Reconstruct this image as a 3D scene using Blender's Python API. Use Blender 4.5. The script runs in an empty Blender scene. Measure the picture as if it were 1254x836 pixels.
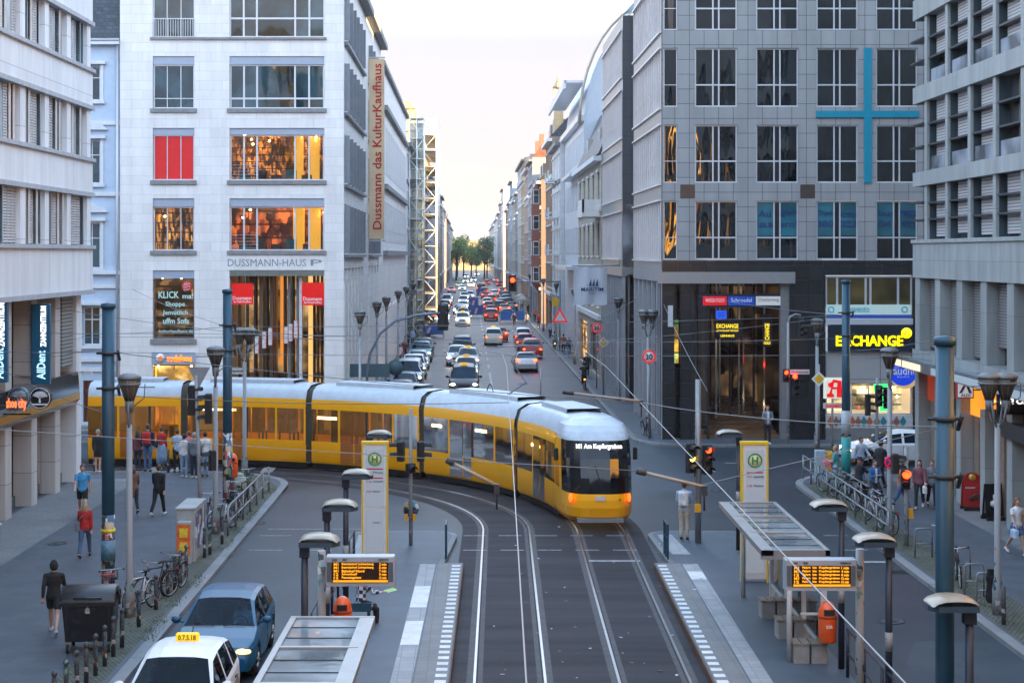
import bpy, math, random
from mathutils import Vector, Matrix
R = random.Random(11)
S = bpy.context.scene
PI = math.pi
rad = math.radians
# ---------------------------------------------------------------- camera
F, CX, HY, H = 2000.0, 575.0, 311.0, 9.0       # focal length and principal point in photo pixels, eye height
cam = bpy.data.cameras.new('camera'); camo = bpy.data.objects.new('camera', cam)
S.collection.objects.link(camo); S.camera = camo
cam.sensor_width = 36; cam.lens = 36 * F / 1254
cam.shift_x = (627 - CX) / 1254; cam.shift_y = -(418 - HY) / 1254
cam.clip_end = 8000; cam.clip_start = 0.5
camo.location = (0, 0, H); camo.rotation_euler = (PI / 2, 0, 0)
# ---------------------------------------------------------------- light
SUN_EL, SUN_ROT = 5.0, 118.0
world = bpy.data.worlds.new('World'); S.world = world; world.use_nodes = True
wn = world.node_tree; bg = wn.nodes['Background']
sky = wn.nodes.new('ShaderNodeTexSky'); sky.sky_type = 'NISHITA'; sky.sun_disc = False
sky.sun_elevation = rad(SUN_EL); sky.sun_rotation = rad(SUN_ROT); sky.air_density = 1.0; sky.dust_density = 0.6
tc = wn.nodes.new('ShaderNodeTexCoord'); mp = wn.nodes.new('ShaderNodeMapping'); mp.inputs['Scale'].default_value = (1.2, 1.2, 7)
nz = wn.nodes.new('ShaderNodeTexNoise'); nz.inputs['Scale'].default_value = 2.2; nz.inputs['Detail'].default_value = 6; nz.inputs['Roughness'].default_value = .55
rp = wn.nodes.new('ShaderNodeValToRGB'); rp.color_ramp.elements[0].position = .3; rp.color_ramp.elements[0].color = (.93, .93, .93, 1); rp.color_ramp.elements[1].position = .62; rp.color_ramp.elements[1].color = (1, 1, 1, 1)
mx = wn.nodes.new('ShaderNodeMix'); mx.data_type = 'RGBA'
# thin high cloud over the whole sky, bluish overhead and pale pink low down
sp = wn.nodes.new('ShaderNodeSeparateXYZ'); cr = wn.nodes.new('ShaderNodeValToRGB')
cr.color_ramp.elements[0].position = 0.0; cr.color_ramp.elements[0].color = (.71, .645, .668, 1)
cr.color_ramp.elements[1].position = .5; cr.color_ramp.elements[1].color = (1.95, 2.45, 3.1, 1)
e2_ = cr.color_ramp.elements.new(1.0); e2_.color = (.80, 1.35, 2.05, 1)
e_ = cr.color_ramp.elements.new(.13); e_.color = (.72, .69, .725, 1)
e3_ = cr.color_ramp.elements.new(.24); e3_.color = (2.15, 2.3, 2.6, 1)
wn.links.new(tc.outputs['Generated'], mp.inputs[0]); wn.links.new(mp.outputs[0], nz.inputs['Vector']); wn.links.new(nz.outputs['Fac'], rp.inputs[0])
wn.links.new(tc.outputs['Generated'], sp.inputs[0]); wn.links.new(sp.outputs['Z'], cr.inputs[0])
cl = wn.nodes.new('ShaderNodeValToRGB'); cl.color_ramp.elements[0].position = .42; cl.color_ramp.elements[1].position = .60; cl.color_ramp.elements[0].color = (.86, .86, .91, 1); wn.links.new(nz.outputs['Fac'], cl.inputs[0])
mu_ = wn.nodes.new('ShaderNodeMix'); mu_.data_type = 'RGBA'; mu_.blend_type = 'MULTIPLY'; mu_.inputs['Factor'].default_value = 1; wn.links.new(cr.outputs[0], mu_.inputs['A']); wn.links.new(cl.outputs[0], mu_.inputs['B'])
wn.links.new(rp.outputs[0], mx.inputs['Factor']); wn.links.new(sky.outputs[0], mx.inputs['A']); wn.links.new(mu_.outputs['Result'], mx.inputs['B'])
wn.links.new(mx.outputs['Result'], bg.inputs[0]); bg.inputs[1].default_value = 0.15
sl = bpy.data.lights.new('sun', 'SUN'); sl.energy = 3.0; sl.angle = rad(.6); sl.color = (1, .66, .28)
so = bpy.data.objects.new('sun', sl); S.collection.objects.link(so); so.location = (60, -40, 60)
sd = Vector((math.sin(rad(SUN_ROT)) * math.cos(rad(SUN_EL)), math.cos(rad(SUN_ROT)) * math.cos(rad(SUN_EL)), math.sin(rad(SUN_EL))))
so.rotation_euler = sd.to_track_quat('Z', 'Y').to_euler()
S.view_settings.view_transform = 'Standard'; S.view_settings.look = 'None'; S.view_settings.gamma = 1
S.view_settings.exposure = 3.18
S.render.engine = 'CYCLES'; S.cycles.max_bounces = 6; S.cycles.diffuse_bounces = 3; S.cycles.glossy_bounces = 3
S.cycles.transparent_max_bounces = 8; S.cycles.use_denoising = True; S.cycles.caustics_reflective = False; S.cycles.caustics_refractive = False
S.cycles.sample_clamp_indirect = 4
# ---------------------------------------------------------------- coordinates
def g(px, py, z=0.0):                    # ground point seen at a photo pixel
    Y = F * (H - z) / (py - HY); return (px - CX) * Y / F, Y
def atp(px, py, Y):                      # point at depth Y
    return Vector(((px - CX) * Y / F, Y, H - (py - HY) * Y / F))
# ---------------------------------------------------------------- mesh collector
class MB:
    def __init__(s): s.v = []; s.f = []; s.sm = []
    def add(s, vs, fs, smooth=False):
        o = len(s.v); s.v += [tuple(p) for p in vs]; s.f += [tuple(i + o for i in q) for q in fs]; s.sm += [smooth] * len(fs); return s
    def box(s, x0, x1, y0, y1, z0, z1):
        return s.add([(x0,y0,z0),(x1,y0,z0),(x1,y1,z0),(x0,y1,z0),(x0,y0,z1),(x1,y0,z1),(x1,y1,z1),(x0,y1,z1)],
                     [(0,3,2,1),(4,5,6,7),(0,1,5,4),(1,2,6,5),(2,3,7,6),(3,0,4,7)])
    def cbox(s, x0, x1, y0, y1, z0, z1, c=.02):   # box with chamfered vertical and top edges
        def ring(z, i): return [(x0+i+c,y0+i,z),(x1-i-c,y0+i,z),(x1-i,y0+i+c,z),(x1-i,y1-i-c,z),(x1-i-c,y1-i,z),(x0+i+c,y1-i,z),(x0+i,y1-i-c,z),(x0+i,y0+i+c,z)]
        vs = ring(z0, 0) + ring(z1-c, 0) + ring(z1, c*.7); fs = []
        for k in (0, 8):
            for i in range(8): j = (i+1) % 8; fs.append((k+i, k+j, k+8+j, k+8+i))
        fs.append(tuple(range(16, 24))); fs.append(tuple(reversed(range(8))))
        return s.add(vs, fs)
    def quad(s, a, b, c, d): return s.add([a, b, c, d], [(0, 1, 2, 3)])
    def prism(s, poly, h, axis='z', o=0.0):
        # poly: list of 2D points (ccw); extruded from o to o+h along axis
        n = len(poly)
        def P(p, t): return (p[0], p[1], t) if axis == 'z' else ((p[0], t, p[1]) if axis == 'y' else (t, p[0], p[1]))
        vs = [P(p, o) for p in poly] + [P(p, o+h) for p in poly]
        fs = [tuple(range(n))[::-1], tuple(range(n, 2*n))] + [(i, (i+1) % n, n+(i+1) % n, n+i) for i in range(n)]
        return s.add(vs, fs)
    def tube(s, pts, r, n=8, cap=True, smooth=True):
        pts = [Vector(p) for p in pts]; m = len(pts)
        rs = r if isinstance(r, (list, tuple)) else [r] * m
        vs = []; fs = []; up = None
        for i, p in enumerate(pts):
            d = (pts[min(i+1, m-1)] - pts[max(i-1, 0)]).normalized()
            if up is None or abs(up.dot(d)) > .95: up = Vector((0, 0, 1)) if abs(d.z) < .9 else Vector((0, 1, 0))
            a = d.cross(up).normalized(); b = a.cross(d).normalized(); up = b
            q = rs[i] if isinstance(rs[i], (tuple, list)) else (rs[i], rs[i])
            vs += [p + a * (q[0] * math.cos(2*PI*k/n)) + b * (q[1] * math.sin(2*PI*k/n)) for k in range(n)]
        for i in range(m-1):
            for k in range(n): l = (k+1) % n; fs.append((i*n+k, i*n+l, (i+1)*n+l, (i+1)*n+k))
        s.add(vs, fs, smooth)
        if cap: o = len(s.v) - m*n; s.f += [tuple(o+k for k in range(n))[::-1], tuple(o+(m-1)*n+k for k in range(n))]; s.sm += [False, False]
        return s
    def cyl(s, x, y, z0, z1, r0, r1=None, n=14, smooth=True): return s.tube([(x,y,z0),(x,y,z1)], [r0, r0 if r1 is None else r1], n, True, smooth)
    def lathe(s, prof, n=16, c=(0,0,0), axis='z', smooth=True):
        vs = []; fs = []; m = len(prof)
        for r, z in prof:
            for k in range(n):
                a = 2*PI*k/n; x, y = r*math.cos(a), r*math.sin(a)
                p = (x, y, z) if axis == 'z' else ((x, z, y) if axis == 'y' else (z, x, y))
                vs.append((p[0]+c[0], p[1]+c[1], p[2]+c[2]))
        for i in range(m-1):
            for k in range(n): l = (k+1) % n; fs.append((i*n+k, i*n+l, (i+1)*n+l, (i+1)*n+k))
        s.add(vs, fs, smooth); o = len(s.v) - m*n
        if prof[0][0] > 1e-4: s.f.append(tuple(o+k for k in range(n))[::-1]); s.sm.append(False)
        if prof[-1][0] > 1e-4: s.f.append(tuple(o+(m-1)*n+k for k in range(n))); s.sm.append(False)
        return s
    def ball(s, c, rx, ry=None, rz=None, n=12, m=8):
        ry = rx if ry is None else ry; rz = rx if rz is None else rz; vs = []; fs = []
        for i in range(m+1):
            t = PI*i/m
            for k in range(n): a = 2*PI*k/n; vs.append((c[0]+rx*math.sin(t)*math.cos(a), c[1]+ry*math.sin(t)*math.sin(a), c[2]-rz*math.cos(t)))
        for i in range(m):
            for k in range(n): l = (k+1) % n; fs.append((i*n+k, i*n+l, (i+1)*n+l, (i+1)*n+k))
        return s.add(vs, fs, True)
    def disc(s, c, r, axis='y', n=20, ry=None):
        ry = r if ry is None else ry; vs = []
        for k in range(n):
            a = 2*PI*k/n; u, w = r*math.cos(a), ry*math.sin(a)
            vs.append((c[0]+u, c[1], c[2]+w) if axis == 'y' else ((c[0], c[1]+u, c[2]+w) if axis == 'x' else (c[0]+u, c[1]+w, c[2])))
        return s.add(vs, [tuple(range(n))])
    def ring(s, c, r, t, axis='x', n=24, m=6):   # torus
        vs = []; fs = []
        for i in range(n):
            a = 2*PI*i/n
            for k in range(m):
                b = 2*PI*k/m; q = r + t*math.cos(b); u, w, d = q*math.cos(a), q*math.sin(a), t*math.sin(b)
                vs.append((c[0]+d, c[1]+u, c[2]+w) if axis == 'x' else ((c[0]+u, c[1]+d, c[2]+w) if axis == 'y' else (c[0]+u, c[1]+w, c[2]+d)))
        for i in range(n):
            for k in range(m): j, l = (i+1) % n, (k+1) % m; fs.append((i*m+k, j*m+k, j*m+l, i*m+l))
        return s.add(vs, fs, True)
    def rot(s, ang, i0=0, axis='Z', c=(0,0,0)):
        M_ = Matrix.Translation(c) @ Matrix.Rotation(ang, 4, axis) @ Matrix.Translation([-q for q in c])
        s.v[i0:] = [tuple(M_ @ Vector(p)) for p in s.v[i0:]]; return s
    def shift(s, d, i0=0): s.v[i0:] = [(p[0]+d[0], p[1]+d[1], p[2]+d[2]) for p in s.v[i0:]]; return s
    def mesh(s, name, mat):
        me = bpy.data.meshes.new(name); me.from_pydata(s.v, [], s.f)
        me.polygons.foreach_set('use_smooth', s.sm); 
        for m in (mat if isinstance(mat, (list, tuple)) else [mat]): me.materials.append(m)
        me.update(); return me
    def build(s, name, mat, parent=None, loc=(0,0,0), rz=0.0): return put(name, s.mesh(name, mat), parent, loc, rz)
def put(name, me, parent=None, loc=(0,0,0), rz=0.0):
    o = bpy.data.objects.new(name, me); S.collection.objects.link(o); o.location = loc; o.rotation_euler = (0, 0, rz)
    if parent is not None: o.parent = parent
    return o
def tag(o, label, cat, group=None):
    o['label'] = label; o['category'] = cat
    if group: o['group'] = group
    return o
def thing(name, label, cat, loc=(0,0,0), rz=0.0, group=None):
    o = bpy.data.objects.new(name, None); o.empty_display_size = .1; S.collection.objects.link(o)
    o.location = loc; o.rotation_euler = (0, 0, rz); return tag(o, label, cat, group)
def setting(o, kind='structure'): o['kind'] = kind; return o
KIDS = {}
def kids(o): return [c for c in bpy.data.objects if c.parent == o]
def copy_tree(o, parent=None, tree=None):
    if tree is None: tree = gather(o)
    c = o.copy(); S.collection.objects.link(c)
    if parent is not None: c.parent = parent
    for t in tree: copy_tree(t[0], c, t[1])
    return c
def gather(o):
    by = {}
    for x in bpy.data.objects:
        if x.parent: by.setdefault(x.parent.name, []).append(x)
    def rec(p): return [(c, rec(c)) for c in by.get(p.name, [])]
    return rec(o)
def copies(o, tree, loc, rz, label, group=None):
    c = copy_tree(o, None, tree); c.location = loc; c.rotation_euler = (0, 0, rz); c['label'] = label
    if group: c['group'] = group
    return c
def recolour(o, mat, slot=0):
    o.material_slots[slot].link = 'OBJECT'; o.material_slots[slot].material = mat
TEXTS = []
FONT = None
def text(body, parent, loc, w, h, mat, rx=90, rz=0, ry=0, name='lettering', ext=.008, bold=.0):
    cu = bpy.data.curves.new(name, 'FONT'); cu.body = body; cu.align_x = 'CENTER'; cu.align_y = 'CENTER'; cu.extrude = ext
    cu.offset = bold; cu.resolution_u = 2; cu.fill_mode = 'BOTH'; cu.materials.append(mat); cu.size = 1
    o = bpy.data.objects.new(name, cu); S.collection.objects.link(o); o.parent = parent; o.location = loc
    m = Matrix.Rotation(rad(rz), 4, 'Z') @ Matrix.Rotation(rad(rx), 4, 'X') @ Matrix.Rotation(rad(ry), 4, 'Z')
    o.rotation_euler = m.to_euler(); TEXTS.append((o, w, h)); return o
def fit_texts():
    bpy.context.view_layer.update()
    for o, w, h in TEXTS:
        xs = [c[0] for c in o.bound_box]; ys = [c[1] for c in o.bound_box]
        bw, bh = max(xs) - min(xs), max(ys) - min(ys)
        if bw < 1e-4 or bh < 1e-4: continue
        sx = w / bw; sy = h / bh if h else sx; o.scale = (sx, sy, 1)
        off = Vector(((max(xs)+min(xs))/2*sx, (max(ys)+min(ys))/2*sy, 0)); off.rotate(o.rotation_euler); o.location = Vector(o.location) - off
# ---------------------------------------------------------------- materials
MATS = {}
def new_mat(name):
    m = bpy.data.materials.new(name); m.use_nodes = True; nt = m.node_tree; b = nt.nodes['Principled BSDF']; MATS[name] = m; return m, nt, b
def c4(c): return (c[0], c[1], c[2], 1) if not isinstance(c, (int, float)) else (c, c, c, 1)
def mat(name, base, rough=.6, metal=0.0, var=.12, scale=3.0, bump=0.0, bscale=40.0, spec=.5, coat=0.0, stretch=None, coords='Object'):
    if name in MATS: return MATS[name]
    m, nt, b = new_mat(name); base = c4(base)
    b.inputs['Roughness'].default_value = rough; b.inputs['Metallic'].default_value = metal
    b.inputs['Specular IOR Level'].default_value = spec; b.inputs['Coat Weight'].default_value = coat; b.inputs['Coat Roughness'].default_value = .06
    t = nt.nodes.new('ShaderNodeTexCoord'); vec = t.outputs[coords]
    if stretch:
        q = nt.nodes.new('ShaderNodeMapping'); q.inputs['Scale'].default_value = stretch; nt.links.new(vec, q.inputs[0]); vec = q.outputs[0]
    if var:
        n = nt.nodes.new('ShaderNodeTexNoise'); n.inputs['Scale'].default_value = scale; n.inputs['Detail'].default_value = 6; n.inputs['Roughness'].default_value = .62; nt.links.new(vec, n.inputs['Vector'])
        r = nt.nodes.new('ShaderNodeValToRGB'); r.color_ramp.elements[0].position = .3; r.color_ramp.elements[1].position = .7
        r.color_ramp.elements[0].color = tuple(x*(1-var) for x in base[:3]) + (1,); r.color_ramp.elements[1].color = tuple(min(1, x*(1+var)) for x in base[:3]) + (1,)
        nt.links.new(n.outputs['Fac'], r.inputs[0]); nt.links.new(r.outputs[0], b.inputs['Base Color'])
    else: b.inputs['Base Color'].default_value = base
    if bump:
        n2 = nt.nodes.new('ShaderNodeTexNoise'); n2.inputs['Scale'].default_value = bscale; n2.inputs['Detail'].default_value = 4; nt.links.new(vec, n2.inputs['Vector'])
        bp = nt.nodes.new('ShaderNodeBump'); bp.inputs['Strength'].default_value = bump; bp.inputs['Distance'].default_value = .02
        nt.links.new(n2.outputs['Fac'], bp.inputs['Height']); nt.links.new(bp.outputs[0], b.inputs['Normal'])
    return m
def emit(name, col, strength, var=0):
    if name in MATS: return MATS[name]
    m, nt, b = new_mat(name); b.inputs['Base Color'].default_value = c4([x*.4 for x in c4(col)[:3]]); b.inputs['Emission Color'].default_value = c4(col); b.inputs['Emission Strength'].default_value = strength*(.13 if strength <= 4 else .36)
    b.inputs['Roughness'].default_value = .3
    return m
def panels(name, base, joint, bw, bh, jw=.012, rough=.55, var=.06, off=.5, dirt=.12, flat=False, bump=.35, shift=(0, 0), spec=.4):
    # stone panels or paving: brick pattern in metres, faint tone change per slab, streaky weathering
    if name in MATS: return MATS[name]
    m, nt, b = new_mat(name); base = c4(base); N = nt.nodes.new; L = nt.links.new
    t = N('ShaderNodeTexCoord'); sx = N('ShaderNodeSeparateXYZ'); L(t.outputs['Object'], sx.inputs[0])
    cb = N('ShaderNodeCombineXYZ')
    if flat: L(sx.outputs['X'], cb.inputs[0]); L(sx.outputs['Y'], cb.inputs[1])
    else:
        ad = N('ShaderNodeMath'); ad.operation = 'ADD'; L(sx.outputs['X'], ad.inputs[0]); L(sx.outputs['Y'], ad.inputs[1]); L(ad.outputs[0], cb.inputs[0]); L(sx.outputs['Z'], cb.inputs[1])
    q = N('ShaderNodeMapping'); q.inputs['Location'].default_value = (shift[0], shift[1], 0); L(cb.outputs[0], q.inputs[0])
    k = N('ShaderNodeTexBrick'); k.offset = off; k.inputs['Scale'].default_value = 1; k.inputs['Brick Width'].default_value = bw; k.inputs['Row Height'].default_value = bh; k.inputs['Mortar Size'].default_value = jw; k.inputs['Mortar Smooth'].default_value = .1
    k.inputs['Color1'].default_value = tuple(x*(1-var) for x in base[:3]) + (1,); k.inputs['Color2'].default_value = tuple(min(1, x*(1+var)) for x in base[:3]) + (1,); k.inputs['Mortar'].default_value = c4(joint)
    L(q.outputs[0], k.inputs['Vector'])
    n = N('ShaderNodeTexNoise'); n.inputs['Scale'].default_value = .9; n.inputs['Detail'].default_value = 8; n.inputs['Roughness'].default_value = .65
    q2 = N('ShaderNodeMapping'); q2.inputs['Scale'].default_value = (1, 1, 1) if flat else (1.6, .25, 1); L(cb.outputs[0], q2.inputs[0]); L(q2.outputs[0], n.inputs['Vector'])
    r = N('ShaderNodeValToRGB'); r.color_ramp.elements[0].position = .32; r.color_ramp.elements[1].position = .68
    r.color_ramp.elements[0].color = c4(1-dirt); r.color_ramp.elements[1].color = c4(1+dirt*.4); L(n.outputs['Fac'], r.inputs[0])
    mu = N('ShaderNodeMix'); mu.data_type = 'RGBA'; mu.blend_type = 'MULTIPLY'; mu.inputs['Factor'].default_value = 1; L(k.outputs['Color'], mu.inputs['A']); L(r.outputs[0], mu.inputs['B']); L(mu.outputs['Result'], b.inputs['Base Color'])
    bp = N('ShaderNodeBump'); bp.inputs['Strength'].default_value = bump; bp.inputs['Distance'].default_value = .01; bp.invert = True; L(k.outputs['Fac'], bp.inputs['Height']); L(bp.outputs[0], b.inputs['Normal'])
    b.inputs['Roughness'].default_value = rough; b.inputs['Specular IOR Level'].default_value = spec
    return m
def glass(name, base, rough=.03, spec=1.0, wave=.06, wscale=.7, trans=0.0, tint=(.8, .9, .92), ior=1.5, var=.6):
    # window pane: wavy reflection of what stands opposite over a dark (or see-through) inside
    if name in MATS: return MATS[name]
    m, nt, b = new_mat(name); N = nt.nodes.new; L = nt.links.new
    ge = N('ShaderNodeNewGeometry')
    n = N('ShaderNodeTexNoise'); n.inputs['Scale'].default_value = wscale; n.inputs['Detail'].default_value = 1.2; wm = N('ShaderNodeMapping'); wm.inputs['Scale'].default_value = (1.2, 1.2, .20); L(ge.outputs['Position'], wm.inputs[0]); L(wm.outputs[0], n.inputs['Vector'])
    bp = N('ShaderNodeBump'); bp.inputs['Strength'].default_value = wave; bp.inputs['Distance'].default_value = .3; L(n.outputs['Fac'], bp.inputs['Height']); L(bp.outputs[0], b.inputs['Normal'])
    n2 = N('ShaderNodeTexNoise'); n2.inputs['Scale'].default_value = .55; n2.inputs['Detail'].default_value = 2; L(ge.outputs['Position'], n2.inputs['Vector'])
    r = N('ShaderNodeValToRGB'); r.color_ramp.elements[0].position = .4; r.color_ramp.elements[1].position = .62; bs = c4(base)
    r.color_ramp.elements[0].color = tuple(x*(1-var) for x in bs[:3]) + (1,); r.color_ramp.elements[1].color = tuple(x*(1+var) for x in bs[:3]) + (1,); L(n2.outputs['Fac'], r.inputs[0]); L(r.outputs[0], b.inputs['Base Color'])
    b.inputs['Roughness'].default_value = rough; b.inputs['Specular IOR Level'].default_value = spec; b.inputs['IOR'].default_value = ior
    if trans:
        tr = N('ShaderNodeBsdfTransparent'); tr.inputs[0].default_value = c4(tint); gl = N('ShaderNodeBsdfGlossy'); gl.inputs['Roughness'].default_value = rough; L(bp.outputs[0], gl.inputs['Normal'])
        fr = N('ShaderNodeFresnel'); fr.inputs['IOR'].default_value = ior; L(bp.outputs[0], fr.inputs['Normal'])
        m1 = N('ShaderNodeMixShader'); m1.inputs[0].default_value = 1-trans; L(tr.outputs[0], m1.inputs[1]); L(b.outputs[0], m1.inputs[2])
        m2 = N('ShaderNodeMixShader'); L(fr.outputs[0], m2.inputs[0]); L(m1.outputs[0], m2.inputs[1]); L(gl.outputs[0], m2.inputs[2]); L(m2.outputs[0], nt.nodes['Material Output'].inputs[0])
    return m
def ground_mat(name, base, base2, rough, bscale, scale, crack=0, streak=None, spec=.4, bump=.3, moss=None):
    if name in MATS: return MATS[name]
    m, nt, b = new_mat(name); N = nt.nodes.new; L = nt.links.new; t = N('ShaderNodeTexCoord'); vec = t.outputs['Object']
    if streak:
        q = N('ShaderNodeMapping'); q.inputs['Scale'].default_value = streak; L(vec, q.inputs[0]); v2 = q.outputs[0]
    else: v2 = vec
    n = N('ShaderNodeTexNoise'); n.inputs['Scale'].default_value = scale; n.inputs['Detail'].default_value = 7; n.inputs['Roughness'].default_value = .6; L(v2, n.inputs['Vector'])
    r = N('ShaderNodeValToRGB'); r.color_ramp.elements[0].position = .33; r.color_ramp.elements[1].position = .67; r.color_ramp.elements[0].color = c4(base); r.color_ramp.elements[1].color = c4(base2); L(n.outputs['Fac'], r.inputs[0])
    col = r.outputs[0]
    f = N('ShaderNodeTexNoise'); f.inputs['Scale'].default_value = bscale; f.inputs['Detail'].default_value = 3; L(vec, f.inputs['Vector'])
    fr = N('ShaderNodeValToRGB'); fr.color_ramp.elements[0].position = .3; fr.color_ramp.elements[1].position = .7; fr.color_ramp.elements[0].color = c4(.78); fr.color_ramp.elements[1].color = c4(1.2); L(f.outputs['Fac'], fr.inputs[0])
    mu = N('ShaderNodeMix'); mu.data_type = 'RGBA'; mu.blend_type = 'MULTIPLY'; mu.inputs['Factor'].default_value = 1; L(col, mu.inputs['A']); L(fr.outputs[0], mu.inputs['B']); col = mu.outputs['Result']
    if crack:     # repair patches: large rectangular cells of slightly different asphalt
        vo = N('ShaderNodeTexVoronoi'); vo.distance = 'CHEBYCHEV'; vo.inputs['Scale'].default_value = crack; vo.inputs['Randomness'].default_value = .8; q3 = N('ShaderNodeMapping'); q3.inputs['Scale'].default_value = (1, .35, 1); L(vec, q3.inputs[0]); L(q3.outputs[0], vo.inputs['Vector'])
        sc = N('ShaderNodeSeparateColor'); L(vo.outputs['Color'], sc.inputs[0]); vr = N('ShaderNodeValToRGB'); vr.color_ramp.elements[0].color = c4(.72); vr.color_ramp.elements[1].color = c4(1.25); L(sc.outputs[0], vr.inputs[0])
        m3 = N('ShaderNodeMix'); m3.data_type = 'RGBA'; m3.blend_type = 'MULTIPLY'; m3.inputs['Factor'].default_value = 1; L(col, m3.inputs['A']); L(vr.outputs[0], m3.inputs['B']); col = m3.outputs['Result']
        ck = N('ShaderNodeTexVoronoi'); ck.feature = 'DISTANCE_TO_EDGE'; ck.inputs['Scale'].default_value = .28; wn_ = N('ShaderNodeTexNoise'); wn_.inputs['Scale'].default_value = 1.3; wn_.inputs['Detail'].default_value = 5; L(vec, wn_.inputs['Vector']); wa = N('ShaderNodeVectorMath'); wa.operation = 'MULTIPLY_ADD'; L(wn_.outputs['Color'], wa.inputs[0]); wa.inputs[1].default_value = (1.6,1.6,0); L(vec, wa.inputs[2]); L(wa.outputs[0], ck.inputs['Vector'])
        kr = N('ShaderNodeValToRGB'); kr.color_ramp.elements[0].position = .002; kr.color_ramp.elements[1].position = .010; kr.color_ramp.elements[0].color = c4(.55); L(ck.outputs['Distance'], kr.inputs[0])
        m5 = N('ShaderNodeMix'); m5.data_type = 'RGBA'; m5.blend_type = 'MULTIPLY'; m5.inputs['Factor'].default_value = 1; L(col, m5.inputs['A']); L(kr.outputs[0], m5.inputs['B']); col = m5.outputs['Result']
    if moss:
        n4 = N('ShaderNodeTexNoise'); n4.inputs['Scale'].default_value = .9; n4.inputs['Detail'].default_value = 5; L(vec, n4.inputs['Vector']); r4 = N('ShaderNodeValToRGB'); r4.color_ramp.elements[0].position = .44; r4.color_ramp.elements[1].position = .60; L(n4.outputs['Fac'], r4.inputs[0])
        m4 = N('ShaderNodeMix'); m4.data_type = 'RGBA'; L(r4.outputs[0], m4.inputs['Factor']); L(col, m4.inputs['A']); m4.inputs['B'].default_value = c4(moss); col = m4.outputs['Result']
    L(col, b.inputs['Base Color']); b.inputs['Roughness'].default_value = rough; b.inputs['Specular IOR Level'].default_value = spec
    bp = N('ShaderNodeBump'); bp.inputs['Strength'].default_value = bump; bp.inputs['Distance'].default_value = .01; L(f.outputs['Fac'], bp.inputs['Height']); L(bp.outputs[0], b.inputs['Normal'])
    return m
def shop_inside(name, c1, c2, strength, bw=.35, bh=.3, dark=.15):
    # lit shop shelves seen through a window: goods in rows, each its own tone, glowing under shop lamps
    if name in MATS: return MATS[name]
    m, nt, b = new_mat(name); N = nt.nodes.new; L = nt.links.new; t = N('ShaderNodeTexCoord'); sx = N('ShaderNodeSeparateXYZ'); L(t.outputs['Object'], sx.inputs[0]); ad = N('ShaderNodeMath'); ad.operation = 'ADD'
    L(sx.outputs['X'], ad.inputs[0]); L(sx.outputs['Y'], ad.inputs[1]); cb = N('ShaderNodeCombineXYZ'); L(ad.outputs[0], cb.inputs[0]); L(sx.outputs['Z'], cb.inputs[1])
    k = N('ShaderNodeTexVoronoi'); k.distance = 'CHEBYCHEV'; k.inputs['Scale'].default_value = 1; q = N('ShaderNodeMapping'); q.inputs['Scale'].default_value = (1/bw, 1/bh, 1); L(cb.outputs[0], q.inputs[0]); L(q.outputs[0], k.inputs['Vector'])
    sc = N('ShaderNodeSeparateColor'); L(k.outputs['Color'], sc.inputs[0]); r = N('ShaderNodeValToRGB'); r.color_ramp.elements[0].color = tuple(x*dark for x in c1) + (1,); r.color_ramp.elements[1].color = c4(c2); e = r.color_ramp.elements.new(.5); e.color = c4(c1); L(sc.outputs[0], r.inputs[0])
    n = N('ShaderNodeTexNoise'); n.inputs['Scale'].default_value = .8; n.inputs['Detail'].default_value = 3; L(t.outputs['Object'], n.inputs['Vector']); rn = N('ShaderNodeValToRGB'); rn.color_ramp.elements[0].position = .40; rn.color_ramp.elements[1].position = .62; rn.color_ramp.elements[0].color = c4(.10); L(n.outputs['Fac'], rn.inputs[0])
    mu = N('ShaderNodeMix'); mu.data_type = 'RGBA'; mu.blend_type = 'MULTIPLY'; mu.inputs['Factor'].default_value = 1; L(r.outputs[0], mu.inputs['A']); L(rn.outputs[0], mu.inputs['B'])
    zf = N('ShaderNodeMath'); zf.operation = 'DIVIDE'; zf.inputs[1].default_value = max(.3, bh*1.4); L(sx.outputs['Z'], zf.inputs[0]); zr = N('ShaderNodeMath'); zr.operation = 'FRACT'; L(zf.outputs[0], zr.inputs[0]); zg = N('ShaderNodeMath'); zg.operation = 'GREATER_THAN'; zg.inputs[1].default_value = .16; L(zr.outputs[0], zg.inputs[0]); za = N('ShaderNodeMath'); za.operation = 'MULTIPLY_ADD'; za.inputs[1].default_value = .85; za.inputs[2].default_value = .15; L(zg.outputs[0], za.inputs[0])
    mz = N('ShaderNodeMix'); mz.data_type = 'RGBA'; mz.blend_type = 'MULTIPLY'; mz.inputs['Factor'].default_value = 1; L(mu.outputs['Result'], mz.inputs['A']); L(za.outputs[0], mz.inputs['B']); mu = mz
    L(mu.outputs['Result'], b.inputs['Base Color']); L(mu.outputs['Result'], b.inputs['Emission Color']); b.inputs['Emission Strength'].default_value = strength*.25
    return m
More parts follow.
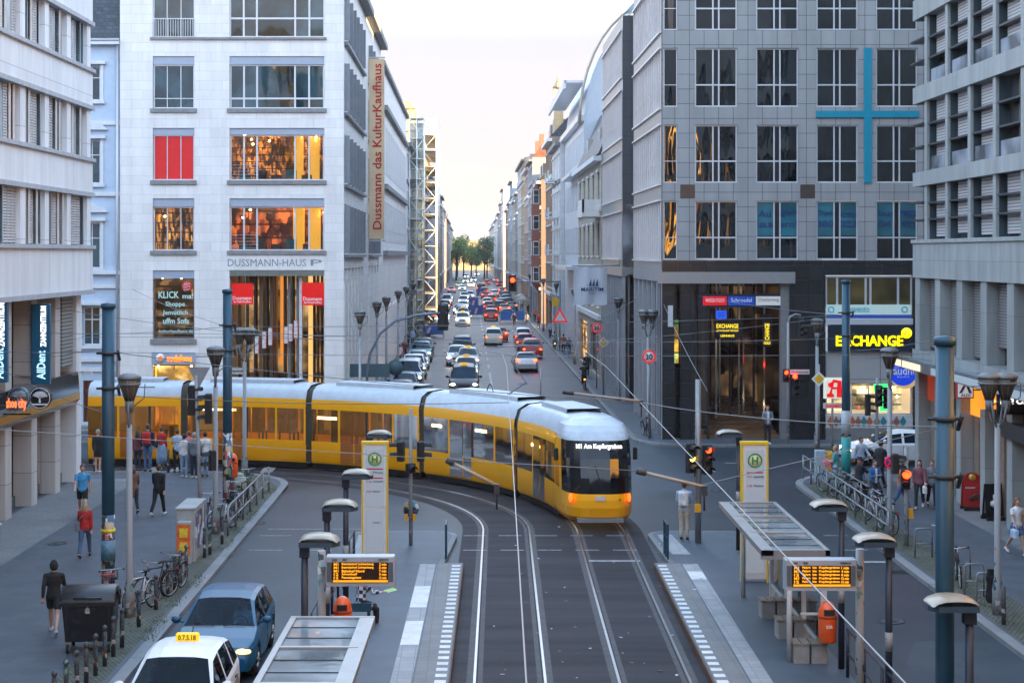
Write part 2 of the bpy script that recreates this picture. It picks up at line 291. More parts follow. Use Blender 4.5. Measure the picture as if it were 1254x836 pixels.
def stripes(name, c1, c2, per, axis=0, duty=.5, rough=.6):
    if name in MATS: return MATS[name]
    m, nt, b = new_mat(name); N = nt.nodes.new; L = nt.links.new; t = N('ShaderNodeTexCoord'); sx = N('ShaderNodeSeparateXYZ'); L(t.outputs['Object'], sx.inputs[0])
    a = N('ShaderNodeMath'); a.operation = 'DIVIDE'; a.inputs[1].default_value = per; L(sx.outputs[axis], a.inputs[0]); f = N('ShaderNodeMath'); f.operation = 'FRACT'; L(a.outputs[0], f.inputs[0]); h = N('ShaderNodeMath'); h.operation = 'GREATER_THAN'; h.inputs[1].default_value = duty; L(f.outputs[0], h.inputs[0])
    x = N('ShaderNodeMix'); x.data_type = 'RGBA'; L(h.outputs[0], x.inputs['Factor']); x.inputs['A'].default_value = c4(c1); x.inputs['B'].default_value = c4(c2); L(x.outputs['Result'], b.inputs['Base Color']); b.inputs['Roughness'].default_value = rough
    return m
def sticker_mat(name, base, dens=5.0, cover=.5, zfade=(1.2, 2.6)):
    # metal post pasted over with torn stickers and posters
    if name in MATS: return MATS[name]
    m, nt, b = new_mat(name); N = nt.nodes.new; L = nt.links.new; t = N('ShaderNodeTexCoord')
    q = N('ShaderNodeMapping'); q.inputs['Scale'].default_value = (1, 1, .8); L(t.outputs['Object'], q.inputs[0]); v = N('ShaderNodeTexVoronoi'); v.distance = 'CHEBYCHEV'; v.inputs['Scale'].default_value = dens; L(q.outputs[0], v.inputs['Vector'])
    sc = N('ShaderNodeSeparateColor'); L(v.outputs['Color'], sc.inputs[0]); gt = N('ShaderNodeMath'); gt.operation = 'GREATER_THAN'; gt.inputs[1].default_value = 1-cover; sz = N('ShaderNodeSeparateXYZ'); L(t.outputs['Object'], sz.inputs[0]); mr = N('ShaderNodeMapRange'); mr.inputs['From Min'].default_value = zfade[0]; mr.inputs['From Max'].default_value = zfade[1]; mr.inputs['To Min'].default_value = 0; mr.inputs['To Max'].default_value = .6; L(sz.outputs['Z'], mr.inputs['Value']); sb_ = N('ShaderNodeMath'); sb_.operation = 'SUBTRACT'; L(sc.outputs[0], sb_.inputs[0]); L(mr.outputs[0], sb_.inputs[1]); L(sb_.outputs[0], gt.inputs[0])
    r = N('ShaderNodeValToRGB'); r.color_ramp.interpolation = 'CONSTANT'; cols = [(.03,.03,.035),(.6,.6,.58),(.05,.12,.22),(.5,.5,.5),(.42,.08,.07),(.65,.65,.66),(.12,.25,.2),(.04,.04,.05),(.45,.36,.2)]
    r.color_ramp.elements[0].color = c4(cols[0]); r.color_ramp.elements[1].position = .12; r.color_ramp.elements[1].color = c4(cols[1])
    for i, c in enumerate(cols[2:]): e = r.color_ramp.elements.new(.22 + i*.11); e.color = c4(c)
    L(sc.outputs[1], r.inputs[0]); n = N('ShaderNodeTexNoise'); n.inputs['Scale'].default_value = 60; L(t.outputs['Object'], n.inputs['Vector'])
    x2 = N('ShaderNodeMix'); x2.data_type = 'RGBA'; x2.blend_type = 'OVERLAY'; x2.inputs['Factor'].default_value = .7; L(r.outputs[0], x2.inputs['A']); L(n.outputs['Color'], x2.inputs['B'])
    x = N('ShaderNodeMix'); x.data_type = 'RGBA'; L(gt.outputs[0], x.inputs['Factor']); x.inputs['A'].default_value = c4(base); L(x2.outputs['Result'], x.inputs['B']); L(x.outputs['Result'], b.inputs['Base Color']); b.inputs['Roughness'].default_value = .5
    return m
# ================================================================ SETTING: ground, tracks, pavements
SK = .0185                                  # the near street runs a degree off the far one
asph = ground_mat('asphalt', (.011,.023,.034), (.025,.041,.056), .52, 26, .35, crack=.12, spec=.42, bump=.15)
bedm = ground_mat('track_concrete', (.014,.0135,.018), (.040,.037,.042), .72, 20, .5, streak=(.25, 2.2, 1), spec=.2, bump=.2)
kerbm = panels('kerb_stone', (.20,.205,.21), .06, 1.0, 4, .012, .7, .12, 0, .25, flat=True)
pavem = panels('paving_slabs', (.072,.085,.104), .065, .5, .5, .008, .62, .10, .5, .22, flat=True)
mosaic = ground_mat('mosaic_paving', (.125,.13,.14), (.185,.185,.185), .75, 14, .4, bump=.6)
cobble = panels('cobbles', (.135,.132,.122), (.050,.058,.028), .12, .115, .02, .8, .22, .5, .45, flat=True, bump=.8)
platm = panels('platform_slabs', (.066,.091,.115), .08, .6, .6, .008, .55, .07, .5, .16, flat=True)
platl = panels('platform_light', (.30,.31,.32), .16, .3, .3, .006, .6, .10, 0, .18, flat=True)
platd = panels('platform_edge_paving', (.17,.168,.168), .1, .3, .3, .006, .6, .06, 0, .16, flat=True)
white_road = mat('road_paint', .30, .6, var=.5, scale=6)
rust = mat('rusty_steel', (.12,.06,.035), .7, .3, .4, 5, .3)
steel = mat('rail_steel', (.36,.39,.42), .28, 1.0, .12, 2)
groove = mat('rail_groove', .012, .8, var=0)
def sheet(name, poly, z, m, kind='structure'):
    return setting(MB().add([(x, y, z) for x, y in poly], [tuple(range(len(poly)))]).build(name, m), kind)
sheet('road', [(-900,-120),(900,-120),(900,5000),(-900,5000)], 0, asph)
def inset(poly, d):
    n = len(poly); out = []
    for i in range(n):
        p0, p1, p2 = Vector(poly[i-1]), Vector(poly[i]), Vector(poly[(i+1) % n])
        a = (p1-p0).normalized(); b = (p2-p1).normalized(); na = Vector((-a.y, a.x)); nb = Vector((-b.y, b.x)); m_ = (na+nb)
        out.append(tuple(p1 + m_ * (d / max(.25, 1 + na.dot(nb)))))
    return out
def arc(cx, cy, r, a0, a1, n=8): return [(cx + r*math.cos(rad(a0+(a1-a0)*i/n)), cy + r*math.sin(rad(a0+(a1-a0)*i/n))) for i in range(n+1)]
def pavement(name, poly, m, h=.12, k=.28):
    setting(MB().prism(poly, h+.05, 'z', -.05).build('kerb', kerbm)); return sheet(name, inset(poly, k), h+.004, m)
pavement('pavement', [(-60,-20),(-7.9,-20)] + [(-7.2,34)] + arc(-11.0, 62.9, 4.0, 0, 90) + [(-60,66.9)], pavem)
pavement('pavement', [(11.6,-20),(60,-20),(60,66.6)] + arc(16.4, 62.8, 3.8, 90, 180) , pavem)
pavement('pavement', [(-60,77.2)] + arc(-8.0, 79.9, 2.7, -90, 0) + [(-5.1,700),(-60,700)], pavem)
pavement('pavement', [(7.8,700)] + arc(10.6, 78.9, 2.8, 180, 270) + [(60,76.1),(60,700)], pavem)
sheet('cobble_strip', [(-9.0,-10),(-8.1,-10),(-7.62,34),(-7.36,50),(-7.34,62.4),(-8.2,65),(-9.6,66.4),(-10.2,66.2),(-8.9,62),(-8.5,50),(-8.65,34)], .128, cobble)
sheet('mosaic_strip', [(-15.8,-10),(-14.0,-10),(-13.3,50),(-13.0,64.5),(-15.6,64.5)], .128, mosaic)
sheet('cobble_strip', [(12.3,-10),(13.4,-10),(14.0,36),(13.95,52),(13.9,61),(15,64.6),(14.4,65.4),(13.4,64.2),(12.85,62),(12.86,50),(12.62,36)], .128, cobble)
sheet('mosaic_strip', [(16.3,-10),(17.9,-10),(18.2,64.6),(16.6,64.6)], .128, mosaic)
# tram tracks
CXT, CYT = -13.0, 53.3
def track(off, y0=-40.0, step=1.5):          # off: radius of the bend
    pts = []; y = y0
    while y < CYT - .01: pts.append((CXT+off-SK*(CYT-y), y)); y += step
    n = 26
    pts += [(CXT+off*math.cos(PI/2*i/n), CYT+off*math.sin(PI/2*i/n)) for i in range(n+1)]
    x = CXT - 2
    while x > -75: pts.append((x, CYT+off)); x -= 4
    return pts
RA, RB = 17.25, 14.2
def ribbon(mb, off0, off1, z, y0=-40, h=None):
    a, b = track(off0, y0), track(off1, y0); n = len(a); vs = [(p[0],p[1],z) for p in a] + [(p[0],p[1],z) for p in b]
    fs = [(i, n+i, n+i+1, i+1) for i in range(n-1)]; mb.add(vs, fs)
    if h:
        vs = [(p[0],p[1],z-h) for p in a] + [(p[0],p[1],z) for p in a] + [(p[0],p[1],z) for p in b] + [(p[0],p[1],z-h) for p in b]
        mb.add(vs, [(i, i+1, n+i+1, n+i) for i in range(n-1)] + [(2*n+i, 2*n+i+1, 3*n+i+1, 3*n+i) for i in range(n-1)])
    return mb
setting(ribbon(MB(), RB-1.42, RA+1.35, .004).build('track_bed', bedm))
for r in (RA, RB):
    for s in (-1, 1):
        c = r + s*.7475
        setting(ribbon(MB(), c-.028, c+.028, .022, h=.02).build('rail', steel))
        setting(ribbon(MB(), c-s*.036-.03, c-s*.036+.03, .010).build('rail_groove', groove))
        setting(ribbon(MB(), c-.17, c+.17, .007).build('rail_bedding', mat('rail_bedding', (.050,.047,.049), .7, var=.35, scale=4)))
# second branch of the crossing seen as faint lines in the road
mk = MB()
for px0, px1, py in ((585,622,598),(700,760,653),(520,560,600)): pass
def dash_line(mb, x0, x1, y, w=.09, on=.55, offl=.35):
    x = x0
    while x < x1: mb.add([(x,y,.012),(min(x+on,x1),y,.012),(min(x+on,x1),y+w,.012),(x,y+w,.012)], [(0,1,2,3)]); x += on+offl
for y in (49.6, 52.15):
    dash_line(mk, -6.7, -2.9, y, on=1.0, offl=.5); dash_line(mk, -.2, 5.5, y, on=.72, offl=.42); dash_line(mk, 8.9, 12.2, y, on=.8, offl=.4)
mk.add([(3.5,47.8,.012),(5.0,47.8,.012),(5.0,48.0,.012),(3.5,48.0,.012)], [(0,1,2,3)])
mk.add([(8.7,47.6,.012),(12.2,47.6,.012),(12.2,47.85,.012),(8.7,47.85,.012)], [(0,1,2,3)])
mk.add([(-6.6,53.4,.012),(-3.2,53.4,.012),(-3.2,53.5,.012),(-6.6,53.5,.012)], [(0,1,2,3)])
y = 84.0
while y < 420: mk.add([(1.45,y,.012),(1.6,y,.012),(1.6,y+4,.012),(1.45,y+4,.012)], [(0,1,2,3)]); y += 9 if y > 118 else 4.0
for x0, x1, yy, w in ((-4.9,1.4,81.2,.35),(1.6,7.6,188,.35),(-5,7.7,84.8,.1),(-5,7.7,88.2,.1),(-3.2,1.3,206,.3)): mk.add([(x0,yy,.012),(x1,yy,.012),(x1,yy+w,.012),(x0,yy+w,.012)], [(0,1,2,3)])
for x0, x1, yy in ((9,10.2,67.5),(11,12.4,70.2),(14,15,68.0),(16.2,17.2,71.5)): mk.add([(x0,yy,.012),(x1,yy,.012),(x1,yy+.14,.012),(x0,yy+.14,.012)], [(0,1,2,3)])
for k in range(7): x = -13.4+k*.95; mk.add([(x,67.3,.012),(x+.5,67.3,.012),(x+.5,68.9,.012),(x,68.9,.012)], [(0,1,2,3)]) if k in (0,1,5) else None
setting(mk.build('road_markings', white_road))
# platforms
def sk(x, y): return (x + SK*(y-46.4), y)
def platform(xa, xb, edge_dir, rear):
    # xa: track-side edge, xb: road-side edge at y = 46.4
    lo, hi = min(xa, xb), max(xa, xb)
    setting(MB().prism([sk(lo,-10), sk(hi,-10), sk(hi,46.6), sk(lo,46.6)], .22, 'z', -.02).build('platform', platm))
    d = edge_dir
    sheet('platform_edge_paving', [sk(xa+d*.02,-10), sk(xa+d*.72,-10), sk(xa+d*.72,46.5), sk(xa+d*.02,46.5)][::d], .204, platd)
    sheet('platform_guide_strip', [sk(xa+d*.76,-10), sk(xa+d*1.2,-10), sk(xa+d*1.2,46.4), sk(xa+d*.76,46.4)][::d], .204, platl)
    mb = MB(); y = 14.0
    while y < 46.4:
        q = [sk(xa+d*.05,y), sk(xa+d*.29,y), sk(xa+d*.29,y+.25), sk(xa+d*.05,y+.25)]; mb.add([(a,b,.208) for a,b in q], [(0,1,2,3)]); y += .5
    for yy, n in rear: 
        q = [sk(xa+d*.77,yy), sk(xa+d*1.19,yy), sk(xa+d*1.19,yy+n), sk(xa+d*.77,yy+n)]; mb.add([(a,b,.208) for a,b in q], [(0,1,2,3)])
    setting(mb.build('platform_edge_markings', mat('white_slab', .62, .6, var=.18, scale=3)))
    setting(MB().prism([sk(xa-d*.03,-10), sk(xa+d*.001,-10), sk(xa+d*.001,46.6), sk(xa-d*.03,46.6)], .19, 'z', 0).build('platform_kerb', rust))
    # refuge at the end of the platform
    a0, a1 = xa+d*.35, xb+d*.45
    lo, hi = min(a0, a1), max(a0, a1)
    pol = [(lo+.1,46.6),(hi-.2,46.6)] + [(hi+.15, 51.3)] + arc(hi-.6, 51.6, .75, 0, 90, 4) + arc(lo+.75, 51.6, .75, 90, 180, 4)
    setting(MB().prism(pol, .16, 'z', -.02).build('kerb', kerbm)); sheet('refuge_paving', inset(pol, .16), .144, platm)
    sheet('refuge_guide_strip', [(lo+.35,48.2),(lo+.9,48.2),(lo+.75,51.6),(lo+.3,51.6)], .148, platl)
    return lo, hi
platform(5.28, 8.2, 1, ((44.2,1.1),)); platform(-.2, -3.35, -1, ((36.8,2.4),(40.7,2.6)))

# ================================================================ BUILDINGS
WIN = {}
class Fac:
    # a facade plane: x along it, y into the building, z up
    def __init__(s, parent, ox=0.0, oy=0.0, rz=0.0): s.p = parent; s.o = (ox, oy); s.rz = rz
    def fin(s, mb, name, m, parent=None): mb.rot(s.rz); mb.shift((s.o[0], s.o[1], 0)); return mb.build(name, m, parent or s.p)
    def loc(s, u, y, v): c, n = math.cos(s.rz), math.sin(s.rz); return (s.o[0]+u*c-y*n, s.o[1]+u*n+y*c, v)
    def wall(s, u0, u1, v0, v1, ops, m, name='wall', y=0.0, dep=.22):
        us = sorted({u0, u1} | {q for o in ops for q in o[:2] if u0 < q < u1}); vs = sorted({v0, v1} | {q for o in ops for q in o[2:4] if v0 < q < v1}); mb = MB()
        for i in range(len(us)-1):
            j = 0
            while j < len(vs)-1:
                def hole(jj): a, b = (us[i]+us[i+1])/2, (vs[jj]+vs[jj+1])/2; return any(o[0] < a < o[1] and o[2] < b < o[3] for o in ops)
                if hole(j): j += 1; continue
                k = j
                while k+1 < len(vs)-1 and not hole(k+1): k += 1
                mb.add([(us[i],y,vs[j]),(us[i+1],y,vs[j]),(us[i+1],y,vs[k+1]),(us[i],y,vs[k+1])], [(0,1,2,3)]); j = k+1
        for a, b, c, d in [o[:4] for o in ops]:
            e = y+dep
            mb.add([(a,y,c),(b,y,c),(b,y,d),(a,y,d),(a,e,c),(b,e,c),(b,e,d),(a,e,d)], [(0,4,5,1),(1,5,6,2),(2,6,7,3),(3,7,4,0)])
        return s.fin(mb, name, m)
    def win(s, u0, u1, v0, v1, fm, gm, cols=(.5,), rows=(), fw=.07, y=.16, fd=.07, name='window', mw=None, sill=None, blind=None, parent=None, tilt=.004):
        w, h = round(u1-u0, 3), round(v1-v0, 3); mw = mw or fw*.7; key = (w, h, tuple(cols), tuple(rows), fw, fm.name, gm.name, name)
        if key not in WIN:
            mb = MB(); mb.box(0,w,0,fd,0,fw); mb.box(0,w,0,fd,h-fw,h); mb.box(0,fw,.001,fd,fw,h-fw); mb.box(w-fw,w,.001,fd,fw,h-fw)
            for c in cols: mb.box(c*w-mw/2, c*w+mw/2, .003, fd-.004, fw, h-fw)
            for r_ in rows: mb.box(fw, w-fw, .006, fd-.008, r_*h-mw/2, r_*h+mw/2)
            pb = MB(); xs = [0] + [c*w for c in cols] + [w]; zs = [0] + [r_*h for r_ in rows] + [h]
            for i in range(len(xs)-1):
                for j in range(len(zs)-1):
                    t1, t2 = (R.random()-.5)*tilt*w, (R.random()-.5)*tilt*w; a = fd*.55
                    pb.quad((xs[i],a+t1,zs[j]),(xs[i+1],a-t1,zs[j]),(xs[i+1],a-t1+t2,zs[j+1]),(xs[i],a+t1+t2,zs[j+1]))
            WIN[key] = (mb.mesh(name, fm), pb.mesh('pane', gm))
        o = put(name, WIN[key][0], parent or s.p, s.loc(u0, y, v0), s.rz); put('pane', WIN[key][1], o)
        if sill: MB().box(-.06, w+.06, -y-.09, .02, -.09, -.005).build('sill', sill, o)
        if blind: MB().box(fw*.6, w-fw*.6, fd+.02, fd+.04, h*(1-blind[1]), h-.01).build('blind', blind[0], o)
        return o
    def room(s, u0, u1, v0, v1, m, y=.3, d=2.5, lamps=6, name='shop_interior', wallm=None):
        mb = MB(); e = y+d
        mb.add([(u0,e,v0),(u1,e,v0),(u1,e,v1),(u0,e,v1)], [(0,1,2,3)])
        a = s.fin(mb, name, m)
        mb = MB(); mb.add([(u0,y,v0),(u1,y,v0),(u1,e,v0),(u0,e,v0),(u0,y,v1),(u1,y,v1),(u1,e,v1),(u0,e,v1)], [(0,1,2,3),(7,6,5,4),(0,3,7,4),(2,1,5,6)])
        s.fin(mb, 'room_lining', wallm or mat('room_lining', (.35,.25,.16), .8), a)
        for k in range(lamps):
            u = u0 + (u1-u0)*R.uniform(.08,.92); yy = y + d*R.uniform(.15,.9); lm = MB(); lm.ball((u, yy, v1-.12-(R.uniform(0,.9) if k % 3 == 0 else 0)), .05, .05, .04, 8, 5); s.fin(lm, 'ceiling_lamp', emit('warm_lamp', (1,.58,.20), 40), a)
        return a
stone = panels('white_stone', (.76,.738,.715), (.56,.56,.56), 1.15, .48, .009, .5, .05, .5, .12)
stone_s = mat('sill_stone', (.22,.22,.22), .7, var=.2)
bluepan = mat('blue_grey_panel', (.33,.38,.46), .45, var=.06)
alu = mat('grey_aluminium', (.42,.45,.49), .35, .35, .05)
alul = mat('pale_aluminium', (.60,.63,.67), .3, .35, .05)
winblue = glass('window_teal', (.02,.05,.062), .03, .8, .10, .8, ior=1.7)
wind = glass('window_dark', (.006,.008,.011), .02, .7, .16, 1.1, ior=1.7)
winl = glass('window_pale', (.26,.29,.33), .06, .8, .06, .6, ior=1.6)
shopg = glass('shop_glass', (.02,.02,.02), .02, .6, .03, .5, trans=.88, tint=(.92,.93,.93), ior=1.5)
books = shop_inside('book_shelves', (.16,.05,.02), (.85,.34,.06), .62, .10, .26, .02)
bottles = shop_inside('bottle_shelves', (.14,.05,.015), (1.0,.45,.08), .8, .09, .36, .02)
yellowshop = shop_inside('yellow_shop', (.95,.62,.16), (1.0,.75,.3), 1.5, .9, .8, .6)
brassm = mat('brass_lining', (.75,.42,.06), .25, .8, .2, 3)
darkmetal = mat('dark_metal', (.02,.022,.026), .4, .4)
# ---- white department store, front at Y 82.6
YD = 82.6; XD = -17.68; WD = 11.32
def du(px): return (px-CX)*YD/F - XD
def dv(py): return H - (py-HY)*YD/F
b = thing('department_store', 'white stone department store with vertical red lettered banner at the street corner', 'building', (XD, YD, 0))
fr = Fac(b)
A0, A1, B0, B1 = du(187), du(238), du(281), du(397)
rows = [(dv(133), dv(69), dv(79)), (dv(221), dv(157), dv(165)), (dv(307), dv(243), dv(253))]
ops = []
for s0, t0, l0 in rows: ops += [(A0,A1,s0,t0), (B0,B1,s0,t0)]
ops += [(A0,A1,dv(46),dv(-32)), (B0,B1,dv(46),dv(-32)), (A0,A1,dv(415),dv(331)), (A0,A1,.0,dv(431)), (B0,B1,0.0,dv(331))]
fr.wall(0, WD, 0, 23.6, ops, stone, dep=.3)
redblind = mat('red_blind', (.72,.012,.012), .45, var=.05)
for i, (s0, t0, l0) in enumerate(rows):
    fr.fin(MB().box(A0,A1,.06,.2,l0,t0-.002), 'lintel_panel', bluepan); fr.fin(MB().box(B0,B1,.06,.2,l0,t0-.002), 'lintel_panel', bluepan)
    for a0, a1 in ((A0,A1),(B0,B1)): fr.fin(MB().box(a0-.12,a1+.12,-.10,.29,s0-.2,s0-.001), 'sill', stone_s)
    litA, litB = i == 2, i >= 1
    gA = shopg if litA else winblue
    if i == 1:
        w = fr.win(A0+.02,A1-.02,s0+.01,l0-.01, alul, redblind, (.333,.667), (), .06, .16)
    else: fr.win(A0+.02,A1-.02,s0+.01,l0-.01, alul, gA, (.333,.667), (.23,) if i == 0 else (), .06, .16)
    fr.win(B0+.02,B1-.02,s0+.01,l0-.01, alul, shopg if litB else winblue, (.146,.285,.69,.84), (.23,) if i == 0 else (), .06, .16, mw=.09)
    if litA: fr.room(A0-.4,A1+.4,s0-.3,t0+.1,bottles,.32,2.0,4)
    if litB:
        fr.room(B0-.5,B1+.5,s0-.3,t0+.1,books if i == 1 else shop_inside('red_floor_shelves', (.12,.02,.012), (.75,.20,.05), .5, .22, .5, .03),.32,3.2,20 if i == 1 else 30)
        pm = MB()
        for xx in ((B0+B1)/2+.95, B1-.62): pm.cyl(xx, 1.6, s0-.2, t0, .30 if i == 2 else .24, n=18)
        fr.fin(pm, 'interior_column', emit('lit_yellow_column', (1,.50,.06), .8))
        for k in range(6):
            xx = B0+.3+k*.8; fr.fin(MB().cbox(xx,xx+.55,1.2+.2*(k%3),1.7+.2*(k%3),s0-.25,s0+.35+.25*(k%2)), 'book_table', mat('shop_dark_wood', (.06,.04,.03), .6) if k % 3 else mat('teal_chair', (.02,.16,.2), .7))
    if i >= 1:
        rl = MB()
        for k in range(5): rl.box(B0+.1,B0+1.45,.34,.36,s0+.14+k*.16,s0+.17+k*.16)
        fr.fin(rl, 'window_rail', alul)
fr.win(A0,A1,dv(46)+.02,dv(-32), alul, winblue, (.333,.667), (), .06, .16); fr.win(B0,B1,dv(46)+.02,dv(-32), alul, winblue, (.146,.285,.69,.84), (.3,), .06, .16, mw=.09)
fr.fin(MB().box(A0-.12,B1+.12,-.10,.05,dv(46)-.12,dv(46)-.002), 'sill', stone_s)
ral = MB()
for k in range(17): x = A0+.06+k*(A1-A0-.12)/16; ral.box(x-.012,x+.012,-.12,-.09,dv(45),dv(24))
ral.box(A0,A1,-.13,-.08,dv(24),dv(24)+.04); fr.fin(ral, 'balcony_railing', alul)
fr.fin(MB().box(B0-.05,B1+.05,-.12,.05,dv(-33),dv(-30)), 'lintel', bluepan)
# lettered shop window
fr.fin(MB().box(A0,A1,.06,.2,dv(341),dv(331)-.002), 'lintel_panel', bluepan); fr.win(A0+.02,A1-.02,dv(414),dv(341.5), mat('slate_frame', (.10,.11,.13), .5), shopg, (), (), .05, .16); fr.fin(MB().box(A0-.12,A1+.12,-.10,.29,dv(421),dv(415)-.001), 'sill', stone_s)
fr.room(A0-.3,A1+.3,dv(416),dv(338),shop_inside('dim_shop', (.10,.07,.06), (.5,.3,.12), .35, .5, .4, .1),.32,2.2,5)
tl = emit('pale_blue_lettering', (.42,.72,.75), .55)
for body, cx_, cy_, w_, h_ in (('KLICK', 206, 361, 25, 8.6), ('ma!', 229.5, 362.5, 13, 6.4), ('Shoppe', 214, 373, 24, 7.5), ('Jemütlich', 214, 383.5, 31, 7.5), ('uffm Sofa', 215, 393, 32, 7), ('kulturkaufhaus.de', 215, 405.5, 42, 4)):
    text(body, b, (du(cx_), .13, dv(cy_)), w_*YD/F, h_*YD/F, tl, bold=.012 if h_ > 6 else 0)
MBx = MB().lathe([(.001,0),(.27,0),(.27,.02),(.001,.02)], 20, (du(228.5), .10, dv(351)), 'y'); fr.fin(MBx, 'round_sticker', mat('sticker_red', (.6,.03,.03), .4, var=0))
for k, tx in enumerate(('Alles','fürs','Zuhause')): text(tx, b, (du(228.5), .085, dv(347.8+k*3.2)), .34, .09, mat('white_paint', .75, .5, var=0), ry=12)
# phone shop: sign and yellow lit window
fr.fin(MB().box(A0-.03,A1+.05,-.12,.25,dv(446),dv(431)), 'shop_sign_panel', bluepan)
fr.fin(MB().lathe([(.001,0),(.22,0),(.22,.04),(.001,.04)], 24, (du(197), -.17, dv(438)), 'y'), 'logo_disc', mat('logo_white', .8, .4, var=0))
lg = MB(); pts = [(.0,.12),(.10,.11),(.05,.06),(.11,-.02),(.08,-.10),(0,-.13),(-.08,-.10),(-.11,-.02),(-.08,.06)]
lg.prism([(du(197)+x, dv(438)+z) for x, z in pts][::-1], .03, 'y', -.205); fr.fin(lg, 'logo_drop', emit('logo_orange', (1,.18,.02), .9))
text('vodafone', b, (du(220), -.14, dv(438.5)), 31*YD/F, 8.5*YD/F, emit('orange_lettering', (1,.22,.01), 2.2), bold=.02, ext=.02)
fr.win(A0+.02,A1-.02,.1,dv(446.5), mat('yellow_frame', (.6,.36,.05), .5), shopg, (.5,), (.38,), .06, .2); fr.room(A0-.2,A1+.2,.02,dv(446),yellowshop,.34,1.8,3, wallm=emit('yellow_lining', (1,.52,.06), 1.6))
# name band and portal
fr.fin(MB().box(B0-.15,B1+.15,-.03,.02,dv(331)+.02,dv(312)), 'name_band', stone)
text('DUSSMANN-HAUS', b, (du(327), -.035, dv(321.5)), 96*YD/F, 9*YD/F, mat('carved_grey', (.24,.25,.27), .7, var=0), ext=.006)
text('P', b, (du(387.5), -.035, dv(321.5)), 14*YD/F, 7.5*YD/F, mat('carved_grey', .2), ry=0, name='emblem')
fr.fin(MB().box(B0,B1,.0,.5,dv(338),dv(331)-.01), 'portal_beam', mat('bronze_beam', (.20,.21,.19), .4, .5))
fr.fin(MB().box(B0,B1,6.0,6.1,0,dv(338)), 'portal_back', shop_inside('portal_back', (.45,.26,.10), (.85,.6,.3), .55, .7, 1.6, .1))
fr.fin(MB().box(B0-.2,B1+.2,.31,6.1,dv(338)+.05,dv(336)+.1), 'portal_ceiling', mat('portal_ceiling', (.3,.2,.12), .6)); fr.fin(MB().box(B1+.01,B1+.1,.31,6.0,0,dv(338)), 'portal_side', brassm); fr.fin(MB().box(B0-.1,B0-.01,.31,6.0,0,dv(338)), 'portal_side', stone)
wood = mat('fin_wood', (.20,.115,.06), .45, var=.3, scale=1, stretch=(6,6,.4)); dfin = mat('fin_dark', (.03,.022,.018), .4, .2)
for k, (px, w, d, m_, y0) in enumerate(((291,2,.6,dfin,.5),(300.5,2,.6,dfin,.5),(310,2.2,.9,dfin,.6),(317,5,1.1,wood,.9),(324,2,.9,dfin,.7),(329,4,1.2,wood,1.1),(334.5,1.8,.9,dfin,.8),(346,2,.9,dfin,.8),(350.5,3.5,1.2,alu,1.3),(356,1.6,.9,dfin,.9),(361,3,1.1,alu,1.3),(365,1.4,.8,dfin,.9),(378,1.6,.8,dfin,2.6),(382,1.6,.8,wood,3.0),(388,1.6,.8,dfin,2.6),(393,1.8,.8,wood,2.2))):
    fr.fin(MB().box(du(px-w/2),du(px+w/2),y0,y0+d,.05,dv(338)+.02), 'portal_fin', m_)
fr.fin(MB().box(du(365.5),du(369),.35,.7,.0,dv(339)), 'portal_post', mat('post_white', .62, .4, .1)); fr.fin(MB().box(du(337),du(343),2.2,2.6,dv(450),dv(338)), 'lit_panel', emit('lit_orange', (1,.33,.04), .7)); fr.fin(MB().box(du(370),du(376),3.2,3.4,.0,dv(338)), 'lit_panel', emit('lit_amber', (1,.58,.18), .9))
for px0, px1, py0, py1, tx in ((283,309,347,373,'Dussmann'),(369,396,346,374,'Dussmann')):
    fr.fin(MB().box(du(px0),du(px1),.28,.31,dv(py1),dv(py0)), 'red_banner', emit('banner_red', (.9,.012,.008), .42))
    text(tx, b, (du((px0+px1)/2-.5), .265, dv(py1-8)), 23*YD/F, 4.6*YD/F, mat('banner_white', .85, .5, var=0), bold=.01); text('das KulturKaufhaus', b, (du((px0+px1)/2), .265, dv(py1-3.6)), 22*YD/F, 2.6*YD/F, mat('banner_white', .8), bold=.01)
for px, py in ((313,422),(322,416),(329.5,412),(349,410),(354.5,407),(361,403)):
    fr.fin(MB().box(du(px-2.2),du(px+2.2),.42,.45,dv(py+11),dv(py-10)), 'poster', mat('poster_pale', (.62,.56,.55), .5, var=.3, scale=8)); fr.fin(MB().box(du(px+2.25),du(px+3.1),.42,.45,dv(py+11),dv(py-10)), 'poster_edge', mat('sticker_red', .5))
# street side of the store
sd_ = Fac(b, WD, 0, PI/2); L1 = 34.5
srows = [(dv(221)-3.73*k+3.73*2-.15, dv(165)+.32-3.73*k+3.73*2) for k in range(5)]
srows = [(16.2+3.6,18.6+3.6),(16.2,18.75),(12.55,15.1),(8.98,11.55)]
sops = []; su = [.55+k*2.55 for k in range(6)] + [20.4+k*3.0 for k in range(4)]
for a, z in srows: sops += [(u, u+(2.0 if u < 18 else 2.4), a, z) for u in su]
sops += [(u, u+1.9, 7.7, 8.25) for u in su[:6]] + [(u, u+2.0, 7.7, 8.25) for u in su[6:]]
sd_.wall(0, L1, 0, 23.6, sops, stone, dep=.45)
for a, z in srows:
    for u in su: sd_.win(u+.01, u+(1.99 if u < 18 else 2.39), a+.01, z-.01, alul, winl, (), (.22,), .07, .2, fd=.06)
    lb = MB(); lb.box(.4, su[5]+2.2, -.2, .05, a-.16, a-.02); lb.box(su[6]-.15, su[9]+2.6, -.2, .05, a-.16, a-.02)
    for u in su: lb.box(u-.28, u-.18, -.28, -.02, a+.05, z-.1)
    sd_.fin(lb, 'window_ledge', mat('ledge_grey', (.20,.22,.25), .5))
for u in su: sd_.fin(MB().box(u, u+1.9, .35, .44, 7.7, 8.25), 'vent_panel', darkmetal)
nb = MB()
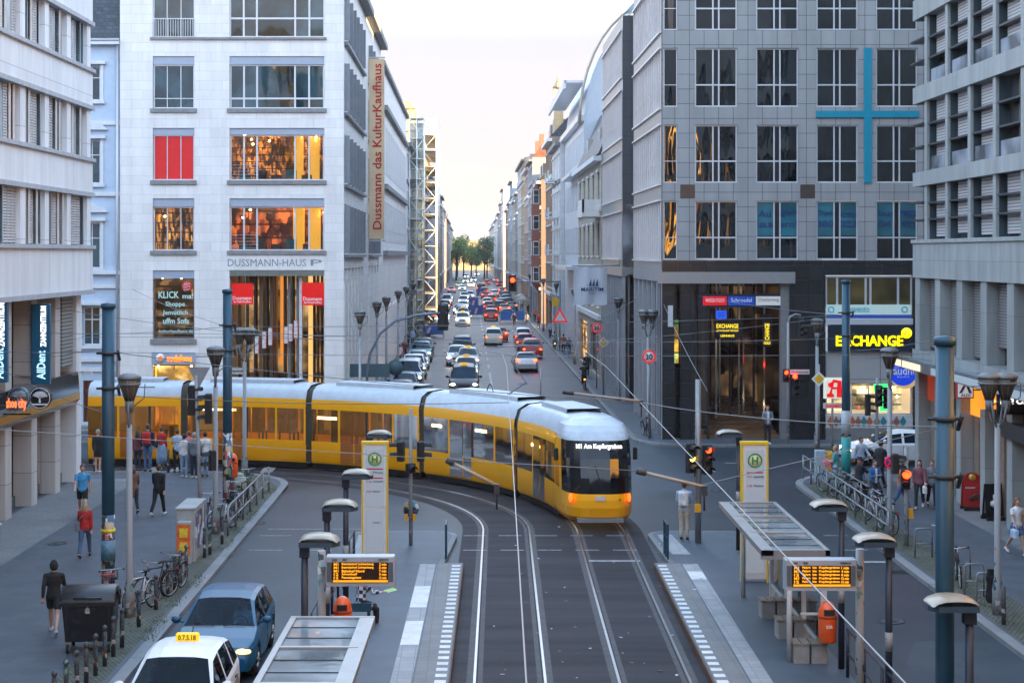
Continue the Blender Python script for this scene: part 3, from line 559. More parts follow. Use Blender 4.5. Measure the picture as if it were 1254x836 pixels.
for u in su[:7]: nb.box(u-.32, u-.2, -.05, .02, .3, 7.5)
sd_.fin(nb, 'wall_pier', stone)
sd_.fin(MB().box(-.35, L1+.1, -.5, .6, 23.6, 23.95), 'cornice', stone_s)
sd_.fin(MB().box(-.35, L1-.2, .7, 10, 23.5, 23.7), 'roof', stone_s)
gpl = MB()
for k in range(140): x, y_, z_ = R.uniform(4,22), R.uniform(.7,1.6), R.uniform(23.9,25.0); gpl.add([(x,y_,z_),(x+.12,y_+.04,z_+.1),(x+.02,y_+.1,z_+.25)], [(0,1,2)])
sd_.fin(gpl, 'roof_planting', mat('roof_plant', (.13,.14,.02), .7))
# hanging banner
bx = MB().box(WD+.05, WD+1.0, 20.05, 20.2, 9.95, 21.25); bann = bx.build('banner', mat('banner_beige', (.64,.49,.31), .35, .25, .16, .6), b)
text('Dussmann das KulturKaufhaus', b, (WD+.55, 20.03, 15.75), 10.4, .56, mat('banner_lettering', (.45,.008,.01), .5, var=0), ry=90, ext=.01, bold=.012)
MB().box(WD, WD+1.05, 20.08, 20.16, 21.3, 21.38).box(WD, WD+1.05, 20.08, 20.16, 9.8, 9.88).build('banner_bracket', alu, b)
# second block of the store, plainer, set back along the street
b2 = thing('office_block', 'plain pale stone block with stepped cornices behind the red banner', 'building', (XD+WD, YD+L1+.02, 0))
f2 = Fac(b2, 0, 0, PI/2); f2.wall(0, 47, 0, 22.6, [(u, u+2.6, z, z+.5) for z in (4.8,) for u in (3,8,13,18,23)], stone, dep=.3)
for z in (19.6, 13.8, 8.9): f2.fin(MB().box(3.0,46,-.35,.05,z,z+.35), 'cornice', stone_s)
f2.fin(MB().box(0,47,.05,10,22.55,22.75).box(-.1,47,-.3,.3,22.6,22.9), 'roof', stone_s); MB().box(-10,0,-.01,.02,0,22.6).build('end_wall', stone, b2)
for k in range(12): f2.win(3.4+k*3.6, 5.6+k*3.6, 15.0, 18.6, alu, winl, (.5,), (.3,), .08, -.02)
for k in range(12): f2.win(3.4+k*3.6, 5.6+k*3.6, 9.9, 12.9, alu, winl, (.5,), (.3,), .08, -.02)
# ---- pale blue old house between the two white buildings
XB = -30.0; b = thing('town_house', 'pale blue old town house with stucco window surrounds and slate mansard', 'building', (XB, YD+.15, 0)); fr = Fac(b)
def bu(px): return (px-CX)*YD/F - XB
WB = bu(146.5); stuc = mat('blue_stucco', (.44,.54,.66), .7, var=.06); trim = mat('stucco_trim', (.62,.64,.67), .65, var=.08)
wc = bu(111); cols_ = [wc-3.1*k for k in range(3)]; wr = [(dv(123),dv(80)),(dv(225),dv(171)),(dv(329),dv(272)),(dv(423),dv(375))]
ops = [(c-.45,c+.45,a,z) for c in cols_ for a, z in wr] + [(bu(101),bu(123),.5,dv(466))]
fr.wall(0, WB, 0, dv(52), ops, stuc, dep=.3)
for c in cols_:
    for k, (a, z) in enumerate(wr):
        fr.win(c-.44,c+.44,a+.01,z-.01, trim, winblue, (.5,), (.66,), .07, .18)
        t = MB(); t.box(c-.62,c-.46,-.06,.05,a,z+.05); t.box(c+.46,c+.62,-.06,.05,a,z+.05); t.box(c-.75,c+.75,-.2,.05,z+.06,z+.22); t.box(c-.7,c+.7,-.16,.05,a-.16,a-.01)
        if k in (1, 2): t.prism([(c-.85,z+.5),(c+.85,z+.5),(c+.6,z+.75),(c,z+1.0),(c-.6,z+.75)], .22, 'y', -.2)
        fr.fin(t, 'window_surround', trim)
cor = MB()
for z, d in ((dv(52),.35),(dv(150),.1),(dv(237),.12),(dv(333),.2),(dv(350),.12),(dv(440),.15),(dv(452),.1)): cor.box(0,WB,-d,.05,z-.12,z+.08)
fr.fin(cor, 'cornice', trim); slate = panels('slate_roof', (.05,.06,.075), .02, .3, .2, .012, .5, .3, .5, .2)
fr.fin(MB().add([(0,.0,dv(50)),(WB,.0,dv(50)),(WB,1.4,dv(-30)),(0,1.4,dv(-30))], [(0,1,2,3)]), 'roof', slate); fr.fin(MB().tube([(0,-.3,dv(52)+.1),(WB,-.3,dv(52)+.1)], .09), 'gutter', alu)
fr.fin(MB().tube([(WB-.12,-.15,.2),(WB-.12,-.15,dv(50))], .08), 'drainpipe', alu)
dw = mat('brown_door_wood', (.14,.045,.02), .45, var=.3, scale=2); fr.fin(MB().box(bu(101),bu(123),.15,.25,.5,2.9).box(bu(101),bu(103),.05,.3,.5,dv(466)).box(bu(121),bu(123),.05,.3,.5,dv(466)).box(bu(101),bu(123),.05,.3,dv(482),dv(478)), 'door', dw)
fr.fin(MB().box(bu(103),bu(121),.2,.24,2.9,dv(482)), 'door_light', shop_inside('door_glow', (.6,.22,.05), (1,.55,.15), 1.0, .35, .3, .03)); fr.fin(MB().box(bu(99),bu(125),-.9,0,0,.18).box(bu(99),bu(125),-.5,0,.18,.34), 'door_step', stone_s)
# ---- dark grey office building on the right corner, front at Y 78.2
YG, XG = 78.2, 9.23
def gu(px): return (px-CX)*YG/F - XG
def gv(py): return H - (py-HY)*YG/F
tile = panels('grey_stone_tile', (.29,.298,.305), (.08,.08,.08), .70, .705, .014, .45, .05, 0, .14, shift=(.1,.03))
granite = panels('black_granite', (.022,.023,.026), (.012,.012,.012), .70, .705, .01, .18, .15, 0, .2, spec=.6)
curt = mat('curtain_wall_metal', (.33,.335,.345), .35, .5, .05)
b = thing('corner_office_building', 'dark grey corner office building with cyan cross on its tiled front', 'building', (XG, YG, 0)); fr = Fac(b)
cols_ = [(851,903),(926,978),(1000,1051),(1073,1124),(1147,1199)]; rws = [(131,59),(224,153),(318,246),(37,-34)]
ops = [(gu(a),gu(c),gv(lo),gv(hi)) for a, c in cols_ + [(812.5,830)] for lo, hi in rws]
fr.wall(0, 24, gv(319), 28, ops, tile, dep=.2)
film = glass('window_blue_film', (.03,.13,.17), .05, .7, .05, .6, ior=1.5, var=.25)
for i, (a, c) in enumerate(cols_):
    for j, (lo, hi) in enumerate(rws):
        w = fr.win(gu(a)+.01, gu(c)-.01, gv(lo)+.01, gv(hi)-.01, alul, wind, (.43,.57), (.375,), .06, .1, mw=.07)
        z0, z1 = 0, gv(hi)-gv(lo)
        MB().box((gu(c)-gu(a))*.45, (gu(c)-gu(a))*.55, .03, .045, .06, z1-.1).build('centre_panel', darkmetal, w)
        if j == 2 and i in (1,2,3):
            fm_ = MB(); ww = gu(c)-gu(a); hh = gv(hi)-gv(lo)
            fm_.quad((.06,.032,hh*.4),(ww*.425,.032,hh*.4),(ww*.425,.032,hh-.08),(.06,.032,hh-.08)); fm_.quad((ww*.575,.032,hh*.4),(ww-.08,.032,hh*.4),(ww-.08,.032,hh-.08),(ww*.575,.032,hh-.08)); fm_.build('window_film', film, w)
for a, lines in ((926, (('Au','gen'),('las','ern!'))), (1000, (('Opti','cal'),('080','022'))), (1073, (('Exp','ress'),('04','00')))):
    for k, (l, r_) in enumerate(lines):
        for q, tx in enumerate((l, r_)): text(tx, b, (gu(a+11+q*29), .115, gv(261.5+k*12.5)), (.85 if len(tx) > 2 else .6), .32, mat('window_lettering', (.006,.03,.14), .5, var=0), bold=.01)
for lo, hi in rws: fr.win(gu(812.5)+.01, gu(830)-.01, gv(lo)+.01, gv(hi)-.01, alul, wind, (), (.375,), .05, .1)
cyan = mat('cyan_paint', (.0,.23,.34), .4, var=.06)
fr.fin(MB().box(gu(1058),gu(1067),-.08,-.005,gv(224),gv(144)).box(gu(1058),gu(1067),-.08,-.005,gv(136),gv(59)).box(gu(999),gu(1125),-.085,-.005,gv(144),gv(136)), 'cyan_cross', cyan)
for px in (842, 989): fr.fin(MB().box(gu(px-9),gu(px+9),-.01,.01,gv(243),gv(226)), 'bronze_tile', mat('bronze_tile', (.10,.08,.07), .3, .5))
# base storeys
fr.wall(0, 24, .12, gv(319), [(gu(812),gu(967),.12,gv(346)), (gu(1011),gu(1118),.12,gv(337))], granite, 'granite_base', y=-.01, dep=.3)
fr.fin(MB().box(gu(805),gu(973),-.18,-.02,gv(347),gv(333)), 'canopy_beam', curt)
fr.fin(MB().box(gu(811),gu(967),.4,9,gv(346)+.1,gv(343)+.1), 'portal_ceiling', darkmetal); fr.fin(MB().box(gu(811)+.4,gu(967)+.3,9,9.1,.12,gv(346)), 'portal_back', shop_inside('portal_dim', (.10,.06,.04), (.55,.30,.10), .30, .5, 2.6, .03))
fr.fin(MB().box(gu(967)+.02,gu(967)+.1,.3,9,.12,gv(346)), 'portal_side', granite)
stw = mat('portal_stair_wood', (.17,.085,.04), .4, var=.3, scale=1.5, stretch=(.4,5,1)); st = MB()
for k in range(9): st.box(gu(850),gu(957),.6+k*.85,9,.12+k*.15,.12+(k+1)*.15)
fr.fin(st, 'portal_stair', stw)
for a, c in ((811.5,826),(833,850)): fr.fin(MB().box(gu(a)+.02,gu(c),.05,.75,.12,gv(346)+.05), 'pillar', granite)
fr.fin(MB().box(gu(827),gu(832),.35,.45,gv(445),gv(392)), 'lit_advert', shop_inside('lit_advert', (.9,.5,.05), (.15,.85,.35), 1.1, .4, .5, .5)); fr.fin(MB().box(gu(818),gu(824),-.02,.04,gv(400),gv(374)), 'wall_lamp', mat('lamp_case', (.5,.52,.54), .4))
fr.fin(MB().box(gu(957),gu(967),.2,.6,.12,gv(346)), 'pillar', mat('grey_column', (.20,.205,.21), .4))
glint = mat('polished_column', (.5,.44,.36), .12, .9, .15); gl2 = MB()
for k, px in enumerate((858,868,877,886,893,900,908,914,921,930,938,945)): gb = MB().box(gu(px),gu(px+2.2),1.5+(k*37 % 50)/10,1.7+(k*37 % 50)/10,.9,gv(346)); fr.fin(gb, 'portal_column', glint if k % 2 else darkmetal)
fr.fin(MB().box(gu(856),gu(963),.32,.5,gv(377),gv(360)), 'sign_bar', mat('navy_sign', (.01,.02,.05), .4))
for a, c, m_, tx, tm in ((862,891,emit('sign_red',(.75,.01,.02),.6),'westermann',mat('sign_white',.85,.5,var=0)),(893,925,emit('sign_blue',(.01,.06,.42),.6),'Schroedel',mat('sign_white',.85)),(927,958,emit('sign_pale',(.55,.6,.65),.5),'Diesterweg',mat('sign_grey_letter',(.1,.11,.14),.5,var=0))):
    fr.fin(MB().box(gu(a),gu(c),.27,.31,gv(374),gv(363)), 'company_plate', m_); text(tx, b, (gu((a+c)/2), .25, gv(367.5)), (c-a)*.8*YG/F, .2, tm)
yl = emit('yellow_lettering', (1,.72,.02), 1.6)
fr.fin(MB().box(gu(878),gu(913),.8,.9,gv(416),gv(392)), 'hanging_sign', darkmetal)
for k, (tx, w_) in enumerate((('EXCHANGE',27),('JUWELIER·GOLD',27),('LEIHHAUS',17))): text(tx, b, (gu(894), .78, gv(400+k*6)), w_*YG/F, (.2 if k == 0 else .11), yl)
fr.fin(MB().box(gu(880),gu(893),.8,.85,gv(391),gv(381)), 'logo_plate', emit('sign_blue_bright', (.02,.1,.8), .9)); text('OO', b, (gu(886.5), .78, gv(386)), .3, .25, mat('logo_navy', (.005,.02,.12)))
fr.fin(MB().box(gu(938.5),gu(950),.9,1.0,gv(426),gv(386)), 'blade_sign', darkmetal); text('CHANGE', b, (gu(943.5), .88, gv(407)), .8, .22, yl, ry=90); text('GOLD', b, (gu(943.5), .88, gv(421)), .32, .14, yl)
# exchange shop
sf = alul; SW0, SW1 = gu(1011), gu(1118)
w = fr.win(SW0+.02,SW1-.02,gv(377),gv(338), sf, glass('window_amber', (.085,.065,.022), .05, .7, .04, ior=1.5), (.135,.465,.52,.84), (), .08, .1, mw=.1)
fr.fin(MB().box(SW0+.05,SW1-.05,.05,.12,gv(385),gv(373)), 'white_strip', emit('strip_white', (.55,.78,.80), .35))
text('sorvento', b, (gu(1050), .04, gv(379)), 30*YG/F, .26, mat('teal_letter', (.0,.35,.5), .5, var=0), bold=.01)
for px in (1018,1108): rr = MB().ring((gu(px), .04, gv(379)), .13, .03, 'y', 20, 5); fr.fin(rr, 'ring_logo', mat('teal_letter', (.0,.35,.5)))
fr.fin(MB().box(SW0+.05,SW1-.05,.05,.12,gv(390),gv(385.3)), 'blue_stripe', mat('blue_stripe', (.03,.10,.42), .5, var=.04)); fr.fin(MB().box(SW0,SW1,.0,.2,gv(397),gv(390.3)), 'shop_beam', alul)
fr.fin(MB().box(gu(1014),gu(1117),-.12,.1,gv(430),gv(397.3)), 'shop_sign_board', mat('sign_navy', (.012,.022,.035), .35)); text('EXCHANGE', b, (gu(1064), -.14, gv(417)), 82*YG/F, 13*YG/F, emit('exchange_yellow', (1,.78,.0), 1.9), bold=.025, ext=.03)
fr.fin(MB().lathe([(.001,0),(.25,0),(.25,.05),(.001,.05)], 24, (gu(1109), -.2, gv(407.5)), 'y'), 'logo_disc', emit('exchange_yellow', (1,.78,0), 1.9)); text('AG', b, (gu(1109), -.225, gv(407.5)), .3, .24, mat('logo_navy', (.005,.02,.12)))
fr.wall(SW0,SW1,gv(468),gv(430.3),[],panels('pale_shop_panel',(.36,.37,.37),.15,1.5,3,.02,.5,.04,0,.08),'shop_panel',y=.05,dep=.1)
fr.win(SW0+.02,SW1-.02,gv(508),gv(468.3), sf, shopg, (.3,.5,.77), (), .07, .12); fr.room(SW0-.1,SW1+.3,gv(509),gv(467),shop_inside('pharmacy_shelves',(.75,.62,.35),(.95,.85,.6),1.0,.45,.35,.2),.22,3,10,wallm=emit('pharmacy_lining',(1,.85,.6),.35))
fr.fin(MB().box(gu(1072),gu(1089),.3,.34,gv(480),gv(468)), 'green_screen', emit('green_screen', (.05,.95,.2), 1.8)); fr.fin(MB().box(gu(1080),gu(1089),.36,.4,gv(504),gv(484)), 'green_screen', emit('green_screen', (.05,.95,.2), 1.8))
fr.fin(MB().box(SW0,SW1,.03,.25,gv(524),gv(508.3)), 'shop_plinth', mat('plinth_white', (.55,.56,.56), .5)); fr.fin(MB().box(SW0,SW1,.04,.3,.12,gv(524.3)), 'shop_base', mat('grey_column', .2))
dc = [mat('diamond_orange',(.45,.12,.04),.5,var=0), mat('diamond_teal',(.02,.2,.24),.5,var=0), mat('diamond_brown',(.28,.12,.07),.5,var=0)]
for k, px in enumerate((1017,1024,1031,1044,1051,1058,1065,1074,1082,1090,1098,1106)):
    dm = MB().prism([(gu(px-4),gv(516)),(gu(px),gv(523)),(gu(px+4),gv(516)),(gu(px),gv(509))], .02, 'y', .005); fr.fin(dm, 'diamond', dc[k*2 % 3])
# street side of the corner building, in two glazed sections with a dark recess between
zs = [(gv(318),gv(246)),(gv(224),gv(153)),(gv(131),gv(59)),(gv(37),gv(-34)),(gv(-57),gv(-120))]
pglass = glass('window_side', (.24,.25,.27), .05, .9, .05, .8, ior=1.7)
def curtain(y0, y1, ztop, zbase, nm):
    L_ = y1-y0; f = Fac(b, 0, y1-YG, -PI/2); ops = [(.25,L_-.25,a,min(z,ztop-.6)) for a, z in zs if a < ztop-2]
    f.wall(0, L_, zbase, ztop, ops, curt, dep=.15)
    n = int(L_/.98)
    for o in ops:
        f.win(o[0]+.01,o[1]-.01,o[2]+.01,o[3]-.01, alul, pglass, [k/n for k in range(1,n)], (.375,), .05, .04, mw=.05)
        fn = MB()
        for k in range(n+1): u = o[0]+(o[1]-o[0])*k/n; fn.box(u-.028,u+.028,-.045,.03,o[2],o[3])
        f.fin(fn, 'mullion_fins', mat('pinkish_aluminium', (.74,.70,.69), .35, .3, .05))
        f.fin(MB().box(.1,L_-.1,-.12,.02,o[2]-.09,o[2]-.01).box(.1,L_-.1,-.12,.02,o[3]+.01,o[3]+.09), 'transom', mat('pinkish_aluminium', .5))
    f.fin(MB().box(0,L_,-.02,.6,zbase-.5,zbase-.002), 'soffit_beam', curt)
    n = int(L_/1.9)
    for k in range(n+1): u = .15+(L_-.3)*k/n; f.fin(MB().box(u-.09,u+.09,.0,.2,.12,zbase-.5), 'arcade_post', alu)
    for k in range(2): u = 1.2+(L_-2.4)*k; f.fin(MB().box(u-.5,u+.5,.5,1.3,.12,zbase-.45), 'pillar', granite)
    f.fin(MB().box(0,L_,2.2,2.3,.12,zbase-.4), 'arcade_wall', mat('arcade_dark', (.018,.018,.02), .25, var=.3, scale=.5)); f.fin(MB().box(0,L_,.3,2.2,zbase-.5,zbase-.4), 'arcade_ceiling', darkmetal)
    return f
curtain(YG+.3, 91.8, 27.9, 8.15, 'near'); f2 = curtain(98.7, 113.2, 23.4, 8.15, 'far')
MB().box(.75,1.0,91.8-YG,98.7-YG,11.9,25).build('recess_wall', tile, b); MB().box(.7,.95,91.8-YG,98.7-YG,.12,11.85).build('recess_wall', granite, b)
MB().box(.03,8,98.68-YG,98.72-YG,12,23.4).build('end_wall', panels('dark_tile',(.075,.08,.09),.03,1.4,1.15,.012,.4,.06,0,.15), b); MB().box(.03,8,98.66-YG,98.71-YG,8.2,12).build('end_glass', pglass, b)
MB().box(0,24,.3,13,27.8,28.0).build('roof', darkmetal, b); MB().add([(0,20.5,23.4),(0,35,23.4),(2.5,35,26.2),(2.5,20.5,26.2),(9,20.5,26.2),(9,35,26.2)], [(0,1,2,3),(3,2,5,4),(0,3,4)]).build('roof_glazing', glass('roof_glass', (.35,.45,.52), .1, .8, .02, ior=1.6), b)
MB().box(.2,1.0,13.3,13.6,13.5,27.9).build('end_wall', curt, b)
# flag on a pole across the pavement
fl = thing('hotel_flag', 'white flag with blue sail emblem hung over the right pavement', 'flag', (6.35, 100, 0)); mb = MB(); n = 14
for i in range(n+1):
    for j in range(6): mb.v.append((.02+2.05*i/n, .07*math.sin(i*.9)+.05*math.sin(j*.8+i*.4), 8.2-2.3*j/5-.05*math.sin(i*.7)))
for i in range(n):
    for j in range(5): a = i*6+j; mb.f.append((a,a+6,a+7,a+1)); mb.sm.append(True)
mb.build('flag_cloth', mat('flag_white', (.56,.60,.66), .8, var=.04), fl)
MB().tube([(-.1,0,8.3),(2.85,0,8.3)], .05).tube([(2.8,0,8.3),(2.85,.0,9.0)], .03).build('pole', alu, fl)
nv = mat('flag_navy', (.01,.035,.16), .6, var=0); text('MARITIM', fl, (1.15,-.14,6.85), 1.35, .22, nv, bold=.012); text('Hotel', fl, (1.15,-.14,6.6), .45, .1, nv)
sm = MB()
for k in range(3): x = .95+k*.2; sm.prism([(x,7.05),(x+.16,7.05),(x+.13,7.5)], .02, 'y', -.14)
sm.build('sail_emblem', nv, fl)
# ---- houses further down the street
CRE = {}
def wallm(n, c): return panels('house_'+n, c, tuple(x*.6 for x in c), 2.0, .6, .01, .75, .05, .5, .16)
def house(label, side, y0, L_, h, m, x0=None, floors=5, nw=6, roof='slate', oriel=False, balc=False, shop=None, kind='row_house', gv_=None, arch=False, set_=0.0, rh=3.2, end=True):
    x0 = (9.14 if side > 0 else -6.4) + set_ * side if x0 is None else x0
    b = thing(kind, label, 'building', (x0, y0, 0)); f = Fac(b, 0, L_, -PI/2) if side > 0 else Fac(b, 0, 0, PI/2)
    g0 = 4.6; fh = (h-g0-.6)/(floors-1); ww = min(1.5, L_/nw*.5); ops = []
    for k in range(floors-1):
        for i in range(nw):
            u = L_*(i+.5)/nw; ops.append((u-ww/2,u+ww/2,g0+.7+k*fh,g0+.7+k*fh+fh*.62))
    n2 = max(2, nw//2); gops = [(L_*(i+.14)/n2, L_*(i+.86)/n2, .3, 3.7) for i in range(n2)]
    f.wall(0, L_, .1, h, ops+gops, m, dep=.3); gm = gv_ or winblue
    for o in ops: f.win(o[0]+.01,o[1]-.01,o[2],o[3], trim, gm, (.5,), (.66,), .08, .2)
    for i, o in enumerate(gops): f.win(o[0]+.01,o[1]-.01,o[2],o[3], darkmetal, (shop if shop and i % 2 == 0 else wind), (.33,.67), (.75,), .1, .22, name='shop_window')
    c = MB()
    for z, d in ((h-.3,.55),(g0,.25),(h-fh-.2,.15)): c.box(-.02 if d > .2 else 0, L_, -d, .05, z-.22, z+.12)
    f.fin(c, 'cornice', trim if roof != 'flat' else stone_s)
    if y0 < 330:
        sm_ = MB()
        for o in ops: sm_.box(o[0]-.12,o[1]+.12,-.12,.02,o[2]-.14,o[2]-.02); sm_.box(o[0]-.12,o[1]+.12,-.14,.02,o[3]+.05,o[3]+.2)
        f.fin(sm_, 'window_sills', trim)
    if oriel:
        a, c_ = L_*.62, L_*.82; om = MB().box(a,c_,-1.1,.02,g0+.6,h-1.6); om.add([(a,-1.1,h-1.6),(c_,-1.1,h-1.6),(c_,0,h-1.6),(a,0,h-1.6),((a+c_)/2,-.2,h+.6)], [(0,1,4),(1,2,4),(2,3,4),(3,0,4)]); om.add([(a,-1.1,g0+.6),(c_,-1.1,g0+.6),(c_,0,g0+.6),(a,0,g0+.6),((a+c_)/2,0,g0-.8)], [(1,0,4),(2,1,4),(3,2,4),(0,3,4)]); ob = f.fin(om, 'oriel', m if oriel is True else oriel)
        f3 = Fac(b, *( (0-1.1, L_) if side > 0 else (1.1, 0)), f.rz)
        for k in range(floors-1): f3.win(a+.3,c_-.3,g0+.9+k*fh,g0+.9+k*fh+fh*.55, trim, gm, (.5,), (), .08, -.05)
        # near cheek of the bay faces the camera
        cx0 = (-.95, -.15) if side > 0 else (.15, .95); yy = (L_-c_) if side > 0 else a; f4 = Fac(b, 0, yy)
        for k in range(floors-1): f4.win(cx0[0],cx0[1],g0+.9+k*fh,g0+.9+k*fh+fh*.55, trim, gm, (), (.6,), .08, -.05)
    if balc:
        bm = MB()
        for k in range(1, floors-1):
            for uu in (.25,.62): bm.box(L_*uu,L_*uu+2.6,-1.0,.02,g0+k*fh+.45,g0+k*fh+.6); [bm.box(L_*uu+q*.2,L_*uu+q*.2+.03,-1.0,-.96,g0+k*fh+.6,g0+k*fh+1.5) for q in range(14)]; bm.box(L_*uu,L_*uu+2.6,-1.02,-.96,g0+k*fh+1.5,g0+k*fh+1.56)
        f.fin(bm, 'balcony', m)
    D = 12
    if roof == 'flat':
        f.fin(MB().box(0,L_,.02,D,h-.05,h+.1), 'roof', stone_s)
    else:
        rm = slate if roof == 'slate' else panels('tile_roof', (.22,.075,.04), .08, .3, .2, .012, .6, .3, .5, .2)
        f.fin(MB().add([(0,-.2,h),(L_,-.2,h),(L_,1.8,h+rh),(0,1.8,h+rh),(0,D,h+rh+.4),(L_,D,h+rh+.4),(0,D,h),(L_,D,h)], [(0,1,2,3),(3,2,5,4),(0,3,4,6),(1,7,5,2)]), 'roof', rm)
        for i in range(max(2, nw//2)):
            u = L_*(i+.5)/max(2, nw//2); dm = MB().box(u-.7,u+.7,.35,2,h+.5,h+2.2); dd = f.fin(dm, 'dormer', m); f.win(u-.55,u+.55,h+.65,h+2.05, trim, gm, (.5,), (), .08, .28, parent=b)
    if y0 < 420:
        u = L_*R.uniform(.2,.8); f.fin(MB().box(u,u+1.2,3,3.8,h,h+rh+1.6), 'chimney', mat('chimney_brick', (.25,.12,.08), .8, var=.3, scale=6))
    if end: (MB().box(0,D,-.015,.02,.1,h) if side > 0 else MB().box(-D,0,-.015,.02,.1,h)).build('end_wall', m, b)
    return b, f
sandst = wallm('sandstone', (.40,.36,.30)); cream = wallm('cream', (.52,.47,.38)); pale = wallm('pale', (.55,.56,.58)); redst = wallm('red', (.25,.10,.075)); brownst = wallm('brown', (.25,.18,.14)); bluest = wallm('blue', (.36,.43,.52)); ochre = wallm('ochre', (.50,.36,.20)); greyst = wallm('grey', (.32,.33,.34)); whitest = wallm('whitewash', (.64,.64,.64)); pink = wallm('pink', (.48,.36,.32))
litshop = shop_inside('lit_shop_far', (.7,.32,.08), (1,.65,.25), 1.0, .8, .7, .1)
hb, hf = house('sandstone house with steep blue slate roof beyond the corner office', 1, 113.3, 24, 16.0, sandst, floors=4, nw=5, rh=4.5, shop=litshop)
hf.fin(MB().box(18.5,23.5,-1.3,.02,11.6,11.9).box(18.5,23.5,-1.3,-1.15,11.9,12.8).box(18.5,18.65,-1.3,0,11.9,12.8).box(23.35,23.5,-1.3,0,11.9,12.8), 'balcony', stone); fe = Fac(hb, 0, 0); fe.win(.35,1.5,12.9,15.2, trim, winblue, (.5,), (.7,), .1, -.06)
rbx = thing('round_roofed_hall', 'pale blue block with big curved roof rising behind the sandstone house', 'building', (9.6, 137.4, 0)); prof = [(0,0),(0,19.5)] + [(6.5*(1-math.cos(PI/2*k/10)), 19.5+10.0*math.sin(PI/2*k/10)) for k in range(1,11)] + [(20,29.5),(20,0)]
MB().prism([(x, z) for x, z in prof], 27, 'y').build('wall', mat('pale_blue_render', (.47,.52,.58), .5, var=.05), rbx)
rim = MB(); rr_ = [( -.15+6.5*(1-math.cos(PI/2*k/10)), 19.5+10.2*math.sin(PI/2*k/10)) for k in range(11)]
for yy in (-1.0, -.3): rim.tube([(x-.25, yy, z+.35) for x, z in rr_], .1, 6)
for x, z in rr_: rim.tube([(x-.25,-1,z+.35),(x-.25,-.3,z+.35)], .07, 5)
rim.build('roof_ladder', mat('ladder_metal', (.35,.31,.25), .5, .3), rbx)
rf_ = Fac(rbx, 0, 27, -PI/2); [rf_.win(2+k*4.2, 5.2+k*4.2, z, z+2.4, alu, winl, (.5,), (), .08, -.03) for k in range(6) for z in (9,13,17)]
rf_.fin(MB().box(0,27,-.5,.05,20.2,20.7), 'cornice', alul); rf_.fin(MB().box(0,27,-1.6,.05,23.4,23.6).box(0,27,-1.7,-1.5,22.9,23.6).box(4,22,-1.2,.05,7.6,7.9).box(10,22,-.9,.05,15.8,16.1), 'canopy', alul)
spec_ = [  # right side
 ('white plastered house with grey bays after the round roofed block', 164.6, 16, 20.5, whitest, dict(balc=True, nw=5, roof='flat')),
 ('tall brown stone house with golden corner turret', 180.8, 15, 22, brownst, dict(nw=5, shop=litshop, rh=2.2)),
 ('narrow dark red sandstone house with protruding oriel', 208.5, 12, 18.5, brownst, dict(nw=4, oriel=redst, rh=3)),
 ('pale blue stucco house with white window frames beside the red oriel', 220.6, 17, 17.5, bluest, dict(nw=5)),
 ('slim block with black pipe on its edge, mid street', 237.7, 16, 23, greyst, dict(nw=5, roof='flat', floors=6)),
 ('brown brick house mid street on the right', 253.8, 18, 22.5, pink, dict(nw=6, roof='tile')),
 ('ochre house with bright sunlit gable on the right', 271.9, 18, 25, ochre, dict(nw=6, roof='flat', floors=7)),
 ('white office slab with projecting roof on the right', 290, 20, 25, whitest, dict(nw=6, roof='flat', floors=7)),
 ('grey house beneath a blue tarpaulin roof', 310.2, 18, 21, greyst, dict(nw=5)),
 ('cream corner house far along the right side', 328.3, 20, 20, cream, dict(nw=5)),
 ('blue glass office tower far on the right', 348.4, 22, 25, bluest, dict(nw=6, roof='flat', floors=7)),
 ('sandy house with lit ground floor far on the right', 370.5, 22, 21, sandst, dict(nw=5, shop=litshop)),
 ('brown house third from the trees on the right', 392.6, 24, 20, brownst, dict(nw=5)),
 ('pale tower block second from the trees on the right', 440, 26, 27, whitest, dict(nw=5, roof='flat', floors=7)),
 ('peach coloured house next to the trees on the right', 466.2, 30, 24, pink, dict(nw=5)),
 ('grey distant house behind the peach one on the right', 496.4, 40, 22, greyst, dict(nw=5)), ('pale distant house second from the end on the right', 536.6, 70, 21, whitest, dict(nw=6, end=False)), ('last hazy house on the right', 606.8, 150, 20, cream, dict(nw=6, end=False))]
for lab, y0, L_, h, m_, kw in spec_: house(lab, 1, y0, L_, h, m_, **kw)
spec_ = [
 ('white old house with stone balconies beside the scaffolding', 165.6, 24, 20.5, whitest, dict(nw=6, roof='flat', balc=True)),
 ('scaffolded grey house with sunlit attic', 206, 26, 23.5, greyst, dict(nw=6, roof='flat', floors=6)),
 ('pale house with rounded front behind the scaffolding', 232.2, 18, 19, pale, dict(nw=5, set_=0.0)),
 ('smooth blue grey block on the left beyond the scaffold', 250.3, 36, 19.5, bluest, dict(nw=8, roof='flat')),
 ('sandstone house with brown attic on the left', 286.5, 22, 22, sandst, dict(nw=5)),
 ('cream house with orange sunlit chimney far left', 308.7, 24, 24, cream, dict(nw=5, roof='tile')),
 ('blue house far along the left side', 333, 24, 19.5, bluest, dict(nw=5)),
 ('brown block far along the left side', 357.2, 28, 22, brownst, dict(nw=5, roof='flat')),
 ('pale stepped house near the trees on the left', 385.4, 30, 20, pale, dict(nw=5)),
 ('pink house with flat roof near the trees on the left', 430, 30, 19, pink, dict(nw=5, roof='flat')),
 ('last grey house before the trees on the left', 460.2, 60, 19, greyst, dict(nw=5)), ('distant pale house beside the trees on the left', 520.4, 90, 18, cream, dict(nw=5, end=False))]
for lab, y0, L_, h, m_, kw in spec_: house(lab, -1, y0, L_, h, m_, **kw)
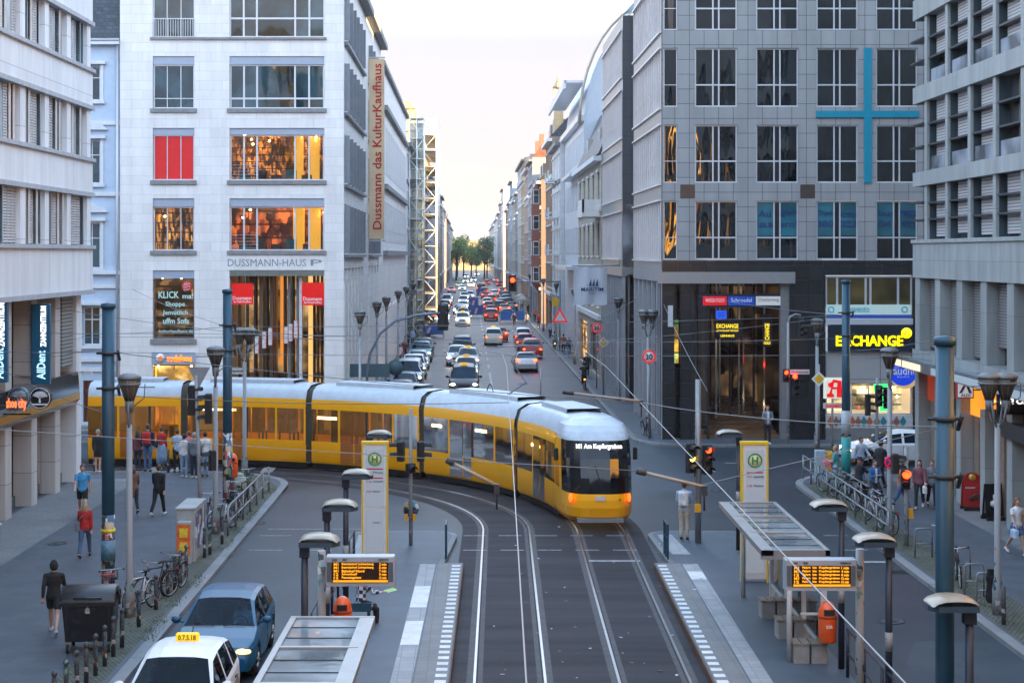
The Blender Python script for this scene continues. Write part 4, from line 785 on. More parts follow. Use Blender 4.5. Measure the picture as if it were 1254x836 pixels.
tt = thing('corner_turret', 'thin golden turret with open frame above the brown house', 'turret', (9.9, 181.5, 22)); MB().box(-.5,.5,-.5,.5,0,3.2).build('base', ochre, tt); tm_ = MB()
for dx in (-.45,.45):
    for dy in (-.45,.45): tm_.box(dx-.06,dx+.06,dy-.06,dy+.06,3.2,5.4)
tm_.build('frame', mat('ladder_metal', .4), tt); MB().lathe([(.7,5.4),(.5,5.7),(.1,6.6),(.001,6.8)], 10).build('cap', ochre, tt)
# scaffolding
s2c = thing('scaffold_tower', 'pale netted scaffold stair tower on the left pavement before the truss', 'scaffold', (-6.35, 170, 0)); pipe = mat('scaffold_pipe', (.75,.74,.70), .4, .6, .15); net = glass('scaffold_net', (.42,.44,.45), .7, .2, .01, trans=.45, ior=1.2, var=.2)
for x in (.1,.85,1.6):
    for y in (0,2.4): MB().tube([(x,y,.12),(x,y,23.2)], .05, 6).build('standard', pipe, s2c)
for l in range(11):
    z = 2.1+l*2.1; pm = MB()
    for y in (0,2.4): pm.tube([(.1,y,z),(1.6,y,z)], .045, 5).tube([(.1,y,z-1.05),(1.6,y,z-1.05)], .035, 5)
    pm.tube([(.1,0,z-2.1 if l % 2 else z),(1.6,0,z if l % 2 else z-2.1)], .045, 5).tube([(1.6,0,z),(1.6,2.4,z)], .04, 5); pm.build('ledger', pipe, s2c); MB().box(.15,1.55,.1,2.3,z+.02,z+.08).build('deck', mat('scaffold_deck', (.34,.28,.20), .8, var=.25), s2c)
MB().box(.1,1.6,2.42,2.45,.3,22.8).build('netting', net, s2c)
sc = thing('scaffolding', 'tall pipe scaffolding with decks and diagonal braces against the left house', 'scaffold', (-6.1, 206, 0)); pipe = mat('scaffold_pipe', (.75,.74,.70), .4, .6, .15); deck = mat('scaffold_deck', (.50,.46,.40), .8, var=.25)
for k in range(9):
    y = k*3.2; pm = MB()
    for x in (.15, 1.85): pm.tube([(x,y,.12),(x,y,26)], .045, 6)
    pm.build('standard', pipe, sc)
for l in range(13):
    z = 2+l*2; pm = MB()
    for x in (.15,1.85): pm.tube([(x,0,z),(x,25.6,z)], .03, 5); pm.tube([(x,0,z+1),(x,25.6,z+1)], .025, 5)
    for k in range(9): pm.tube([(.15,k*3.2,z),(1.85,k*3.2,z)], .045, 5)
    pm.tube([(.15,0,z-2 if l else .2),(1.85,0,z)] if l % 2 else [(1.85,0,z-2 if l else .2),(.15,0,z)], .04, 5); pm.build('ledger', pipe, sc)
    if l % 1 == 0 and l < 12: MB().box(.2,1.8,.05,25.5,z+.02,z+.07).build('deck', deck, sc)
at_ = thing('roof_scaffold', 'sunlit yellow weather enclosure of scaffold frames on the left attic', 'scaffold', (-9.6, 196, 20.5)); ye = mat('scaffold_sun_yellow', (.66,.50,.24), .6, var=.2)  # yellow of the low sun is put into the frame colour
for l in range(4):
    pm = MB().box(0,3.1,0,8,.3+l*1.5,.5+l*1.5)
    for k in range(6): pm.tube([(k*.62,0,l*1.5),(k*.62,0,1.5+l*1.5)], .05, 5); pm.tube([(3.1,k*1.6,l*1.5),(3.1,k*1.6,1.5+l*1.5)], .05, 5)
    pm.build('frame', ye, at_)
MB().prism([(0,6),(3.1,6),(2.2,6.9),(.9,6.9)], 8, 'y', 0).build('roof', ye, at_); MB().box(.1,3.0,1.2,7.8,0,6).build('sheeting', mat('netting', (.55,.50,.40), .8), at_)
# end of the street: trees and a hazy block
0 and house('pinkish long building closing the far end of the street', 1, 690, 30, 13, pink, x0=26, kind='far_building', nw=6)
MB_ = MB(); fb = thing('far_house', 'pale peach house across the end of the street behind the trees', 'building', (-30, 900, 0)); ff = Fac(fb); fops = [(2+k*4,3.6+k*4,z,z+2) for k in range(14) for z in (4,8,12)]; ff.wall(0,60,0,16.5,fops,ochre); [ff.win(o[0],o[1],o[2],o[3],trim,winblue,(.5,)) for o in fops]; ff.fin(MB().add([(0,0,16.5),(60,0,16.5),(60,6,20),(0,6,20)], [(0,1,2,3)]), 'roof', panels('far_roof', (.50,.40,.38), .4, 1, 1))
bark = mat('bark', (.07,.05,.035), .9, var=.3, scale=8)
def leafmat(n, c):
    if n in MATS: return MATS[n]
    m, nt, b_ = new_mat(n); oi = nt.nodes.new('ShaderNodeNewGeometry'); r = nt.nodes.new('ShaderNodeValToRGB'); r.color_ramp.elements[0].color = tuple(x*.55 for x in c)+(1,); r.color_ramp.elements[1].color = tuple(x*1.5 for x in c)+(1,)
    nt.links.new(oi.outputs['Random Per Island'], r.inputs[0]); nt.links.new(r.outputs[0], b_.inputs['Base Color']); b_.inputs['Roughness'].default_value = .6; b_.inputs['Subsurface Weight'].default_value = 0; return m
lm = [leafmat('leaves_green', (.12,.21,.05)), leafmat('leaves_yellow_green', (.19,.26,.06)), leafmat('leaves_dark', (.075,.14,.065))]
def tree(x, y, h, r, label, m_, n=2600):
    t = thing('street_tree', label, 'tree', (x, y, 0), 0, 'trees at the end of the street'); tb = MB().tube([(0,0,0),(.1,0,h*.3),(.05,.1,h*.55)], [.32,.25,.14], 8)
    blobs = []
    for k in range(9):
        a = R.uniform(0, 2*PI); rr = r*R.uniform(.15,.75); p = Vector((rr*math.cos(a), rr*math.sin(a), h*R.uniform(.42,.86))); blobs.append((p, r*R.uniform(.35,.6))); tb.tube([(0,0,h*.32),(p.x*.5,p.y*.5,p.z*.8),tuple(p)], [.13,.08,.03], 5)
    tb.build('trunk', bark, t); cb = MB()
    for k in range(n):
        p, q = R.choice(blobs); d = Vector((R.gauss(0,1),R.gauss(0,1),R.gauss(0,1))).normalized()*q*R.uniform(.55,1.08); c = p+d; s_ = R.uniform(.16,.36)
        u = Vector((R.gauss(0,1),R.gauss(0,1),R.gauss(0,.5))).normalized(); w = u.cross(Vector((R.gauss(0,1),R.gauss(0,1),R.gauss(0,1)))).normalized()
        cb.add([c-u*s_, c+w*s_*.6, c+u*s_, c-w*s_*.6], [(0,1,2,3)])
    cb.build('crown', m_, t)
for x, y, h, r, lab, k in ((-4.6,560,16,4.2,'leafy green tree, leftmost at the far end of the street',0),(-2.2,590,17,5,'broad yellow green tree in the middle of the far group',1),(.6,600,14,4,'rounder pale tree right of the broad one at the street end',1),(5.2,575,16,4.4,'dark green tree, rightmost at the street end',2),(6.6,620,17,4.6,'dark tree half hidden by the right house row at the street end',2),(-4.8,640,19,5,'tall tree behind the leftmost one at the street end',0),(2.6,660,13,4,'small tree deepest in the gap at the street end',0)): tree(x, y, h, r, lab, lm[k])
# ---- office building with louvred bands, left edge
ang = math.atan2(1, SK); YN = 16.0; XL = -14.85 - SK*(64.3-YN)
b = thing('louvred_office_building', 'white office building with curved louvre bands at the left edge', 'building', (XL, YN, 0)); LN = 48.3; f = Fac(b, 0, 0, ang)
wht = panels('white_cladding', (.76,.765,.77), (.42,.43,.45), 3.3, 1.9, .012, .5, .04, 0, .16); ledg = mat('ledge_grey_pale', (.40,.41,.43), .6, var=.15)
bands = [(7.6,9.15),(11.45,14.6-1.75),(14.95,16.05),(18.15,21)]
bands = [(7.6,9.2),(11.4,12.6),(14.8,16.1),(18.1,22)]
for a, z in bands:
    f.fin(MB().box(0,LN,-.02,.5,a,z), 'spandrel', wht); f.fin(MB().box(0,LN+.06,-.14,.5,z,z+.14).box(0,LN+.06,-.10,.5,a-.16,a-.002), 'ledge', ledg)
f.fin(MB().box(0,LN-.1,.5,16,7.6,22), 'core', wht)
lz = [(9.34,11.24),(12.74,14.64),(16.24,17.94)]
slm = mat('louvre_slat', (.58,.575,.57), .5, .2, .08); plm = glass('glass_louvre', (.42,.50,.54), .15, .6, .02, ior=1.45, var=.15); bay = 2.95
for a, z in lz:
    for k in range(16): u = LN-.15-k*bay; f.fin(MB().box(u-.55,u,.03,.45,a,z), 'pillar', wht)
    for k in range(5):
        u0 = LN-.15-(k+1)*bay+.05
        for q in range(5):
            c = u0+.22+q*.47; closed = R.random() < .62 if a != lz[2][0] else R.random() < .35
            if closed:
                lb = MB(); n_ = int((z-a)/.095)
                for s_ in range(n_): lb.box(-.2,.2,-.03,.03,a+.05+s_*.095,a+.115+s_*.095)
                lb.box(-.22,-.19,-.04,.04,a+.02,z-.02); lb.box(.19,.22,-.04,.04,a+.02,z-.02); m_ = slm
            else: lb = MB().box(-.21,.21,-.012,.012,a+.03,z-.03); m_ = plm
            lb.rot(R.choice((0,0,.5,.8))*1.0); lb.shift((c,.22,0)); f.fin(lb, 'louvre', m_)
    f.fin(MB().box(0,LN-.3,.47,.49,a,z), 'window_band', winblue)
# ground storeys, set back
gs = panels('beige_stone', (.50,.475,.445), (.22,.2,.18), 1.2, 1.3, .012, .55, .06, 0, .15)
wl = .42
for k in range(10):
    u = LN-.05-k*3.05; f.fin(MB().cbox(u-.66,u,wl,wl+.7,.12,7.6,.03), 'ground_pillar', gs if k else wht)
f.fin(MB().box(0,LN-.1,wl+.75,wl+.8,.12,7.6), 'shop_glazing', glass('office_shop_glass', (.05,.06,.065), .04, .9, .03, ior=1.6)); f.fin(MB().box(0,LN-.1,wl+.6,wl+.75,.12,.5), 'plinth', mat('dark_plinth', (.09,.09,.095), .5))
for k in range(10):
    u = LN-.05-k*3.05; dm = MB()
    for q in (1.1,1.7,2.3): dm.box(u-q-.04,u-q+.04,wl+.62,wl+.76,.12,7.5)
    f.fin(dm, 'glazing_bar', alu)
f.fin(MB().box(LN-2.5,LN-.95,wl+.1,wl+.2,4.7,7.4), 'louvre_screen', stripes('louvre_screen', (.33,.32,.30), (.12,.12,.11), .14, 2, .45))
cp = f.fin(MB().prism([(.22,3.4),(.4,3.2),(.9,3.25),(.9,4.45),(.3,4.45)], LN-3.2, 'x', 2.2), 'canopy', mat('canopy_metal', (.10,.115,.13), .12, .85, .1)); f.fin(MB().box(2.3,LN-1.1,.20,.24,3.42,3.66), 'canopy_reflection_strip', mat('reflection_gold', (.5,.33,.10), .3, .8))  # gold strip painted in for the reflection along the canopy metal
def blade(px0, px1, py0, py1, Yb, label):
    p = atp((px0+px1)/2, (py0+py1)/2, Yb); w_ = (px1-px0)*Yb/F; h_ = (py1-py0)*Yb/F; t = thing('banner_sign', label, 'sign', (p.x, Yb, p.z-h_/2), 0, 'blue dental banners'); 
    MB().cbox(-w_/2,w_/2,-.09,.09,0,h_,.02).build('panel', mat('banner_blue', (.015,.11,.20), .35, var=.1, scale=.6), t); MB().box(-w_/2-.5,-w_/2,-.04,.04,h_*.87,h_*.9).box(-w_/2-.5,-w_/2,-.04,.04,h_*.1,h_*.13).build('bracket', alu, t)
    text('AllDent', t, (.02,-.1,h_*.24), 1.0, .3, emit('dental_blue_white', (.45,.8,1), 1.5), ry=90, bold=.012); text('ZAHNZENTRUM', t, (.1,-.1,h_*.72), 1.42, .19, emit('dental_white', (1,.97,.95), 2.2), ry=90, bold=.02); text('Kieferorthopädie', t, (-.1,-.1,h_*.62), 0.01, .01, emit('dental_white', (1,1,1), 2)) if 0 else None
blade(39,62,372,470,57.4, 'blue blade banner with full dental lettering beside the louvre screen'); blade(-12,10,370,468,53.2, 'blue blade banner cut by the left edge of the picture')
def round_sign(px, py, r_, Yb, label, tree_):
    p = atp(px, py, Yb); t = thing('round_sign', label, 'sign', p, 0, 'round signs on the canopy'); MB().lathe([(.001,-.08),(r_,-.08),(r_,.08),(.001,.08)], 28, (0,0,0), 'y').build('disc', mat('sign_black', (.012,.012,.014), .3, var=0) if tree_ else mat('sign_smoke', (.10,.14,.17), .15, .3), t); MB().box(-r_-.35,-r_+.05,-.03,.03,-.03,.03).build('bracket', darkmetal, t)
    wm = mat('sign_white', .85) if tree_ else mat('sign_pale_grey', (.25,.32,.36), .4); MB().ring((0,-.09,0), r_*.9, r_*.035, 'y', 28, 5).build('rim', wm, t); tb = MB().prism([(-r_*.09,-r_*.42),(r_*.09,-r_*.42),(r_*.05,r_*.1),(-r_*.05,r_*.1)], .02, 'y', -.1)
    for a in range(20, 170, 15): c, s_ = math.cos(rad(a)), math.sin(rad(a)); tb.tube([(0,-.095,0),(c*r_*.35,-.095,s_*r_*.35-.0),(c*r_*.72,-.095,s_*r_*.6)], [r_*.05,r_*.045,r_*.06], 5)
    tb.prism([(-r_*.75,-r_*.5),(r_*.75,-r_*.5),(r_*.6,-r_*.62),(-r_*.6,-r_*.62)][::-1], .02, 'y', -.1); tb.build('tree_emblem', wm, t)
round_sign(49.5,487,.385,56.3,'round black sign with white tree emblem on the canopy',True); round_sign(23,487,.385,54.2,'round smoky grey tree sign left of the black one',False)
ns = thing('neon_sign', 'orange red glowing shop lettering along the left canopy', 'sign', tuple(atp(20,495,53.3))); text('shoe city', ns, (0,0,0), .66, .42, emit('neon_red', (1,.12,.03), 3.0), bold=.02); MB().box(-.45,.45,.05,.09,-.35,-.3).build('rail', darkmetal, ns)
cmx = thing('security_camera', 'small white security camera on the left building corner', 'camera', tuple(atp(103,456,63.9))); MB().cbox(-.02,.32,-.08,.08,-.06,.08,.02).build('body', mat('post_white', .62), cmx); MB().box(-.18,-.02,-.02,.02,0,.04).build('bracket', alu, cmx)
# ---- grey stone office building on the right edge
XR = 17.75; angr = -(PI-ang); Yn0 = -8.0; LR = 64.6-Yn0
b = thing('stone_office_building', 'greenish grey stone office building with deep blind covered windows at the right edge', 'building', (XR, 64.6, 0)); f = Fac(b, 0, 0, -(PI/2+ (PI/2-ang)*-1)); f.rz = -math.atan2(1, SK)+0.0
f.rz = math.atan2(-1, -SK)
gst = panels('green_grey_stone', (.30,.325,.325), (.2,.21,.21), 2.9, 1.75, .01, .6, .05, 0, .28); teal = mat('teal_reveal', (.035,.06,.075), .4, var=.1); slat = stripes('white_blind', (.42,.42,.43), (.15,.155,.165), .11, 2, .62); slat2 = stripes('shop_blind', (.20,.195,.195), (.08,.08,.082), .1, 2, .6)
bz = [(14.9,15.55),(11.65,12.2),(18.2,19.0),(8.07,9.42),(21.5,30)]
for a, z in bz: f.fin(MB().box(-.15,LR,-.18,.6,a,z), 'stone_band', gst)
f.fin(MB().box(-.2,LR,-.25,.6,9.42,9.56), 'ledge', gst)
pit = 2.92; 
for a, z in ((9.56,11.65),(12.2,14.9),(15.55,18.2),(19,21.5)):
    for k in range(15):
        u = 1.5+k*pit; f.fin(MB().box(u-.17,u+.17,-.1,.40,a,z), 'stone_mullion', gst)
    for k in range(7, 24):
        if R.random() < .5: u0 = 1.5+k*pit+.2; f.fin(MB().box(u0,u0+pit-.4,.30,.335,a+.1,z-.05), 'added_reflection_panel', emit('added_amber_glow', (1,.42,.05), 4.6) if R.random() < .65 else mat('added_white_panel', (.75,.74,.70), .6))  # unseen glowing and white panels added to streak the panes opposite
    f.fin(MB().box(-.05,LR,.34,.38,a,z), 'window_band', glass('window_deep', (.03,.04,.048), .04, 1, .08, ior=1.7))
    for k in range(5):
        u0, u1 = 1.5+k*pit+.18 - (pit if k == 0 and 0 else 0), 1.5+(k+1)*pit-.18; f.fin(MB().box(u0,u0+.04,.0,.34,a,z), 'reveal', teal)
        fr_ = R.choice((.35,.95,.95,.6,.8)) if z-a > 2.2 else R.choice((.2,.9,.95))
        if R.random() < .9: f.fin(MB().box(u0+.28,u1-.08,.2,.24,z-(z-a)*fr_,z-.02), 'blind', slat)
        sm_ = MB()
        for q in (.33,.63): zz = z-(z-a)*q; sm_.box(u0+.05,u1,-.06,.33,zz-.035,zz+.035)
        f.fin(sm_, 'sun_shade', mat('shade_metal', (.06,.07,.085), .4, .5)); 
        if z-a > 2.2: f.fin(MB().box(u0+.04,u1-.04,.05,.07,a,a+.55), 'glass_guard', glass('guard_glass', (.20,.23,.27), .1, .7, .02, ior=1.5))
        f.fin(MB().box((u0+u1)/2-.04,(u0+u1)/2+.04,.27,.35,a,z), 'window_bar', mat('bronze_bar', (.13,.09,.07), .5))
    # corner bay towards the camera side street
    f.fin(MB().box(.05,1.3,.4,.45,a+.5,z-.02), 'blind', slat); f.fin(MB().box(-.5,1.33,-.2,.6,a+(z-a)*.35,a+(z-a)*.35+.06).box(-.5,1.33,-.2,.6,a+(z-a)*.68,a+(z-a)*.68+.06), 'sun_shade', mat('shade_metal', .1))
for k in range(15):
    u = .35+k*pit; f.fin(MB().box(u-.35,u+.35,-.12,.55,5.0,8.07), 'stone_mullion', gst)
    if k < 6: f.fin(MB().box(u+.36,u+pit-.36,.28,.34,5.35 + (.5 if k % 2 else 0),8.0), 'blind', slat2)
f.fin(MB().box(-.1,LR,.5,.6,4.4,8.07), 'window_band', MATS['window_deep']); f.fin(MB().box(-.15,LR,-.2,.55,4.75,5.25), 'stone_band', gst)
f.fin(MB().box(-.1,LR,1.0,62,.12,30).box(-.08,.1,.6,1.0,.12,24), 'core', gst)  # core deepened and raised, near end lengthened, all unseen, to block the sun
# glass canopy and shop fronts
f.fin(MB().box(.3,LR,-1.0,-.15,4.86,4.96), 'canopy', glass('canopy_glass', (.10,.13,.15), .1, .9, .02, ior=1.5)); cm_ = MB().box(.3,LR,-1.1,-.96,4.64,5.0)
for k in range(16): cm_.box(.3+k*pit,.42+k*pit,-1.0,-.1,4.66,4.86)
f.fin(cm_, 'canopy_frame', mat('canopy_steel', (.16,.19,.22), .4, .5)); f.fin(MB().box(.5,4.6,-1.14,-1.105,4.68,4.92), 'canopy_lamp', emit('canopy_warm', (1,.80,.52), 1.0))
f.fin(MB().box(6.2,LR,-1.14,-1.105,4.68,4.92), 'canopy_lamp', emit('canopy_dim', (.6,.75,.85), .22))
cols = [mat('stone_brown', (.22,.18,.145), .6, var=.2)]
for k in range(15):
    u = .35+k*pit; f.fin(MB().box(u-.28,u+.28,-.15,.5,.12,4.4), 'shop_pillar', gst); f.fin(MB().box(u+.28,u+.9,.3,.5,.12,3.6), 'shop_pier', cols[0])
    f.fin(MB().box(u+.9,u+pit-.28,.9,.95,.12,3.4), 'shop_window', shop_inside('shop_glow_%d' % (k % 3), ((.35,.18,.06),(.12,.08,.06),(.55,.22,.05))[k % 3], ((.9,.5,.2),(.5,.35,.2),(1,.55,.12))[k % 3], (.45,.2,.7)[k % 3], .5, .55, .05))
    f.fin(MB().box(u+.28,u+pit-.28,.2,.4,3.3,4.4), 'shop_fascia', (emit('fascia_red', (.50,.06,.02), .35), mat('fascia_dark', (.02,.022,.026), .4), emit('fascia_orange', (1,.30,.02), 1.1), mat('fascia_dark', .03), mat('fascia_dark', .03))[k % 5])
f.fin(MB().box(11,14.4,-.3,.1,3.1,3.6), 'shop_fascia', mat('fascia_dark', .03))
pr = Vector((XR,64.6,0)); 
ry_ = thing('lit_shop_sign', 'black shop fascia with white glowing lettering at the right edge', 'sign', tuple(atp(1250,490,52))); MB().box(-.75,.75,0,.1,-.45,.35).build('board', mat('fascia_dark', .03), ry_); text('RITUALS', ry_, (.0,-.03,-.02), 1.3, .2, emit('ritual_white', (1,.9,.8), 2.0), bold=.02)
og = thing('orange_sign', 'bright orange backlit shop sign under the right canopy', 'sign', tuple(atp(1216,486,53.6))); MB().box(-.38,.38,0,.1,-.4,.4).build('panel', emit('orange_panel', (1,.25,.01), 1.2), og); text('S', og, (-.1,-.03,0), .28, .5, emit('pale_orange', (1,.75,.3), 2.0)); text('food', og, (.14,-.03,-.12), .3, .1, emit('pale_orange', (1,.75,.3), 2.0))
al = thing('supermarket_sign', 'square white sign with blue letter A and red rim under the canopy', 'sign', tuple(atp(1182,477.5,55.2))); MB().box(-.29,.29,0,.14,-.28,.28).build('box', mat('sign_red_rim', (.42,.03,.03), .4, var=0), al); MB().box(-.25,.25,-.02,0,-.24,.24).build('face', emit('face_pale', (.6,.68,.75), .45), al)
nb_ = mat('sign_dark_blue', (.01,.03,.16), .4, var=0); MB().prism([(-.22,-.1),(-.12,-.1),(.02,.16),(.12,-.1),(.22,-.1),(.07,.22),(-.03,.22)], .02, 'y', -.04).build('letter_shape', nb_, al); text('ALDI', al, (0,-.035,-.17), .32, .1, nb_, bold=.02); MB().box(.29,.6,.04,.1,-.02,.02).build('bracket', darkmetal, al)
ba = thing('oval_sign', 'blue oval shop sign with white lettering by the pharmacy', 'sign', tuple(atp(1105,455,66.2))); MB().lathe([(.001,-.08),(.62,-.08),(.62,.08),(.001,.08)], 28, (.12,.04,-.06), 'y').build('backing', emit('sign_cream', (.9,.6,.3), .5), ba); MB().lathe([(.001,-.09),(.56,-.09),(.56,.06),(.001,.06)], 28, (0,-.03,0), 'y').build('disc', emit('sign_vivid_blue', (.01,.05,.65), .8), ba); text('audni', ba, (.02,-.14,.05), .85, .34, mat('sign_white', .85), bold=.02); text('Shopothek', ba, (.0,-.14,-.2), .5, .1, mat('sign_white', .85))
rb_ = thing('added_sun_block', 'plain unseen block added to keep sun off the round roofed hall', 'building', (38,95,0)); Fac(rb_).wall(0,60,0,34,[],tile); MB().box(0,60,.02,40,0,34).build('core', tile, rb_)  # unseen block, added to shade the round roofed hall from the sun
# ---- railway station behind the camera (mirrored in the panes opposite)
stt = thing('railway_station', 'ochre brick railway station hall behind the viewer', 'building', (0,-14,0)); ob = panels('ochre_brick', (.60,.30,.05), (.15,.08,.03), .5, .14, .01, .35, .25, .5, .25)
for xa, xb in ((-60,-16.5),(18.5,60)):
    f5 = Fac(stt, xb, 0, PI); ops = [(2+k*5.2,5.2+k*5.2,z,z+4.5) for k in range(7) for z in (6,12.5,19,25.5)]; f5.wall(0, xb-xa, 0, 33, ops, ob, dep=.5)
    for k_, o in enumerate(ops): f5.win(o[0],o[1],o[2],o[3],darkmetal,(emit('station_added_glow', (1,.45,.06), 4) if k_ % 3 else wind),(.33,.67),(.33,.67),.1,.3)  # amber glow added to unseen panes to warm the reflections opposite
    MB().box(xa,xb,-12,-.55,32.6,33).build('roof', slate, stt)
MB().box(-16.5,18.5,-12,-2,5.2,6.8).build('bridge', mat('bridge_steel', (.05,.10,.11), .5), stt); MB().box(-16.5,18.5,-12,-3,10.5,29).build('hall', mat('hall_glass', (.06,.08,.085), .2, .3), stt)
# ================================================================ TRAM
YF0 = 53.0
def tpath(s):                                # position and direction towards the tail, s metres behind the nose
    if s < CYT-YF0: return Vector((CXT+RA, YF0+s, 0)), Vector((0,1,0))
    a = (s-(CYT-YF0))/RA
    if a < PI/2: return Vector((CXT+RA*math.cos(a), CYT+RA*math.sin(a), 0)), Vector((-math.sin(a), math.cos(a), 0))
    return Vector((CXT-(a-PI/2)*RA, CYT+RA, 0)), Vector((-1,0,0))
tr = thing('tram', 'yellow articulated tram with pale roof turning through the junction', 'tram', (CXT+RA, YF0, 0)); TO = Vector((CXT+RA, YF0, 0))
def tp(s, lat, z): p, d = tpath(s); n = Vector((d.y, -d.x, 0)); q = p + n*lat - TO; return (q.x, q.y, z)
def strip(mb, prof, s0, s1, step=.5, smooth=True):
    n = max(1, int((s1-s0)/step)); m = len(prof); vs = [tp(s0+(s1-s0)*i/n, l, z) for i in range(n+1) for l, z in prof]
    mb.add(vs, [(i*m+k, (i+1)*m+k, (i+1)*m+k+1, i*m+k+1) for i in range(n) for k in range(m-1)], smooth); return mb
yel = mat('tram_yellow', (.95,.42,.0), .30, coat=.3, var=.04, scale=.8); rfm = mat('tram_roof_grey', (.44,.49,.54), .38, var=.10, coat=.1); tgl = glass('tram_window_film', (.30,.15,.03), .06, .7, .03, .8, ior=1.5, var=.45, trans=.55, tint=(.95,.66,.30)); tdk = glass('tram_windscreen', (.010,.011,.013), .03, .3, .05, .9, ior=1.6); blk = mat('black_rubber', (.012,.012,.013), .7, var=.1)
# lateral + is the outer side of the bend
zl = [(.30,.30,1.12),(.45,.08,1.18),(.75,0,1.2),(1.0,.01,1.2),(1.2,.05,1.2),(1.22,.055,1.2),(1.7,.18,1.2),(2.3,.40,1.2),(2.84,.70,1.18),(2.86,.72,1.175),(2.95,.80,1.17),(3.12,1.0,1.12),(3.3,1.3,1.05),(3.5,1.95,.7),(3.55,2.5,.04)]
ts = [-90,-82,-72,-62,-52,-42,-30,-18,-6,6,18,30,42,52,62,72,82,90]; SE = 2.6; nn = 3.6
def npt(z, f, w, t): t = rad(t); sx = math.copysign(abs(math.sin(t))**(2/nn), t); return tp(f+(SE-f)*(1-abs(math.cos(t))**(2/nn)), w*sx, z)
grid = [[npt(z, f, w, t) for t in ts] for z, f, w in zl]; parts = {k: MB() for k in ('front_body','windscreen','front_roof','side_window')}
for i in range(len(zl)-1):
    for j in range(len(ts)-1):
        tm = abs(ts[j]+ts[j+1])/2; zm = (zl[i][0]+zl[i+1][0])/2
        k = 'front_roof' if zm > 2.86 else ('windscreen' if 1.2 < zm < 2.86 and tm < 70 else ('side_window' if 1.22 < zm < 2.5 and tm > 80 else 'front_body'))
        parts[k].add([grid[i][j],grid[i][j+1],grid[i+1][j+1],grid[i+1][j]], [(0,1,2,3)], True)
for k, m_ in (('front_body',yel),('windscreen',tdk),('front_roof',rfm),('side_window',tgl)): parts[k].build(k, m_, tr)
mb = MB()
for lat in (-.95,.95): mb.ball(tp(.28,lat,1.06), .12, .07, .16)
redl = emit('tram_red_lamp', (1,.08,.01), 3.9)
for lat in (-.95,.95): MB().ball(tp(.25,lat,1.07), .065, .09, .14).build('tail_lamp', redl, tr)
text('M1 Am Kupfergraben', tr, tuple(Vector(tp(.60,0,2.68))+Vector((0,-.03,0))), 1.5, .2, emit('display_white', (1,1,1), 3.0), rx=68, bold=.01)
MB().box(*[q for q in (-.16,.16,-.02,.0,1.0,1.14)]).build('number_plate', mat('plate_white', .6, .4, var=0), tr, (0,.0,0)); MB().tube([tp(.08,.1,1.25),tp(.3,-.15,2.1)], .02, 5).build('wiper', blk, tr)
MB().box(-.75,.75,-.06,.25,.3,.42).build('coupler_flap', mat('tram_grey', (.2,.2,.21), .5), tr); text('4', tr, (.62,-.005,1.03), .07, .09, blk)
for lat in (-1.33, 1.33): MB().cbox(-.07,.07,-.1,.1,-.2,.2,.03).build('mirror_camera', blk, tr, tp(1.5, lat, 2.35))
segs = [(2.6,7.3),(7.6,14.1),(14.4,20.3),(20.6,26.3),(26.6,30.6)]
for a, z in segs:
    for sgn in (-1, 1):
        strip(MB(), [(sgn*1.12,.30),(sgn*1.19,.42),(sgn*1.2,1.22)], a, z).build('side_panel', yel, tr); strip(MB(), [(sgn*1.2,2.55),(sgn*1.195,2.8),(sgn*1.17,2.95)], a, z).build('cornice_panel', yel, tr)
        strip(MB(), [(sgn*1.05,.08),(sgn*1.12,.30)], a, z).build('skirt_shade_strip', blk, tr)  # dark skirt strip, also painted as the shadow under the tram
        n = max(1, round((z-a)/1.55)); L_ = (z-a)/n
        for k in range(n):
            s0, s1 = a+k*L_, a+(k+1)*L_; door = (sgn < 0) and n > 2 and k == n//2
            strip(MB(), [(sgn*1.2,1.22),(sgn*1.2,2.55)], s0, s0+.10, .1).build('window_pillar', yel if not door else blk, tr)
            strip(MB(), [(sgn*1.19,1.22),(sgn*1.19,2.55)], s0+.10, s1, .4).build('window', tgl, tr)
            if door:
                strip(MB(), [(sgn*1.206,.38),(sgn*1.206,2.5)], s0+.13, s0+.70, .3).build('door', tgl, tr); strip(MB(), [(sgn*1.206,.38),(sgn*1.206,2.5)], s0+.76, s1-.03, .3).build('door', tgl, tr)
        strip(MB(), [(sgn*1.215,1.70),(sgn*1.215,1.74)], a+.2, z-.2).build('window_rail', mat('tram_trim', (.10,.08,.05), .4), tr) if 0 else None
    strip(MB(), [(-1.17,2.95),(-1.05,3.3),(-.7,3.5),(0,3.55),(.7,3.5),(1.05,3.3),(1.17,2.95)], a, z).build('roof', rfm, tr)
    mb = MB(); strip(mb, [(-.62,3.5),(-.6,3.66),(.6,3.66),(.62,3.5)], a+.9, z-.9, smooth=False); mb.build('roof_fairing', mat('roof_box_grey', (.42,.46,.50), .45, var=.1), tr)
for (a, z), (c, d) in zip(segs, segs[1:]):
    mb = MB()
    for k in range(5): s0 = z+k*(c-z)/5; strip(mb, [(-1.14,.35),(-1.14,2.95),(-1.0,3.3),(-.6,3.45),(.6,3.45),(1.0,3.3),(1.14,2.95),(1.14,.35)], s0+.02, s0+.07, .05)
    strip(mb, [(-1.1,.35),(-1.1,2.95),(-.95,3.28),(-.6,3.4),(.6,3.4),(.95,3.28),(1.1,2.95),(1.1,.35)], z, c, .25); mb.build('bellows', mat('bellows', (.05,.042,.03), .7), tr)
MB().add([tp(30.6,-1.2,.3),tp(30.6,1.2,.3),tp(30.6,1.17,2.95),tp(30.6,0,3.55),tp(30.6,-1.17,2.95)], [(0,1,2,3,4)]).build('rear_end', tdk, tr)
